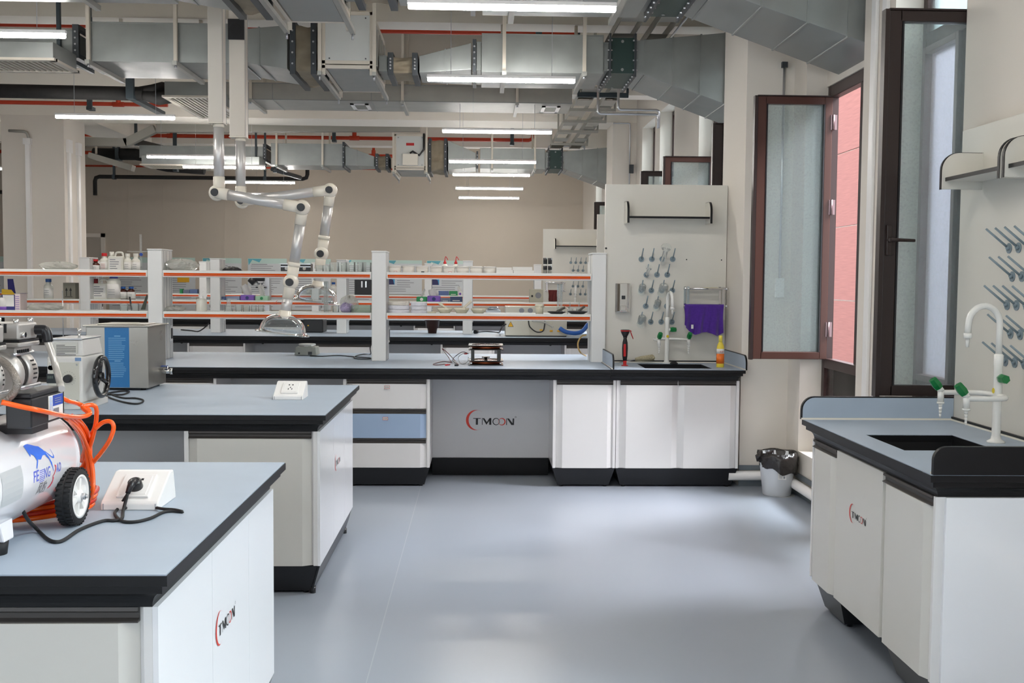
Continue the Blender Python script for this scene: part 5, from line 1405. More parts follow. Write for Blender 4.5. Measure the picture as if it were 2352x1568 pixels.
# white carrying bracket, foot and wheel
MB().box(-1.13, -1.075, 2.33, 2.36, 1.09, 1.175).box(-1.16, -1.07, 2.28, 2.36, 1.165, 1.175).build('motor_bracket', m_tank, comp, .003)
f0 = oz(8, 1272, TOPZ)
MB().hull8([(f0.x-.05, f0.y-.02, TOPZ+.03), (f0.x+.012, f0.y-.02, TOPZ+.03), (f0.x+.012, f0.y+.03, TOPZ+.03), (f0.x-.05, f0.y+.03, TOPZ+.03)],
           [(f0.x-.06, f0.y-.03, .935), (f0.x+.004, f0.y-.03, .935), (f0.x+.004, f0.y+.04, .935), (f0.x-.06, f0.y+.04, .935)]).build('support_leg', m_tank, comp, .004)
MB().cyl((f0.x-.015, f0.y, TOPZ), (f0.x-.015, f0.y, TOPZ+.032), .022, .026).build('rubber_foot', m_rubber, comp)
def wheel(cx, cy, cz, s):
    r = .0705; w = .038
    ty = MB(); n = 36; pr = [(r-.018, -w/2), (r-.004, -w/2), (r, -w/2+.006), (r, -.002), (r-.003, 0), (r, .002), (r, w/2-.006), (r-.004, w/2), (r-.018, w/2)]
    ty.lathe(pr, (cx, cy, cz), n, axis='x', caps=False)
    for k in range(n):
        a = 2*PI*k/n
        for (x0_, x1_, o_) in ((-w/2+.001, -.003, 0), (.003, w/2-.001, PI/n)):
            c_, s_ = math.cos(a+o_), math.sin(a+o_); c2, s2 = math.cos(a+o_+.085), math.sin(a+o_+.085)
            ty.hull8([(cx+x0_, cy+c_*(r-.002), cz+s_*(r-.002)), (cx+x1_, cy+c_*(r-.002), cz+s_*(r-.002)), (cx+x1_, cy+c_*(r+.0022), cz+s_*(r+.0022)), (cx+x0_, cy+c_*(r+.0022), cz+s_*(r+.0022))],
                     [(cx+x0_, cy+c2*(r-.002), cz+s2*(r-.002)), (cx+x1_, cy+c2*(r-.002), cz+s2*(r-.002)), (cx+x1_, cy+c2*(r+.0022), cz+s2*(r+.0022)), (cx+x0_, cy+c2*(r+.0022), cz+s2*(r+.0022))])
    wh = ty.build('wheel', m_rubber, comp)
    h = MB().lathe([(r-.024, -w/2+.002), (r-.016, -w/2-.001), (r-.016, w/2+.001), (r-.024, w/2-.001), (r-.026, w/2-.016), (.016, w/2-.016), (.016, w/2+.001), (.008, w/2+.003), (.001, w/2+.003)], (cx, cy, cz), 36, axis='x')
    for k in range(6):
        a = 2*PI*k/6+.3; c_, s_ = math.cos(a), math.sin(a); t_ = Vector((0, -s_, c_))*.004; o = Vector((cx, cy, cz)); d = Vector((0, c_, s_))
        A = [o+d*.014+t_+Vector((w/2-.016, 0, 0)), o+d*.014-t_+Vector((w/2-.016, 0, 0)), o+d*.014-t_+Vector((w/2-.003, 0, 0)), o+d*.014+t_+Vector((w/2-.003, 0, 0))]
        B = [o+d*.050+t_*2+Vector((w/2-.016, 0, 0)), o+d*.050-t_*2+Vector((w/2-.016, 0, 0)), o+d*.050-t_*2+Vector((w/2-.003, 0, 0)), o+d*.050+t_*2+Vector((w/2-.003, 0, 0))]
        h.hull8(A, B)
    h.build('wheel_hub', m_plw, wh)
    MB().cyl((cx+w/2, cy, cz), (cx+w/2+.012, cy, cz), .009, n=6).cyl((cx+w/2+.012, cy, cz), (cx+w/2+.018, cy, cz), .005, n=8).build('wheel_bolt', m_alu, wh)
    return wh
WCX, WCY = -1.012, 2.68
wheel(WCX, WCY, TOPZ+.073, 1)
MB().cyl((WCX, WCY, TOPZ+.073), (TX-.14, WCY, TOPZ+.073), .006).build('axle', m_alu, comp)
MB().box(-1.11, -1.085, WCY-.02, WCY+.02, TOPZ+.06, TZ-TR+.03).build('axle_bracket', mat('red_enamel', (170, 40, 36), .3), comp)
# emblem wrapped on the tank: a running cat over lettering
CA = math.radians(9); LY, LS = 2.535, .165/1180.0
def wrap(x, y, lift=.0006):
    u = (x-650)*LS*1.12; v = -(y-700)*LS*1.05
    v += 0
    a = CA+v/TR
    return (TX+(TR+lift)*math.cos(a), LY+u, TZ+(TR+lift)*math.sin(a))
def unslant(x, y): return (x, y+(x-180)*.40-60)     # the photographed mark rises to the right; undo that on the tank itself
def strip(mb, top, bot, lift=.0009):
    vs = []
    for a, b in zip(top, bot): vs += [wrap(*unslant(a[0]+(b[0]-a[0])*k/4, a[1]+(b[1]-a[1])*k/4), lift) for k in range(5)]
    mb.add(vs, [(5*i+k, 5*i+k+1, 5*i+k+6, 5*i+k+5) for i in range(len(top)-1) for k in range(4)])
c = MB()
strip(c, [(180, 370), (250, 330), (330, 300), (420, 300), (500, 300), (600, 290), (680, 330), (740, 370)], [(190, 480), (240, 500), (330, 510), (400, 560), (500, 540), (600, 450), (680, 420), (730, 430)])
strip(c, [(180, 400), (190, 400)], [(200, 560), (240, 520)])
strip(c, [(330, 500), (370, 590), (330, 650), (290, 720)], [(420, 540), (390, 600), (360, 650), (310, 735)])
strip(c, [(730, 370), (800, 440), (860, 510), (915, 640)], [(710, 440), (780, 470), (840, 560), (905, 640)])
strip(c, [(720, 340), (800, 370), (900, 400), (950, 390), (960, 350), (925, 270)], [(725, 355), (800, 395), (900, 425), (965, 415), (980, 370), (935, 265)])
c.build('emblem_cat', mat('emblem_blue', (58, 120, 236), .4), comp)
r = MB()
strip(r, [(950, 520), (1010, 530), (1000, 600), (950, 680), (900, 730)], [(955, 545), (985, 560), (975, 600), (930, 680), (885, 725)])
strip(r, [(890, 725), (945, 745), (930, 830), (870, 910), (780, 965)], [(895, 745), (915, 770), (890, 830), (840, 890), (780, 950)])
r.build('emblem_red_stroke', mat('emblem_red', (222, 70, 90), .4), comp)
q = MB()
def on_tank(x0, y0, sc): return lambda u, v: wrap(*unslant(x0+u, y0-v))
for s_, x0, y0, sz in (('FE', 165, 985, 255), ('NG', 560, 835, 240), ('AO', 1030, 640, 215)):
    vs, fs = text_mesh(s_, 1.0, .01)
    w_ = max(v[0] for v in vs); tw_ = {'FE': 200, 'NG': 220, 'AO': 165}[s_]
    q.add([wrap(*unslant(x0+v[0]/w_*tw_, y0-v[1]*sz-(v[0]/w_*tw_)*.40)) for v in vs], fs)
for k in range(7): strip(q, [(385, 745+k*30), (560, 675+k*30)], [(385, 757+k*30), (560, 687+k*30)])
q.build('emblem_lettering', mat('emblem_blue_lettering', (98, 112, 214), .4), comp)
q = MB()
vs, fs = text_mesh('风豹', 1.0, .0); w_ = max(v[0] for v in vs)
q.add([wrap(*unslant(350+v[0]/w_*320+v[1]*60, 1130-v[1]*230-(v[0]/w_*320)*.35)) for v in vs], fs)
q.build('emblem_characters', mat('emblem_grey', (96, 94, 100), .5), comp)
# rating plate near the left edge
vs = []
for k in range(7):
    a = math.radians(-18+6*k)
    for yy in (2.30, 2.405): vs.append((TX+(TR+.0006)*math.cos(a), yy, TZ+(TR+.0006)*math.sin(a)))
MB().add(vs, [(2*i, 2*i+1, 2*i+3, 2*i+2) for i in range(6)]).build('rating_plate', mat('rating_plate_grey', (196, 198, 200), .4), comp)

# ---- orange air hose hung over the far end of the tank
m_hose = mat('orange_hose', (255, 98, 14), .22, spec=.5, coat=.3)
hose = thing('air_hose', 'bright orange coiled air hose hanging on the compressor', 'hose', (-1.0, 2.8, TOPZ))
def hp(*pts): return smooth_path([oy(px, py, Y) for px, py, Y in pts], sub=5)
strands = [
    [(3, 923, 2.36), (50, 934, 2.38), (100, 944, 2.42), (150, 955, 2.56), (185, 957, 2.68), (206, 950, 2.72), (200, 938, 2.75), (180, 927, 2.76), (158, 921, 2.70), (135, 912, 2.66), (110, 915, 2.62)],
    [(206, 948, 2.72), (190, 936, 2.74), (205, 930, 2.76), (220, 935, 2.77), (221, 965, 2.79), (214, 1000, 2.80), (205, 1030, 2.82), (192, 1068, 2.84), (170, 1090, 2.86)],
    [(150, 958, 2.60), (180, 985, 2.72), (198, 1020, 2.80), (210, 1060, 2.82), (214, 1100, 2.81), (212, 1130, 2.80), (200, 1150, 2.83), (150, 1160, 2.84)],
    [(165, 955, 2.66), (190, 975, 2.76), (204, 1010, 2.82), (206, 1045, 2.84), (196, 1078, 2.86), (180, 1110, 2.88)],
    [(218, 985, 2.79), (236, 970, 2.79), (254, 968, 2.79), (261, 982, 2.79), (252, 1010, 2.79), (232, 1040, 2.81), (208, 1068, 2.83), (190, 1085, 2.85)],
    [(172, 960, 2.72), (195, 985, 2.80), (200, 1010, 2.83), (190, 1050, 2.86)],
    [(160, 966, 2.70), (186, 1000, 2.80), (196, 1040, 2.84), (190, 1075, 2.86)],
    [(176, 958, 2.74), (200, 990, 2.80), (207, 1030, 2.83), (204, 1075, 2.83), (208, 1110, 2.82), (196, 1140, 2.85)],
    [(168, 962, 2.70), (192, 1000, 2.79), (200, 1050, 2.82), (206, 1090, 2.82), (211, 1120, 2.81)],
    [(155, 955, 2.62), (172, 968, 2.70), (188, 992, 2.78), (196, 1020, 2.81), (192, 1060, 2.84)],
    [(222, 945, 2.79), (218, 980, 2.81), (200, 1020, 2.85), (188, 1060, 2.87)],
]
for i, st in enumerate(strands): MB().tube(hp(*st), .0058, 10).build('hose_strand', m_hose, hose)
low = thing('air_hose', 'red-orange hose coils lying under the compressor tank on the worktop', 'hose', (-1.1, 2.7, TOPZ))
for k in range(4):
    d = k*.010
    MB().tube(smooth_path([(-1.42, 2.62+d*2, TOPZ+.010+d*.2), (-1.25, 2.66+d, TOPZ+.010+d), (-1.12, 2.70+d, TOPZ+.012+d), (-1.03, 2.80+d, TOPZ+.014+d), (-1.06, 2.93+d, TOPZ+.012+d), (-1.2, 2.98, TOPZ+.012)]), .0062, 8).build('hose_strand', mat('red_hose', (206, 48, 26), .3) if k % 2 else m_hose, low)
# ---- desktop socket boxes
def socket_box(label, px0, px1, pyb, plugged):
    a, b = oz(px0, pyb, TOPZ), oz(px1, pyb, TOPZ); w = b.x-a.x
    t = thing('socket_box', label, 'socket', (a.x, a.y, TOPZ))
    prof = [(0, 0), (0, .018), (.006, .024), (.112, .080), (.120, .084), (.146, .084), (.152, .080), (.172, .004), (.172, 0)]
    MB().prism([(a.y+p[0], TOPZ+p[1]) for p in prof], a.x, b.x, 'x').build('housing', m_plw, t, .004, 3)
    # sloped face: direction along the slope
    s0 = Vector((0, a.y+.006, TOPZ+.024)); s1 = Vector((0, a.y+.112, TOPZ+.080)); d = (s1-s0).normalized(); n = Vector((0, -d.z, d.y))
    cx = a.x+w*.52
    def at(u, v, h): q = s0+d*v+n*h; return (cx+u, q.y, q.z)
    def plate(name, u0, u1, v0, v1, h0, h1, m, par, bev=.002):
        return MB().hull8([at(u0, v0, h0), at(u1, v0, h0), at(u1, v1, h0), at(u0, v1, h0)], [at(u0, v0, h1), at(u1, v0, h1), at(u1, v1, h1), at(u0, v1, h1)]).build(name, m, par, bev)
    f = plate('face_plate', -.043, .043, .012, .108, 0, .007, m_plw, t, .002)
    plate('inner_plate', -.034, .034, .020, .098, .007, .0085, m_plw, f, .001)
    h = MB()
    for u, v, w_, l_ in ((-.008, .082, .0035, .004), (.010, .082, .0035, .004), (-.008, .044, .002, .006), (.010, .044, .002, .006), (.001, .058, .0022, .004)):
        h.hull8([at(u-w_, v-l_, .0085), at(u+w_, v-l_, .0085), at(u+w_, v+l_, .0085), at(u-w_, v+l_, .0085)], [at(u-w_, v-l_, .0092), at(u+w_, v-l_, .0092), at(u+w_, v+l_, .0092), at(u-w_, v+l_, .0092)])
    h.build('socket_holes', m_ink, f)
    g = MB()
    for xx in (a.x+.006, b.x-.008): g.box(xx, xx+.002, a.y-.0006, a.y+.002, TOPZ+.002, TOPZ+.018)
    g.build('edge_groove', m_greyink, t)
    if plugged:
        p0 = Vector(at(.001, .048, .009)); p1 = Vector(at(.001, .046, .030)); p2 = Vector(at(-.002, .026, .034)); p3 = Vector(at(-.006, .004, .024))
        return t, (p0, p1, p2, p3), n
    return t, None, n
sb, pl, nn = socket_box('white desktop socket box with a black plug in it, on the nearest bench', 231, 363, 1172, True)
sb2, _, _ = socket_box('white desktop socket box standing empty on the second bench', 627, 696, 918, False)
cord = thing('power_cord', 'black power cord with plug, trailing from the compressor across the worktop', 'cord', oz(240, 1195, TOPZ))
k = MB().cyl(pl[0], pl[1], .0195, .018, n=24).cyl(pl[1], pl[1]+nn*.005, .018, .012, n=24); k.build('plug', m_blackp, cord, .001)
MB().tube([pl[1], pl[2], pl[3]], [.012, .0095, .0065], 12).build('plug_neck', m_blackp, cord)
path = [pl[3], oz(283, 1172, .8545), oz(280, 1190, .8545), oz(262, 1195, .8545), oz(236, 1196, .8545), oz(185, 1215, .8545), oz(150, 1238, .8545), oz(130, 1244, .8545), oz(110, 1238, .8545),
        oz(86, 1216, .857), oy(62, 1190, 2.50), oy(44, 1150, 2.47), oy(28, 1100, 2.44), oy(16, 1050, 2.42), oy(2, 1022, 2.40), oy(-20, 990, 2.42)]
MB().tube(smooth_path(path, sub=5), .0044, 8).build('cable', m_rubber, cord)
loop = [pl[3]+Vector((.001, .002, 0)), oz(272, 1166, .8555), oz(264, 1180, .8545), oz(280, 1196, .8545), oz(310, 1198, .8545), oz(345, 1190, .8545), oz(375, 1176, .8545), oz(398, 1173, .8545), oz(420, 1175, .8545),
        oz(400, 1170, .8575), oz(372, 1168, .8575), oz(340, 1162, .8565), oz(305, 1160, .8565), oz(285, 1168, .8575)]
MB().tube(smooth_path(loop, sub=5), .0042, 8).build('cable', m_rubber, cord)

# ---- steel ultrasonic tank on the second bench
ux0, ux1, uy0, uy1, uz0, uz1 = oy(199, 880, 5.88).x, oy(341, 880, 5.88).x, 5.88, 6.21, TOPZ+.012, oy(341, 750, 5.88).z
ut = thing('ultrasonic_bath', 'stainless steel tank with a blue instruction panel and drain tap, on the second bench', 'steel tank', (ux0, uy0, TOPZ))
b = MB().box(ux0, ux1, uy0, uy1, uz0, uz1-.002)
b.build('body', m_steel, ut, .003)
r = MB(); o_ = .014
r.box(ux0-o_, ux1+o_, uy0-o_, uy0+.03, uz1-.002, uz1+.006).box(ux0-o_, ux1+o_, uy1-.03, uy1+o_, uz1-.002, uz1+.006).box(ux0-o_, ux0+.03, uy0+.03, uy1-.03, uz1-.002, uz1+.006).box(ux1-.03, ux1+o_, uy0+.03, uy1-.03, uz1-.002, uz1+.006)
r.build('rim', m_steel, ut, .002)
MB().box(ux0+.04, ux1-.04, uy0+.06, uy1-.05, uz1+.003, uz1+.012).build('lid', m_steel, ut, .004)
lx0, lx1 = oy(241, 820, uy0).x, oy(297, 820, uy0).x
MB().box(lx0, lx1, uy0-.001, uy0, uz0+.004, uz1-.006).build('instruction_panel', mat('instruction_blue', (34, 116, 178), .4), ut)
q = MB(); rnd = random.Random(2); z = uz1-.055
for k in range(22):
    if k in (0, 13): q.box(lx0+.052, lx0+.085, uy0-.0016, uy0-.001, z, z+.005)
    else: q.box(lx0+.020, lx0+.020+.094*rnd.uniform(.75, 1), uy0-.0016, uy0-.001, z, z+.003)
    z -= .0105
q.build('instruction_lines', mat('pale_print', (120, 178, 216), .5), ut)
for sx in (ux0+.04, ux1-.04):
    for sy in (uy0+.04, uy1-.04): MB().cyl((sx, sy, TOPZ), (sx, sy, uz0), .014).build('foot', m_rubber, ut)
vy, vz = uy0+.26, oy(375, 852, uy0+.26).z
v = MB().cyl((ux1, vy, vz), (ux1+.05, vy, vz), .014).cyl((ux1+.028, vy, vz), (ux1+.028, vy, vz+.03), .006).cyl((ux1+.045, vy, vz), (ux1+.06, vy, vz), .018)
v.build('drain_tap', m_chrome, ut); MB().box(ux1-.002, ux1+.03, vy-.03, vy+.006, vz+.028, vz+.033).build('tap_lever', mat('blue_lever', (60, 84, 150), .4), ut)
t = thing('power_cord', 'black cable lying in loops in front of the steel tank', 'cord', oz(300, 915, TOPZ))
MB().tube(smooth_path([oz(px, py, TOPZ+.005) for px, py in ((236, 905), (262, 900), (290, 897), (296, 900), (280, 906), (246, 906), (250, 912), (280, 922), (310, 927), (326, 924), (328, 918), (310, 914), (280, 913), (240, 900))]), .0045, 8).build('cable', m_rubber, t)

# ---- white instrument with a handwheel
y0 = oz(150, 941, TOPZ).y
ix0, ix1 = oy(108, 900, y0).x, oy(189, 900, y0).x; iy0, iy1 = y0, y0+.30
iz1 = oy(189, 818, y0).z
m_inst = mat('white_hammered_enamel', (220, 218, 214), .3, bump=.08, bscale=260)
it = thing('bench_instrument', 'white lab instrument with dial, black knob and a black handwheel on its side', 'instrument', (ix0, iy0, TOPZ))
MB().box(ix0-.02, ix1+.016, iy0+.01, iy1, TOPZ, TOPZ+.03).build('base', m_inst, it, .004)
MB().box(ix0, ix1, iy0, iy1-.01, TOPZ+.03, iz1).build('body', m_inst, it, .012, 3)
MB().box(ix0+.012, ix1-.012, iy0-.003, iy0, TOPZ+.035, iz1-.028).build('front_panel', mat('cream_panel', (206, 204, 192), .4), it)
q = MB()
for xx in (ix0+.02, ix1-.022):
    for zz in (TOPZ+.045, iz1-.04): q.cyl((xx, iy0-.007, zz), (xx, iy0-.003, zz), .004, n=10)
q.build('panel_screws', m_chrome, it)
kx = oy(158, 869, iy0).x; kz = oy(158, 869, iy0).z
MB().cyl((kx, iy0-.003, kz), (kx, iy0-.028, kz), .020, .018, n=24).build('knob', m_blackp, it, .002)
q = MB()
for k in range(15):
    a = math.radians(-60+k*20); q.box(kx+.032*math.cos(a)-.001, kx+.032*math.cos(a)+.001, iy0-.0036, iy0-.003, kz+.032*math.sin(a)-.001, kz+.032*math.sin(a)+.001)
q.build('dial_marks', m_ink, it)
dx0, dx1 = oy(108, 870, iy0).x, oy(131, 870, iy0).x
MB().box(dx0, dx1, iy0-.006, iy0-.003, kz-.022, kz+.022).build('display', mat('dark_display', (36, 42, 46), .2), it)
q = MB(); lettering(q, '888', .018, lambda u, v: (dx0+.004+u, iy0-.0066, kz+.0+v)); q.build('display_digits', mat('dim_digits', (96, 110, 100), .4), it)
q = MB().lathe([(.0125, 0), (.0135, .0005), (.0145, 0)], (dx0+.02, iy0-.0036, kz+.05), 20, axis='y', sx=.8); q.build('round_mark', m_ink, it)
hx0, hx1 = oy(116, 800, iy0).x, oy(186, 800, iy0).x; hz1 = oy(186, 781, iy0).z
MB().hull8([(hx0-.02, iy0+.015, iz1), (hx1+.006, iy0+.015, iz1), (hx1+.006, iy1-.03, iz1), (hx0-.02, iy1-.03, iz1)],
           [(hx0, iy0+.02, hz1), (hx1-.002, iy0+.02, hz1), (hx1-.002, iy1-.05, hz1), (hx0, iy1-.05, hz1)]).build('upper_housing', m_inst, it, .004)
MB().box(hx0-.004, hx1+.002, iy0+.012, iy1-.04, hz1, hz1+.008).build('top_plate', m_alu, it, .002)
px_ = oy(120, 800, iy0).x; pw = oy(176, 800, iy0).x
MB().box(px_, pw, iy0+.012, iy0+.015, iz1+.012, hz1-.012).build('instruction_plate', mat('plate_grey', (200, 198, 190), .35, metal=.3), it, .001)
q = MB()
for k in range(7): q.box(px_+.014, pw-.008-(.05 if k in (0, 5) else 0), iy0+.0112, iy0+.012, hz1-.026-k*.0075, hz1-.0235-k*.0075)
q.build('plate_lines', m_ink, it)
MB().box(ix1-.03, ix1-.002, iy0-.004, iy0-.002, iz1-.022, iz1-.006).build('small_label', mat('label_pale_blue', (120, 150, 190), .5), it)
tp = oy(182, 762, iy0+.1)
MB().cyl((tp.x, iy0+.1, hz1+.006), (tp.x, iy0+.1, hz1+.03), .006).cyl((tp.x, iy0+.1, hz1+.03), (tp.x, iy0+.1, hz1+.05), .010, n=12).build('top_screw', m_chrome, it)
hwx = ix1+.045; hc = oy(222, 864, iy0+.13); hy, hz = iy0+.13, hc.z
ring = [(hwx, hy+.092*math.cos(2*PI*k/40), hz+.092*math.sin(2*PI*k/40)) for k in range(40)]
hw = MB().tube(ring, .0125, 12, closed=True)
for k in range(3):
    a = PI/2+2*PI*k/3; hw.tube([(hwx-.012, hy, hz), (hwx-.004, hy+.05*math.cos(a), hz+.05*math.sin(a)), (hwx, hy+.09*math.cos(a), hz+.09*math.sin(a))], [.014, .010, .008], 8)
hw.cyl((hwx-.03, hy, hz), (hwx+.006, hy, hz), .020)
w_ = hw.build('handwheel', mat('black_bakelite', (22, 22, 26), .15, coat=.5), it)
MB().cyl((ix1, hy, hz), (hwx-.02, hy, hz), .012).build('shaft', m_chrome, it)

# ================================================================== ON THE MIDDLE BENCH
p = oz(700, 817, TOPZ)
t = thing('hotplate', 'small grey hotplate stirrer with a pale round top, at the back of the middle bench', 'hotplate', (p.x, p.y, TOPZ))
hx0, hx1 = X(676, 810, p.y), X(727, 810, p.y); hc = (hx0+hx1)/2; hz = oy(700, 797, p.y).z
MB().hull8([(hx0, p.y, TOPZ+.004), (hx1, p.y, TOPZ+.004), (hx1, p.y+.19, TOPZ+.004), (hx0, p.y+.19, TOPZ+.004)], [(hx0+.008, p.y+.008, hz), (hx1-.008, p.y+.008, hz), (hx1-.008, p.y+.18, hz), (hx0+.008, p.y+.18, hz)]).build('body', mat('grey_green_plastic', (150, 152, 144), .5), t, .006, 3)
MB().cyl((hc, p.y+.09, hz), (hc, p.y+.09, hz+.012), .066, n=30).build('neck', m_chrome, t); MB().cyl((hc, p.y+.09, hz+.012), (hc, p.y+.09, hz+.022), .068, n=30).build('plate', mat('pale_plate', (206, 206, 204), .5), t, .002)
q = oy(712, 811, p.y); MB().box(q.x-.015, q.x+.015, p.y-.004, p.y+.006, q.z-.012, q.z+.012).build('switch', m_blackp, t)
q = oy(687, 811, p.y); MB().cyl((q.x, p.y-.006, q.z), (q.x, p.y+.006, q.z), .007).build('knob', m_blackp, t)
cc = thing('power_cord', 'thin black cord running from the hotplate to the middle rack post', 'cord', oz(780, 820, TOPZ))
MB().tube(smooth_path([oz(px, py, TOPZ+.005) for px, py in ((712, 817), (740, 818), (775, 816), (812, 819), (840, 821), (852, 822), (846, 824), (815, 823), (818, 817), (835, 813), (851, 813))]+[oy(850, 800, 8.25), oy(853, 790, 8.25)]), .0042, 6).build('cable', m_rubber, cc)
# copper coil frame
fy0 = oz(1116, 839.5, TOPZ).y; fx0, fx1 = X(1076, 830, fy0), X(1156, 830, fy0); fd = fx1-fx0; fz1 = oy(1116, 793, fy0).z
m_bak = mat('black_lacquer', (24, 22, 20), .18, coat=.4); m_cop = mat('copper_winding', (120, 62, 34), .25, metal=.8, noise=.35, nscale=25)
t = thing('coil_frame', 'black frame with two copper-wound coils and a small stand inside', 'coil frame', (fx0, fy0, TOPZ))
cx, cy = (fx0+fx1)/2, fy0+fd/2
def holed_plate(z0, z1):
    m = MB(); n = 32; vs = []
    for z in (z0, z1):
        for k in range(n):
            a = 2*PI*k/n; e = 1/max(abs(math.cos(a)), abs(math.sin(a)))
            vs += [(cx+fd/2*math.cos(a)*e, cy+fd/2*math.sin(a)*e, z), (cx+fd*.41*math.cos(a), cy+fd*.41*math.sin(a), z)]
    fs = []
    for k in range(n):
        j = (k+1) % n; a, b, c, d = 2*k, 2*k+1, 2*j+1, 2*j
        fs += [(a, b, c, d), (a+2*n, d+2*n, c+2*n, b+2*n), (a, d, d+2*n, a+2*n), (b, b+2*n, c+2*n, c)]
    return m.add(vs, fs)
zb_ = TOPZ
for z in (zb_, zb_+.030, fz1-.036, fz1-.006): holed_plate(z, z+.006).build('frame_plate', m_bak, t)
for z in (zb_+.006, fz1-.030): MB().lathe([(fd*.42, z), (fd*.46, z+.004), (fd*.46, z+.020), (fd*.42, z+.024)], (cx, cy, 0), 40).build('copper_coil', m_cop, t)
for sx in (-1, 1):
    for sy in (-1, 1): MB().box(cx+sx*(fd/2-.030)-.012, cx+sx*(fd/2-.030)+.012, cy+sy*(fd/2-.02)-.008, cy+sy*(fd/2-.02)+.008, zb_+.036, fz1-.036).build('post', m_bak, t)
MB().cyl((cx, cy, zb_), (cx, cy, zb_+.05), .012).cyl((cx, cy, zb_+.05), (cx, cy, zb_+.056), .030).cyl((cx, cy, zb_), (cx, cy, zb_+.006), fd*.41).build('centre_stand', m_bak, t)
c = MB()
for sx in (-1, 1):
    for z in (zb_+.018, fz1-.018): c.cyl((cx+sx*fd*.42, fy0-.003, z), (cx+sx*fd*.42, fy0+.01, z), .006)
c.build('screws', m_chrome, t)
w = thing('test_leads', 'red and black twisted test leads lying left of the copper coil frame', 'wires', oz(1030, 838, TOPZ))
def lead(pts, m, name='lead', r=.0026): MB().tube(smooth_path(pts), r, 6).build(name, m, w)
Z5 = TOPZ+.004
lead([oy(1076, 812, fy0+.06), oy(1062, 808, fy0+.03), oy(1046, 818, fy0), oz(1040, 826, Z5), oz(1046, 833, Z5), oz(1053, 839, Z5)], m_blackp)
lead([oy(1075, 812, fy0+.06), oy(1064, 812, fy0+.03), oy(1053, 820, fy0), oz(1056, 832, Z5), oz(1064, 836, Z5), oz(1074, 830, Z5), oy(1076, 820, fy0+.02)], m_blackp, r=.0018)
lead([oz(1053, 838, Z5), oz(1044, 827, Z5), oy(1030, 812, fy0+.0), oy(1017, 801, fy0+.0), oy(1018, 804, fy0), oz(1030, 820, Z5+.02), oz(1037, 832, Z5)], mat('red_black_twist', (96, 26, 30), .5, noise=.6, nscale=90))
lead([oz(1037, 832, Z5), oz(1018, 830, Z5), oz(1000, 834, Z5), oz(995, 837, Z5), oz(1005, 838, Z5), oz(1022, 836, Z5)], MC['red_black_twist'])
MB().cyl(oz(1023, 838, Z5+.002), oz(1033, 837, Z5+.002), .005).build('red_connector', m_redp, w); MB().cyl(oz(1044, 838.5, Z5+.002), oz(1052, 838.5, Z5+.002), .006).build('black_connector', m_blackp, w)
MB().cyl(oy(1066, 812, fy0+.05), oy(1073, 812, fy0+.05), .005).build('red_sleeve', m_redp, w)
t = thing('rubber_tube', 'yellow-brown rubber tube looped at the right post of the middle rack', 'tube', oz(1340, 815, TOPZ))
MB().tube(smooth_path([oy(1347, 769, 8.2), oy(1336, 772, 8.2), oy(1328, 785, 8.2), oy(1328, 798, 8.2), oy(1334, 810, 8.2), oz(1346, 817, TOPZ+.006)]), .006, 8).build('tube', mat('latex_tube', (196, 160, 96), .4), t)

# ================================================================== ON THE RACK SHELVES
Z3a, Z3b = 1.515, 1.209          # shelf surfaces: upper, lower
ZL, ZU = Z3b, Z3a
def span(px0, px1, py, Y): a, b = oy(px0, py, Y).x, oy(px1, py, Y).x; return (a+b)/2, (b-a)
def H(px, py, Y, z): return oy(px, py, Y).z-z
def lab(t, name, cx, y, z0, z1, w, m=m_paper, lines=3, seed=1):
    MB().box(cx-w/2, cx+w/2, y-.001, y, z0, z1).build(name, m, t)
    q = MB(); rnd = random.Random(seed)
    for k in range(lines):
        zz = z1-(z1-z0)*(k+.6)/(lines+.4); q.box(cx-w*.4, cx-w*.4+w*.8*rnd.uniform(.5, 1), y-.0016, y-.001, zz, zz+(z1-z0)*.07)
    q.build(name+'_print', m_greyink, t)
def round_bottle(label, px0, px1, py, Y, z, body, cap, kind='reagent_bottle', cat='bottle', capf=.62, neck=.72, label_m=m_paper, red_line=False, group=None):
    c, w = span(px0, px1, py+20, Y); h = H((px0+px1)/2, py, Y, z); r = w/2
    t = thing(kind, label, cat, (c, Y, z), 0, group)
    MB().lathe([(r*.9, 0), (r, .004), (r, h*neck*.86), (r*.8, h*neck*.97), (r*capf*.85, h*neck*1.03), (r*capf*.85, h*.86), (.001, h*.86)], (c, Y, z), 22).build('body', body, t)
    MB().lathe([(r*capf, h*.84), (r*capf, h*.99), (r*capf*.92, h), (.001, h)], (c, Y, z), 20, smooth=False).build('cap', cap, t)
    MB().lathe([(r+.0008, h*.08), (r+.0008, h*neck*.75)], (c, Y, z), 22).build('wrap_label', label_m, t)
    q = MB()
    for k in range(3): q.box(c-r*.5, c+r*.45, Y-r*1.03-.002, Y-r*1.0, z+h*(.22+.1*k), z+h*(.235+.1*k))
    q.build('label_print', m_redp if red_line else m_greyink, t)
    return t
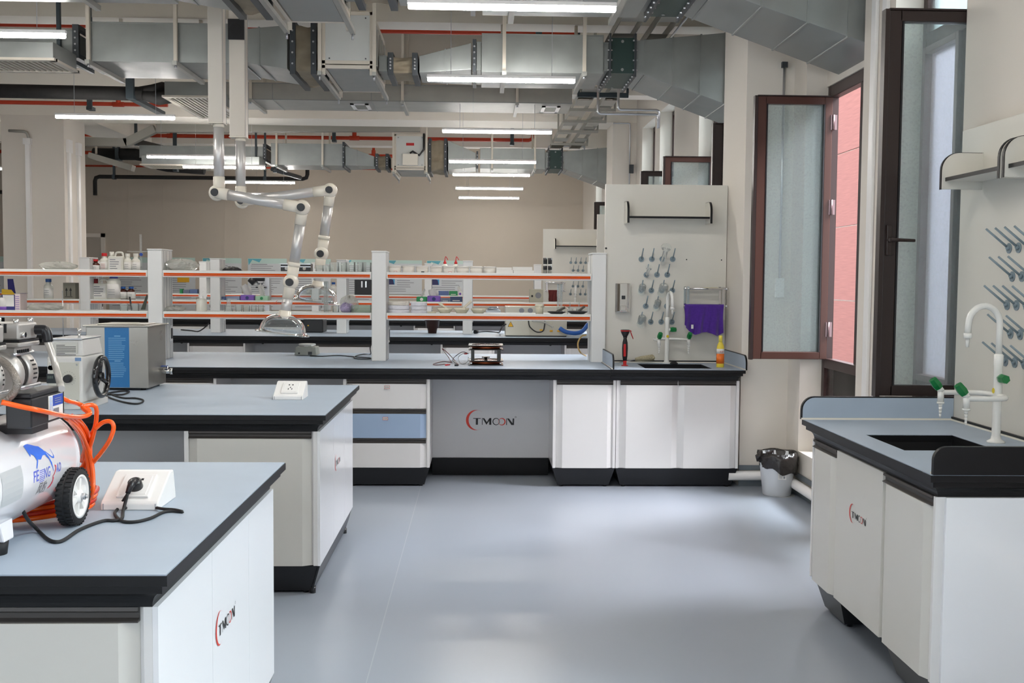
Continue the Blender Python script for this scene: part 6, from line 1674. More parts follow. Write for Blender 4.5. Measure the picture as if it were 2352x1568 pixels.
def jerrycan(label, px0, px1, py, Y, z, handle_hole=True, cap=None):
    c, w = span(px0, px1, py+25, Y); h = H((px0+px1)/2, py, Y, z); x0, x1 = c-w/2, c+w/2
    t = thing('jerrycan', label, 'canister', (c, Y, z))
    MB().prism([(x0, z), (x1, z), (x1, z+h*.74), (x1-w*.06, z+h*.78), (x0+w*.08, z+h*.78), (x0, z+h*.70)], Y-.045, Y+.045, 'y').build('body', m_hdpe, t, .008, 3)
    g = smooth_path([(x0+w*.42, Y, z+h*.78), (x0+w*.48, Y, z+h*.93), (x0+w*.62, Y, z+h*.97), (x1-w*.12, Y, z+h*.95), (x1-w*.05, Y, z+h*.80), (x1-w*.05, Y, z+h*.72)])
    MB().tube(g, w*.07, 10).build('handle', m_hdpe, t)
    MB().cyl((x0+w*.2, Y, z+h*.76), (x0+w*.2, Y, z+h), w*.14, n=18).build('cap', cap or m_hdpe, t)
    lab(t, 'paper_label', c-w*.02, Y-.0455, z+h*.08, z+h*.66, w*.8, lines=5)
    return t
def beaker(label, px0, px1, py, Y, z, group=None, name='beaker', cat='beaker'):
    c, w = span(px0, px1, py+8, Y); h = H((px0+px1)/2, py, Y, z); r = w/2
    pr = [(r*.94, .001), (r, .004), (r, h-.003), (r*1.05, h), (r*1.0, h), (r-.0016, h-.004), (r-.0016, .005), (.001, .004)]
    return single(name, MB().lathe(pr, (c, Y, z), 20), m_lab, label, cat, (c, Y, z), group)
def sbox(label, px0, px1, py, Y, z, m, d=.11, name='carton', cat='box', h=None, top=None, lines=0, rz=0):
    c, w = span(px0, px1, py, Y); h = h or H((px0+px1)/2, py, Y, z)
    t = thing(name, label, cat, (c, Y, z))
    MB().box(c-w/2, c+w/2, Y-d/2, Y+d/2, z, z+h).build('box', m, t, .001)
    if lines:
        q = MB()
        for k in range(lines): q.box(c-w*.3, c+w*.3, Y-d/2-.001, Y-d/2, z+h*(.25+.5*k/lines), z+h*(.25+.5*k/lines)+h*.12)
        q.build('printing', m_paper, t)
    return t, c, w, h
def bag(label, px0, px1, py, Y, z, seed, sy=.10, m=None):
    c, w = span(px0, px1, py, Y); h = H((px0+px1)/2, py, Y, z); rnd = random.Random(seed)
    nu, nv = 28, 12; vs = []
    ph = [rnd.uniform(0, 6) for _ in range(6)]
    for j in range(nv+1):
        v = j/nv*PI
        for i in range(nu):
            u = 2*PI*i/nu
            k = 1+.10*math.sin(3*u+ph[0])+.07*math.sin(5*u+2*v+ph[1])+.06*math.sin(9*u+5*v+ph[2])
            zz = h*(.5-.5*math.cos(v))
            rr = math.sin(v)**.7*k if j not in (0, nv) else .02
            vs.append((c+w/2*rr*math.cos(u), Y+sy*rr*math.sin(u), z+zz*(1+.10*math.sin(6*u+ph[3])*(j/nv))))
    fs = [(j*nu+i, j*nu+(i+1) % nu, (j+1)*nu+(i+1) % nu, (j+1)*nu+i) for j in range(nv) for i in range(nu)]
    mb = MB().add(vs, fs, False)
    return single('plastic_bag', mb, m or m_bag, label, 'bag', (c, Y, z))
# -- upper shelf of the middle rack: eight lidded pots
m_porc = mat('porcelain', (228, 222, 214), .2, coat=.3)
Y = 8.15
pot0 = None; pot_labels = []
pots = [(892+k*31.1+(2 if k == 3 else 0), k) for k in range(8)]
for x0, k in pots:
    c, w = span(x0+.5, x0+30, 618, Y); h = H(x0+15, 609-(0), Y, ZU); h = .056
    lb_ = ['first white lidded pot of the row, next to the middle post', 'second white lidded pot from the middle post', 'third lidded pot, with a small dark mark on its front', 'fourth lidded pot of the row',
           'fifth lidded pot, with a red-framed label at its foot', 'sixth lidded pot of the row', 'seventh lidded pot, the last but one', 'last white lidded pot of the row, beside the paper packets'][k]
    if pot0 is None:
        pot0 = t = thing('lidded_pot', lb_, 'pot', (c, Y, ZU), 0, 'white lidded pots on the upper shelf'); r = w/2
        MB().lathe([(r*.86, 0), (r*.90, .003), (r*.97, h*.78), (.001, h*.78)], (c, Y, ZU), 28).build('pot', m_porc, t)
        MB().lathe([(r, h*.76), (r*1.01, h*.84), (r*.98, h*.97), (r*.9, h), (.001, h)], (c, Y, ZU), 28).build('lid', m_porc, t)
        MB().lathe([(r*.99, h*.90), (r*1.02, h*.92), (r*.99, h*.94)], (c, Y, ZU), 28).build('rim_line', m_greyink, t)
        g = MB()
        for s in (-1, 1): g.tube([(c+s*r*.98, Y-.02, ZU+.002), (c+s*(r+.002), Y-.02, ZU+h*.9)], .0012, 5)
        g.build('wire_clip', m_alu, t)
    else:
        t = copy_thing(pot0, (c, Y, ZU), None, lb_)
    pot_labels.append((k, t, c, w))
for k, t, c, w in pot_labels:
    if k in (0, 4, 2):
        xx = c+.008
        fr = MB().box(xx-.012, xx+.012, Y-w/2-.003, Y-w/2-.001, ZU+.002, ZU+.014); o = fr.build('label', m_redp if k != 2 else m_ink, t)
        if k != 2: MB().box(xx-.010, xx+.010, Y-w/2-.004, Y-w/2-.003, ZU+.004, ZU+.012).build('label_face', m_paper, t)
for i, (a, b, py, nm) in enumerate([(1140, 1178, 620, 'thin stack of white paper packets right of the lidded pots'), (1179, 1226, 621, 'lower white carton at the end of the upper shelf')]):
    sbox(nm, a, b, py, Y, ZU, m_paper, name='paper_packet', cat='packet')
Zp = ZU+H(1200, 621, Y, ZU)
sbox('white flat carton lying tilted on top of another, near the right post', 1177, 1222, 613, Y, Zp+.0005, m_paper, name='flat_carton')
sbox('folded white packet on the thin paper stack', 1140, 1175, 614, Y, ZU+H(1159, 620, Y, ZU)+.0005, m_paper, d=.09, name='paper_packet', cat='packet')
# -- beakers on the upper shelf left of the middle post
for i, (x0, x1, py, yy, nm) in enumerate([(725, 743, 609, 8.12, 'short'), (741, 759, 609, 8.12, 'short'), (757, 778, 602, 8.12, 'tall'), (776, 797, 602, 8.12, 'tall'), (795, 815, 602, 8.12, 'tall'), (814, 834, 602, 8.12, 'tall'), (833, 853, 603, 8.12, 'tall'),
                                      (748, 766, 608, 8.22, 'short'), (783, 803, 602, 8.22, 'tall'), (821, 841, 602, 8.22, 'tall')]):
    ordn = ['leftmost', 'second', 'third', 'fourth', 'fifth', 'sixth', 'last and nearest the post'][i] if i < 7 else ['left one of the back row', 'middle one of the back row', 'right one of the back row'][i-7]
    beaker('%s upturned glass beaker on the upper shelf, %s' % (nm, ordn if i > 6 else ordn+' in front'), x0, x1, py, yy, ZU, 'upturned beakers on the upper shelf')
bag('large crumpled clear bag right of the left rack post, upper shelf', 379, 452, 596, 8.17, ZU, 3, .09)
bag('flat clear bag on the upper shelf at the left, before the grey pillar', 96, 178, 602, 8.17, ZU, 5, .09)
bag('dark wire and film bundle behind the upper shelf', 512, 553, 613, 12.2, ZU, 8, .10, mat('black_film', (52, 52, 54), .3))
# -- reagent bottles of the second rack, upper shelf
Y = 12.17
round_bottle('small brown bottle with red cap, second rack upper shelf', 211, 229, 595, Y, ZU, m_amber, m_redp)
round_bottle('white bottle with a red cap and red line, second rack upper shelf', 230, 250, 581, Y, ZU, m_hdpe, m_redp, red_line=True)
jerrycan('white jerrycan with looped handle on the second rack upper shelf', 250, 285, 578, Y, ZU)
round_bottle('white capped bottle with grey label, just right of the jerrycan', 284.5, 302.5, 582, Y, ZU, m_hdpe, m_hdpe)
round_bottle('white capped bottle with grey label, beside the glass burette', 303, 321.5, 582, Y, ZU, m_hdpe, m_hdpe)
c = oy(323.5, 580, Y+.06); z1 = oy(323, 538, Y+.06).z
t = thing('burette', 'tall thin glass burette with a blue tap, standing by the left post', 'burette', (c.x, Y+.06, ZU))
MB().cyl((c.x, Y+.06, ZU+.0), (c.x, Y+.06, z1), .012, n=14).build('tube', m_lab, t); q = oy(322, 584, Y-.0)
MB().cyl((q.x, Y+.03, q.z), (q.x, Y+.046, q.z), .018).build('tap', mat('royal_blue', (30, 70, 160), .4), t)
MB().tube([oy(292, 577, Y+.03), oy(322, 578, Y+.03), oy(340, 577, Y+.03)], .006, 8).build('clamp_arm', m_lab, t)
for k, (x0, x1) in enumerate(((1247.5, 1257), (1258.5, 1268))):
    c, w = span(x0, x1, 610, Y); r = w/2; z = ZU
    t = thing('stacked_jar', ('left' if k == 0 else 'right')+' column of black-capped jars on the second rack beside the pegboard', 'jar', (c, Y, z))
    MB().lathe([(r, 0), (r, .06), (r*.8, .07), (.001, .07)], (c, Y, z), 16).build('lower_jar', mat('smoked_glass', (140, 136, 130), .2), t); MB().cyl((c, Y, z+.07), (c, Y, z+.115), r).build('lower_cap', m_blackp, t)
    MB().cyl((c, Y, z+.115), (c, Y, z+.135), r*.96).build('upper_jar', m_paper, t); MB().cyl((c, Y, z+.135), (c, Y, z+.205), r).build('upper_cap', m_blackp, t)
def wash_bottle(label, px, Y, z, capm, h=.21, r=.036, spout=1):
    c = oy(px, 600, Y).x
    t = thing('wash_bottle', label, 'bottle', (c, Y, z))
    MB().lathe([(r*.92, 0), (r, .005), (r, h*.42), (r*.75, h*.55), (r*.42, h*.62), (.001, h*.62)], (c, Y, z), 20).build('body', m_hdpe, t)
    MB().lathe([(r*.5, h*.60), (r*.5, h*.70), (r*.3, h*.74), (r*.14, h*.82), (r*.1, h*.86), (.001, h*.86)], (c, Y, z), 16).build('cap', capm, t)
    MB().tube(smooth_path([(c, Y, z+h*.80), (c+.004*spout, Y, z+h*.97), (c+.014*spout, Y, z+h*.98), (c+.034*spout, Y, z+h*.82)]), .0045, 8).build('spout', capm, t)
    return t
wash_bottle('wash bottle with red spout behind the lidded pots, left one', 1022, Y, ZU, m_redp)
wash_bottle('wash bottle with red spout behind the lidded pots, right one', 1047, Y, ZU, m_redp)
# carrying case
c0, w0 = span(648, 716, 610, 12.15); t = thing('instrument_case', 'black and silver equipment case on the second rack, behind the fume arm', 'case', (c0, 12.15, ZU))
MB().box(c0-w0/2, c0+w0/2, 12.06, 12.24, ZU, ZU+.115).build('shell', m_blackp, t, .004)
f = MB()
for zz in (0, .075, .105): f.box(c0-w0/2-.003, c0+w0/2+.003, 12.052, 12.062, ZU+zz, ZU+zz+.010)
f.build('metal_edges', m_alu, t)
for s in (-.3, .3): MB().cyl((c0+s*w0, 12.04, ZU+.06), (c0+s*w0, 12.06, ZU+.06), .018).build('latch', m_chrome, t)
# -- second rack lower shelf, left to right
Y = 12.15
round_bottle('white bottle with blue cap standing alone before the grey pillar', 101, 122, 640, Y, ZL, m_hdpe, mat('navy_cap', (28, 76, 140), .4))
t, c, w, h = sbox('grey carton marked with two upward arrows', 149, 177, 649, Y, ZL, mat('grey_carton', (128, 124, 112), .8), name='carton')
q = MB()
for s in (-.22, .12): q.box(c+s*w-.004, c+s*w+.004, Y-.058, Y-.056, ZL+h*.2, ZL+h*.55).add([(c+s*w-.014, Y-.057, ZL+h*.52), (c+s*w+.014, Y-.057, ZL+h*.52), (c+s*w, Y-.057, ZL+h*.72)], [(0, 1, 2)])
q.box(c-w*.36, c+w*.26, Y-.058, Y-.056, ZL+h*.15, ZL+h*.18); q.build('arrow_print', m_ink, t)
jerrycan('white canister with a dark red cap on the second rack lower shelf', 213, 250, 640, Y+.03, ZL, cap=mat('dark_red_cap', (130, 24, 32), .4))
round_bottle('wide white jug with an indigo cap on the second rack lower shelf', 246, 277, 634, Y-.03, ZL, m_hdpe, mat('indigo_cap', (52, 56, 160), .4), capf=.6, neck=.9)
round_bottle('brown bottle with blue cap, next to the white jug', 275, 292, 658, Y, ZL, m_amber, m_bluep, neck=.8)
round_bottle('brown bottle with blue cap, next to the left post', 292.5, 311, 658, Y, ZL, m_amber, m_bluep, neck=.8)
t, c, w, h = sbox('blue glove box left of the tissue boxes', 500, 521, 681, Y, ZL, mat('slate_blue_box', (92, 112, 158), .6), lines=1, name='glove_box')
sbox('pale blue flat box beside the purple tissue pack', 522, 553, 680, Y, ZL, mat('pale_slate_box', (138, 150, 178), .6), lines=1, name='glove_box')
def tissue(label, px0, px1, py, Y, z, m, accent, tuft=(0, .16, .07), name='tissue_box'):
    c, w = span(px0, px1, py, Y); h = H((px0+px1)/2, py, Y, z)
    t = thing(name, label, 'tissue box', (c, Y, z))
    MB().box(c-w/2, c+w/2, Y-.055, Y+.055, z, z+h).build('box', m, t, .01, 3)
    MB().cyl((c, Y-.0565, z+h*.5), (c, Y-.0555, z+h*.5), h*.3, n=14).build('print', accent, t)
    if tuft:
        dx, th, tw_ = tuft; rnd = random.Random(int(px0)); n = 9; vs = []
        for j in range(5):
            for i in range(n):
                u = i/(n-1)-.5; v = j/4
                vs.append((c+dx*v+u*tw_*(1+.5*v)*(1-.3*v*v), Y+.02*math.sin(u*9+v*3)+.012*math.sin(u*21), z+h+th*v*(1-.25*abs(u)*2*v)-.003))
        MB().add(vs, [(j*n+i, j*n+i+1, (j+1)*n+i+1, (j+1)*n+i) for j in range(4) for i in range(n-1)], True).build('tissue', m_paper, t)
    return t
m_purple = mat('purple_print', (124, 84, 178), .4); m_gr = mat('green_print', (36, 140, 84), .5); m_nv = mat('navy_print', (48, 56, 120), .5)
tissue('purple tissue pack with a sheet sticking out, behind the flasks', 554, 586, 677, Y, ZL, m_purple, m_nv, (-.03, .13, .10))
tissue('pale green tissue box with a standing sheet, behind the flasks', 588, 618, 679, Y, ZL, mat('pale_green_print', (168, 206, 178), .5), m_gr, (-.02, .15, .06))
tissue('green tissue box with a sheet, right of the middle post', 957, 981, 681, Y, ZL, m_gr, m_paper, (.03, .10, .03))
tissue('purple tissue pack behind the white wrapped stacks', 982, 1012, 679, Y, ZL, m_purple, m_nv, (-.01, .09, .10))
sbox('slate grey flat box beside the purple tissue pack on the right', 1013, 1033, 684, Y, ZL, mat('slate_box', (108, 116, 136), .6), lines=1, name='glove_box')
sbox('navy blue glove box against the second rack post', 1034, 1062, 681, Y, ZL, mat('navy_box', (62, 78, 116), .6), lines=1, name='glove_box')
t, c, w, h = sbox('beige speaker-like meter with a round grey grille', 1216, 1247, 664, Y+.05, ZL, mat('beige_plastic', (192, 188, 170), .5), d=.16, name='meter_box', cat='meter')
MB().cyl((c+.02, Y-.035, ZL+h*.55), (c+.02, Y-.03, ZL+h*.55), .034, n=20).build('grille', m_greyink, t); MB().cyl((c-.05, Y-.045, ZL+h*.5), (c-.05, Y-.03, ZL+h*.5), .012).build('knob', m_blackp, t)
t = thing('microscope', 'dark microscope-like instrument standing behind the tissue boxes', 'instrument', (X(600, 670, 16.3), 16.3, .85))
x0, x1 = X(610, 660, 16.3), X(620, 660, 16.3)
MB().box(x0, x1, 16.25, 16.4, .85, oy(615, 633, 16.3).z).build('column', m_alu, t); MB().box(X(584, 640, 16.3), x0, 16.2, 16.35, oy(600, 645, 16.3).z, oy(600, 634, 16.3).z).build('head', m_blackp, t, .02)
MB().cyl(oy(597, 646, 16.25), oy(597, 653, 16.25), .06, .04).build('objective_turret', m_alu, t); MB().cyl(oy(574, 640, 16.2), oy(585, 650, 16.2), .05).build('eyepiece', m_blackp, t)
MB().box(X(592, 660, 16.3), X(614, 660, 16.3), 16.15, 16.35, oy(600, 661, 16.3).z, oy(600, 658, 16.3).z).build('stage', m_blackp, t); MB().box(X(590, 660, 16.3), X(620, 660, 16.3), 16.15, 16.5, .85, .9).build('foot', m_blackp, t)
# -- third rack lower shelf
Y = 16.65
round_bottle('brown bottle with a blue cap on the farthest rack', 458, 471, 654, Y, ZL, m_amber, m_bluep)
sbox('small green carton on the farthest rack, left', 415, 421, 663, Y, ZL, m_gr, name='carton'); sbox('slate blue glove box on the farthest rack, left', 423, 437, 665, Y, ZL, MC['slate_box'], name='glove_box'); sbox('blue glove box on the farthest rack, next to the brown bottle', 438, 455, 664, Y, ZL, MC['slate_blue_box'], name='glove_box')
sbox('blue flat box on the farthest rack under the wash bottles', 1006, 1031, 668, Y, ZL, MC['slate_blue_box'], name='glove_box'); sbox('green box on the farthest rack near the second rack post', 1032, 1051, 668, Y, ZL, m_gr, lines=1, name='carton')
tissue('white tissue box with a sheet on the farthest rack', 1052, 1062, 670, Y, ZL, m_paper, m_purple, (-.02, .10, .05))
t, c, w, h = sbox('black equipment case with two clips on the farthest rack', 816, 858, 642, Y, ZL, m_blackp, d=.2, name='black_case', cat='case')
for s in (-.1, .12): MB().box(c+s*w-.01, c+s*w+.01, Y-.106, Y-.10, ZL+h*.5, ZL+h*.9).build('clip', m_chrome, t)
round_bottle('white bottle with blue cap beside the farthest rack post, seen through the hood', 759, 773, 648, Y, ZL, m_hdpe, m_bluep)
round_bottle('white bottle seen through the farther hood, left one', 704, 717, 662, Y, ZL, m_hdpe, m_hdpe); round_bottle('white bottle seen through the farther hood, right one', 720, 733, 661, Y, ZL, m_hdpe, m_hdpe)
# -- lower shelf of the middle rack
Y = 8.16
t, c, w, h = sbox('open yellow and navy printed carton at the left end of the lower shelf', 12, 41, 676, Y, ZL, mat('navy_carton', (52, 50, 120), .6), d=.12, name='printed_carton')
h = H(26, 674, Y, ZL)
MB().box(c-w*.42, c+w*.46, Y-.0612, Y-.06, ZL+h*.25, ZL+h*.92).build('white_panel', m_paper, t); MB().box(c-w/2-.0, c+w/2, Y-.0615, Y-.06, ZL+h*.95, ZL+h*1.0).build('yellow_band', mat('yellow_band', (222, 180, 30), .5), t)
fl = MB()
fl.hull8([(c-w/2, Y-.06, ZL+h), (c+w/2, Y-.06, ZL+h), (c+w/2, Y-.058, ZL+h), (c-w/2, Y-.058, ZL+h)], [(c-w*.3, Y-.10, ZL+h+.035), (c+w*.45, Y-.10, ZL+h+.03), (c+w*.45, Y-.098, ZL+h+.03), (c-w*.3, Y-.098, ZL+h+.035)])
fl.build('front_flap', MC['yellow_band'], t)
MB().hull8([(c+w/2, Y-.06, ZL+h), (c+w/2, Y+.06, ZL+h), (c+w/2-.002, Y+.06, ZL+h), (c+w/2-.002, Y-.06, ZL+h)], [(c+w/2+.05, Y-.06, ZL+h+.004), (c+w/2+.05, Y+.06, ZL+h+.004), (c+w/2+.05, Y+.06, ZL+h+.002), (c+w/2+.05, Y-.06, ZL+h+.002)]).build('side_flap', MC['navy_carton'], t)
MB().hull8([(c-w*.5, Y+.05, ZL+h), (c+w*.1, Y+.05, ZL+h), (c+w*.1, Y+.052, ZL+h), (c-w*.5, Y+.052, ZL+h)], [(c-w*.4, Y+.02, ZL+h+.11), (c+w*.15, Y+.0, ZL+h+.11), (c+w*.15, Y+.002, ZL+h+.11), (c-w*.4, Y+.022, ZL+h+.11)]).build('rear_flap', MC['navy_carton'], t)
t, c, w, h = sbox('pink and white printed carton beside the yellow and navy one', 42, 54, 674, Y, ZL, mat('pink_white_carton', (222, 206, 204), .6), d=.12, name='printed_carton')
q = MB()
for k in range(7): q.box(c-w*.4, c+w*.3, Y-.0612, Y-.06, ZL+h*(.1+.12*k), ZL+h*(.13+.12*k))
q.build('printing', MC['purple_print'], t)
c, w = span(-6, 15, 700, Y-.07)
t = thing('paper_roll', 'white and purple roll at the very left of the lower shelf', 'roll', (c, Y-.05, ZL)); MB().lathe([(.034, 0), (.034, .07), (.03, .095), (.012, .1), (.001, .1)], (c, Y-.04, ZL), 20).build('roll', m_paper, t); MB().lathe([(.0345, .002), (.0345, .03)], (c, Y-.04, ZL), 20).build('purple_band', m_purple, t)
bag('flat clear bag on the lower shelf at the left', 66, 142, 698, Y, ZL, 11, .09)
bag('crumpled film right of the left post on the lower shelf', 378, 425, 703, Y, ZL, 12, .08)
for i, (x0, x1, py, nm) in enumerate([(276, 294, 697, 'wide beaker left of the slanted dark rod, lower shelf'), (301, 319, 697, 'wide beaker right of the slanted dark rod, lower shelf'), (541, 556, 700, 'small upturned beaker right of the conical flask'),
        (558, 574, 700, 'second small beaker right of the conical flask'), (577, 589, 701, 'third small beaker right of the conical flask'), (593, 605, 701, 'small beaker nearest the fume arm'), (764, 779, 702, 'small beaker left of the tissue bag')]):
    beaker(nm, x0, x1, py, Y, ZL, 'small beakers on the lower shelf')
c = oy(525, 700, Y).x; h = H(525, 685, Y, ZL)
single('conical_flask', MB().lathe([(.030, .001), (.032, .005), (.013, h*.66), (.0125, h*.96), (.016, h), (.0115, h), (.0115, h*.66), (.029, .006), (.001, .005)], (c, Y, ZL), 22), m_lab, 'glass conical flask on the lower shelf of the middle rack', 'flask', (c, Y, ZL))
c, w = span(451, 475, 700, Y); h = H(463, 663, Y, ZL)
t = thing('wash_bottle', 'squat white wash bottle with a bent white spout, lower shelf', 'bottle', (c, Y, ZL))
MB().lathe([(w/2*.95, 0), (w/2, .004), (w/2, .088), (w/2*.8, .098), (w/2*.4, .102), (w/2*.4, .104)], (c, Y, ZL), 24).build('body', m_hdpe, t); MB().cyl((c-.002, Y, ZL+.10), (c-.002, Y, ZL+.122), .016, n=20).build('cap', m_plw, t)
MB().tube(smooth_path([(c-.004, Y, ZL+.12), (c+.0, Y, ZL+.145), (c+.008, Y, ZL+.156), (c+.020, Y, ZL+.163)]), .003, 8).build('spout', m_plw, t)
c = oy(288, 690, Y-.03); single('stirring_rod', MB().tube([oy(298, 682, Y+.03), oy(303, 711, Y-.02)], .006, 8), m_flange, 'slanted dark rod standing among the beakers', 'rod', (c.x, Y, ZL))
t = thing('folded_stand', 'dark olive tool leaning against the left post, lower shelf', 'tool', (X(330, 700, Y), Y, ZL)); MB().hull8([oy(323, 711, Y), oy(334, 711, Y), oy(334, 711, Y+.02), oy(323, 711, Y+.02)], [oy(337, 675, Y), oy(340, 680, Y), oy(340, 680, Y+.02), oy(337, 675, Y+.02)]).build('blade', mat('olive_dark', (66, 70, 60), .5), t)
c = oy(187, 700, 9.0); single('support_rod', MB().cyl((c.x, 8.60, TOPZ), (c.x, 8.60, oy(187, 667, 8.6).z), .004).cyl((c.x, 8.60, TOPZ), (c.x, 8.6, TOPZ+.01), .05), m_alu, 'thin upright stand rod behind the lower shelf at the left', 'stand', (c.x, 8.6, TOPZ))
for k, (px, nm) in enumerate(((746, 'left'), (751.5, 'right'))):
    c = oy(px, 680, Y+.02); z1 = oy(px, 646, Y+.02).z
    single('glass_tube', MB().lathe([(.008, 0), (.0085, z1-ZL-.003), (.0095, z1-ZL), (.0065, z1-ZL), (.0065, .006), (.001, .004)], (c.x, Y+.02, ZL), 14), m_lab, nm+' of the two tall glass tubes right of the fume hood', 'tube', (c.x, Y+.02, ZL))
bag('purple-printed tissue bag on the lower shelf left of the middle post', 780, 812, 696, Y, ZL, 21, .06, mat('lilac_film', (168, 156, 190), .4))
bag('clear bag sticking up from the tissue bag', 782, 824, 681, Y+.03, ZL, 23, .04)
for k, (py, nm) in enumerate(((707, 'lower'), (699, 'upper'))):
    c, w = span(809, 853, 705, Y); z0 = ZL+.031*k
    t = MB().box(c-w/2, c+w/2, Y-.06, Y+.06, z0+.0005, z0+.003).box(c-w/2, c+w/2, Y-.06, Y-.057, z0, z0+.03).box(c-w/2, c+w/2, Y+.057, Y+.06, z0, z0+.03).box(c-w/2, c-w/2+.003, Y-.06, Y+.06, z0, z0+.03).box(c+w/2-.003, c+w/2, Y-.06, Y+.06, z0, z0+.03)
    single('glass_tray', t, glassy('green_glass', (.82, .88, .82), haze=.12, hazecol=(.6, .64, .56)), nm+' of two stacked glass trays beside the middle post', 'tray', (c, Y, z0))
def wrapped(label, px0, px1, z0, h, m):
    c, w = span(px0, px1, 700, Y); rnd = random.Random(int(z0*1e4+px0)); mb = MB(); n = 40; r = w/2; vs = []
    for k, (rr, zz) in enumerate([(.97, 0), (1, .2), (1.0, .5), (1, .8), (.96, 1)]):
        for i in range(n): vs.append((c+r*(rr+.02*math.sin(i*2.3+k*1.7)*(k not in (0, 4)))*math.cos(2*PI*i/n), Y+r*rr*math.sin(2*PI*i/n), z0+h*zz))
    mb.add(vs, [(k*n+i, k*n+(i+1) % n, (k+1)*n+(i+1) % n, (k+1)*n+i) for k in range(4) for i in range(n)]); mb.add(vs[-n:], [tuple(range(n))]); mb.add(vs[:n], [tuple(range(n))[::-1]])
    return single('wrapped_dish', mb, m, label, 'dish', (c, Y, z0), 'paper-wrapped dishes on the lower shelf')
m_wrap = mat('white_wrapping_paper', (222, 222, 230), .8, noise=.05, nscale=60); m_wrap2 = mat('cream_wrapping_paper', (226, 220, 210), .8, noise=.05, nscale=60)
for k, nm in enumerate(('bottom', 'middle', 'top')):
    wrapped('%s paper-wrapped dish of the wide stack at the middle post' % nm, 892, 941, ZL+.031*k, .0295, m_wrap if k < 2 else m_wrap2)
    wrapped('%s paper-wrapped dish of the narrower stack beside the wide one' % nm, 943, 981, ZL+.029*k, .027, m_wrap)
def mortar(label, px0, px1, py, m, yy=Y, pest=None):
    c, w = span(px0, px1, 712, yy); h = H((px0+px1)/2, py, yy, ZL); r = w/2
    t = thing('mortar', label, 'mortar', (c, yy, ZL))
    MB().lathe([(r*.5, 0), (r*.62, .004), (r*.93, h*.7), (r, h), (r*.92, h), (r*.8, h*.6), (r*.45, .01), (.001, .008)], (c, yy, ZL), 28).build('bowl', m, t)
    MB().box(c+r*.2, c+r*.45, yy-r*1.02, yy-r*.85, ZL+h*.75, ZL+h).build('pouring_lip', m, t)
    if pest: MB().cyl(Vector((c+pest[0]*r, yy-.0, ZL+h*.55)), Vector((c+pest[1]*r, yy+.01, ZL+h*pest[2])), .008, .010).build('pestle', pest[3], t)
    return t
m_crm = mat('cream_porcelain', (228, 220, 198), .25, coat=.3); m_blk = mat('black_agate', (48, 50, 54), .3)
mortar('cream mortar with pestle leaning left, beside the wrapped stacks', 1004, 1040, 707, m_crm, pest=(.6, -.8, 1.9, m_crm))
mortar('cream mortar with pestle pointing right, middle one', 1042, 1078, 707, m_crm, pest=(-.1, 1.25, 2.2, m_crm))
mortar('empty cream mortar, rightmost of the cream ones', 1081, 1117, 708, m_crm)
mortar('dark grey shallow mortar with pestle, left of the two dark ones', 1257, 1300, 715, m_blk, pest=(-.2, .9, 2.4, mat('dark_pestle', (92, 88, 82), .4)))
mortar('dark grey shallow mortar with pestle, next to the right post', 1303, 1350, 714, m_blk, pest=(-.1, .7, 2.3, MC['dark_pestle']))
c, w = span(980, 1004, 715, Y); single('evaporating_dish', MB().lathe([(w*.3, 0), (w*.5, .014), (w*.47, .014), (.001, .004)], (c, Y, ZL), 24), m_crm, 'very shallow cream dish between wrapped stacks and mortars', 'dish', (c, Y, ZL))
c, w = span(1228, 1250, 710, Y); h = H(1239, 698, Y, ZL)
t = thing('lidded_jar', 'cream lidded jar on the lower shelf left of the dark mortars', 'jar', (c, Y, ZL)); MB().lathe([(w*.40, 0), (w*.43, h*.6), (w*.45, h*.72), (.001, h*.72)], (c, Y, ZL), 24).build('jar', m_crm, t); MB().lathe([(w*.5, h*.72), (w*.5, h*.86), (w*.42, h*.97), (w*.2, h), (.001, h)], (c, Y, ZL), 24).build('lid', m_crm, t)
for k, (px, nm) in enumerate(((1282, 'left'), (1289, 'right'))):
    c = oy(px, 690, Y+.06); z1 = oy(px, 652, Y+.06).z
    single('measuring_cylinder', MB().lathe([(.012, 0), (.009, .006), (.0085, z1-ZL-.003), (.0105, z1-ZL), (.007, z1-ZL), (.007, .01), (.001, .008)], (c.x, Y+.06, ZL), 16), m_lab, nm+' tall narrow measuring cylinder between the jar and the dark mortars', 'measuring cylinder', (c.x, Y+.06, ZL))
for k, (px, nm) in enumerate(((1309, 'left'), (1330, 'right'))):
    c = oy(px, 700, Y+.07); h = H(px, 692, Y+.07, ZL)
    single('volumetric_flask', MB().lathe([(.020, 0), (.022, .006), (.02, h*.4), (.006, h*.55), (.006, h*.92), (.010, h*.94), (.008, h), (.001, h)], (c.x, Y+.07, ZL), 18), m_lab, nm+' stoppered glass flask behind the dark mortars', 'flask', (c.x, Y+.07, ZL))

# ================================================================== ON THE FOURTH BENCH
Y = 11.75
c = oz(993, 765, TOPZ); w = oy(1009, 760, c.y).x-oy(977, 760, c.y).x; h = oy(993, 727, c.y).z-TOPZ
t = thing('flower_pot', 'dark brown plastic pot on the fourth bench, seen under the shelf', 'pot', (c.x, c.y, TOPZ))
MB().lathe([(w*.30, 0), (w*.36, h*.3), (w*.46, h*.32), (w*.50, h*.75), (w*.56, h*.76), (w*.60, h*.96), (w*.55, h*.96), (.001, h*.9)], (c.x, c.y, TOPZ), 28).build('pot', mat('dark_brown_plastic', (62, 34, 26), .3), t)
MB().lathe([(w*.60, h*.90), (w*.66, h*.93), (w*.66, h), (w*.56, h)], (c.x, c.y, TOPZ), 28).build('rim', MC['dark_brown_plastic'], t)
x0, x1 = X(1161, 750, 11.62), X(1302, 750, 11.62); z1 = oy(1230, 703, 11.8).z
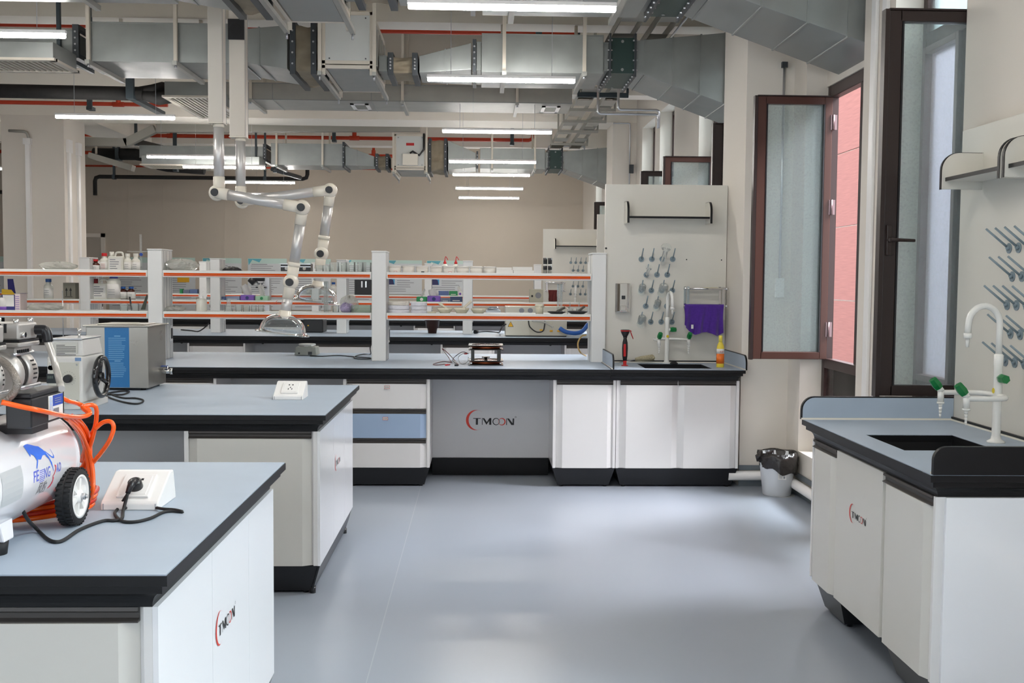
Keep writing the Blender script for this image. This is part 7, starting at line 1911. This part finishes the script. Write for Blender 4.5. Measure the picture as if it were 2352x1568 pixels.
t = thing('furnace_controller', 'long beige metal box with warning triangle, knobs and hoses, on the fourth bench', 'instrument', (x0, 11.62, TOPZ))
m_bg = mat('beige_metal', (206, 202, 186), .45)
MB().box(x0, x1, 11.62, 11.98, TOPZ+.012, z1).build('case', m_bg, t, .004); MB().box(x0+.004, x1-.004, 11.625, 11.97, TOPZ, TOPZ+.012).build('base_strip', m_blackp, t)
q = oy(1173, 744, 11.62); MB().add([(q.x-.032, 11.617, q.z-.03), (q.x+.032, 11.617, q.z-.03), (q.x, 11.617, q.z+.03)], [(0, 1, 2)]).build('warning_border', m_ink, t)
MB().add([(q.x-.025, 11.616, q.z-.026), (q.x+.025, 11.616, q.z-.026), (q.x, 11.616, q.z+.022)], [(0, 1, 2)]).build('warning_triangle', mat('warning_yellow', (232, 176, 30), .5), t)
q2 = MB(); lettering(q2, '!', .036, lambda u, v: (q.x-.005+u, 11.615, q.z-.022+v)); q2.build('warning_mark', m_ink, t)
for px, py in ((1243, 758), (1266, 760), (1283, 760)): g = oy(px, py, 11.62); MB().box(g.x-.016, g.x+.016, 11.61, 11.62, g.z-.008, g.z+.010).build('yellow_tag', MC['warning_yellow'], t)
MB().tube(smooth_path([oy(1214, 735, 11.58), oy(1217, 750, 11.55), oy(1232, 762, 11.55), oy(1247, 760, 11.55), oy(1251, 745, 11.58), oy(1251, 735, 11.6)]), .007, 8).build('black_loop_cable', m_rubber, t)
MB().tube(smooth_path([oy(1222, 736, 11.6), oy(1250, 740, 11.58), oy(1265, 748, 11.58), oy(1270, 752, 11.58)]), .012, 8).build('white_hose', m_bag, t)
for px in (1198, 1218): g = oy(px, 713, 11.62); MB().cyl((g.x, 11.60, g.z), (g.x, 11.62, g.z), .028).build('knob', m_greyink, t)
t = thing('rubber_tube', 'thick blue hose hanging from the beige box on the fourth bench', 'tube', oz(1320, 768, TOPZ))
MB().tube(smooth_path([oy(1285, 753, 11.56), oy(1300, 762, 11.55), oy(1322, 765, 11.55), oy(1338, 760, 11.6), oy(1350, 745, 11.7)]), .023, 12).build('hose', mat('blue_hose', (36, 92, 172), .4), t)
t = thing('power_cord', 'black cord with a three-pin plug lying on the fourth bench', 'cord', oz(1100, 764, TOPZ))
MB().tube(smooth_path([oz(1098, 762, TOPZ+.01), oz(1120, 761, TOPZ+.008), oz(1145, 763, TOPZ+.008), oy(1150, 757, 11.6), oy(1155, 748, 11.6), oy(1163, 744, 11.6)]), .007, 8).build('cable', m_rubber, t); MB().cyl(oz(1091, 762, TOPZ+.02), oz(1099, 762, TOPZ+.015), .022, .012).build('plug', m_blackp, t)
x0, x1 = X(699, 735, 12.3), X(745, 735, 12.3)
t = thing('balance', 'black boxy instrument behind the near dome hood, on the fourth bench', 'instrument', (x0, 12.3, TOPZ)); MB().box(x0, x1, 12.2, 12.5, TOPZ, TOPZ+.15).build('case', m_blackp, t, .01); MB().cyl((x0+.06, 12.195, TOPZ+.08), (x0+.06, 12.2, TOPZ+.08), .008).build('lamp', MC['warning_yellow'], t)
t = thing('power_cord', 'black cable sagging from the second rack post at the left', 'cord', oz(440, 760, TOPZ)); MB().tube(smooth_path([oz(416, 757, TOPZ+.01), oz(440, 759, TOPZ+.008), oz(455, 761, TOPZ+.008), oy(470, 752, 12.0), oy(480, 742, 12.0)]), .007, 8).build('cable', m_rubber, t)
c, w = span(1119, 1147, 715, 16.8); t = thing('balance', 'pale balance with a round steel pan, on the farthest bench behind the shelf', 'balance', (c, 16.8, TOPZ)); zz = oy(1130, 712, 16.7).z
MB().box(c-w*.6, c+w*.6, 16.65, 16.95, TOPZ, zz).build('scale_body', mat('pale_blue_plastic', (196, 204, 210), .4), t, .006)
MB().cyl((c, 16.8, zz), (c, 16.8, zz+.055), w*.48, n=24).build('pan', m_chrome, t)
c, w = span(590, 665, 720, 16.4)
sbox('grey bench instrument far behind the near fume hood', 205, 250, 712, 16.2, TOPZ, mat('grey_instrument', (150, 152, 150), .5), d=.4, name='bench_instrument', cat='instrument')

# ================================================================== POSTERS ON THE FAR WALL
m_pt = mat('poster_paper', (206, 210, 212), .5); m_teal = mat('poster_teal', (92, 170, 186), .5); m_pg = mat('poster_pale_green', (190, 214, 206), .5)
m_pblue = mat('portrait_blue', (70, 160, 206), .5); m_psuit = mat('portrait_suit', (44, 46, 90), .6); m_pskin = mat('portrait_skin', (204, 164, 140), .6)
def poster(label, px0, px1, py0, py1, kind, seed):
    a, b = oy(px0, py0, YB-.02), oy(px1, py1, YB-.02); x0, x1, z1, z0 = a.x, b.x, a.z, b.z; w = x1-x0; h = z1-z0
    t = thing('poster', label, 'poster', (x0, YB-.02, z0)); y = YB-.025
    MB().box(x0, x1, y, YB-.004, z0, z1).build('board', m_pt, t)
    MB().box(x0, x1, y-.002, y, z1-.10*h, z1).build('header', m_pg, t)
    MB().add([(x0+.01, y-.003, z1-.01), (x0+w*.36, y-.003, z1-.01), (x0+w*.30, y-.003, z1-.085), (x0+w*.12, y-.003, z1-.03), (x0+.02, y-.003, z1-.15)], [(0, 4, 3), (0, 3, 1), (1, 3, 2)]).build('teal_shapes', m_teal, t)
    rnd = random.Random(seed); q = MB(); z = z1-.17; q.box(x0+w*.1, x0+w*.5, y-.003, y, z1-.135, z1-.12)
    while z > z0+.06:
        ind = .38 if (kind == 'portrait' and z > z1-.55) else .08
        q.box(x0+w*ind, x0+w*(ind+(.9-ind)*rnd.uniform(.6, 1)), y-.003, y, z, z+.012); z -= .045
    q.build('printed_lines', m_greyink, t)
    if kind == 'portrait':
        p0, p1, q0, q1 = x0+w*.06, x0+w*.32, z1-.52, z1-.22
        MB().box(p0, p1, y-.004, y, q0, q1).build('portrait_background', m_pblue, t)
        cx = (p0+p1)/2
        MB().add([(p0+.01, y-.005, q0), (p1-.01, y-.005, q0), (p1-.03, y-.005, q0+.10), (cx, y-.005, q0+.14), (p0+.03, y-.005, q0+.10)], [(0, 1, 2, 3, 4)]).build('portrait_shoulders', m_psuit, t)
        MB().cyl((cx, y-.006, q0+.19), (cx, y-.004, q0+.19), .045, n=20).build('portrait_head', m_pskin, t)
    if kind == 'yellow': MB().box(x0+w*.55, x0+w*.85, y-.004, y, z1-.52, z1-.42).build('yellow_block', MC['warning_yellow'], t)
    return t
for i, (a, b, y0_, y1_, k, nm) in enumerate([(-60, 12, 588, 712, 'text', 'poster at the left edge behind the pillar'), (250, 340, 590, 712, 'text', 'poster partly hidden by the left rack post'), (357, 449, 591, 712, 'yellow', 'poster with a yellow block behind the clear bag'),
        (465, 555, 592, 712, 'text', 'poster behind the second rack post'), (569, 659, 593, 712, 'text', 'poster with teal corner behind the microscope'), (670, 760, 594, 712, 'text', 'poster behind the extraction arms'),
        (775, 866, 596, 712, 'text', 'poster behind the beakers near the middle post'), (877, 969, 597, 676, 'portrait', 'poster with a blue portrait right of the middle post'), (980, 1070, 598, 676, 'portrait', 'last poster with a portrait, behind the wash bottles')]):
    poster(nm, a, b, y0_, y1_, k, i)
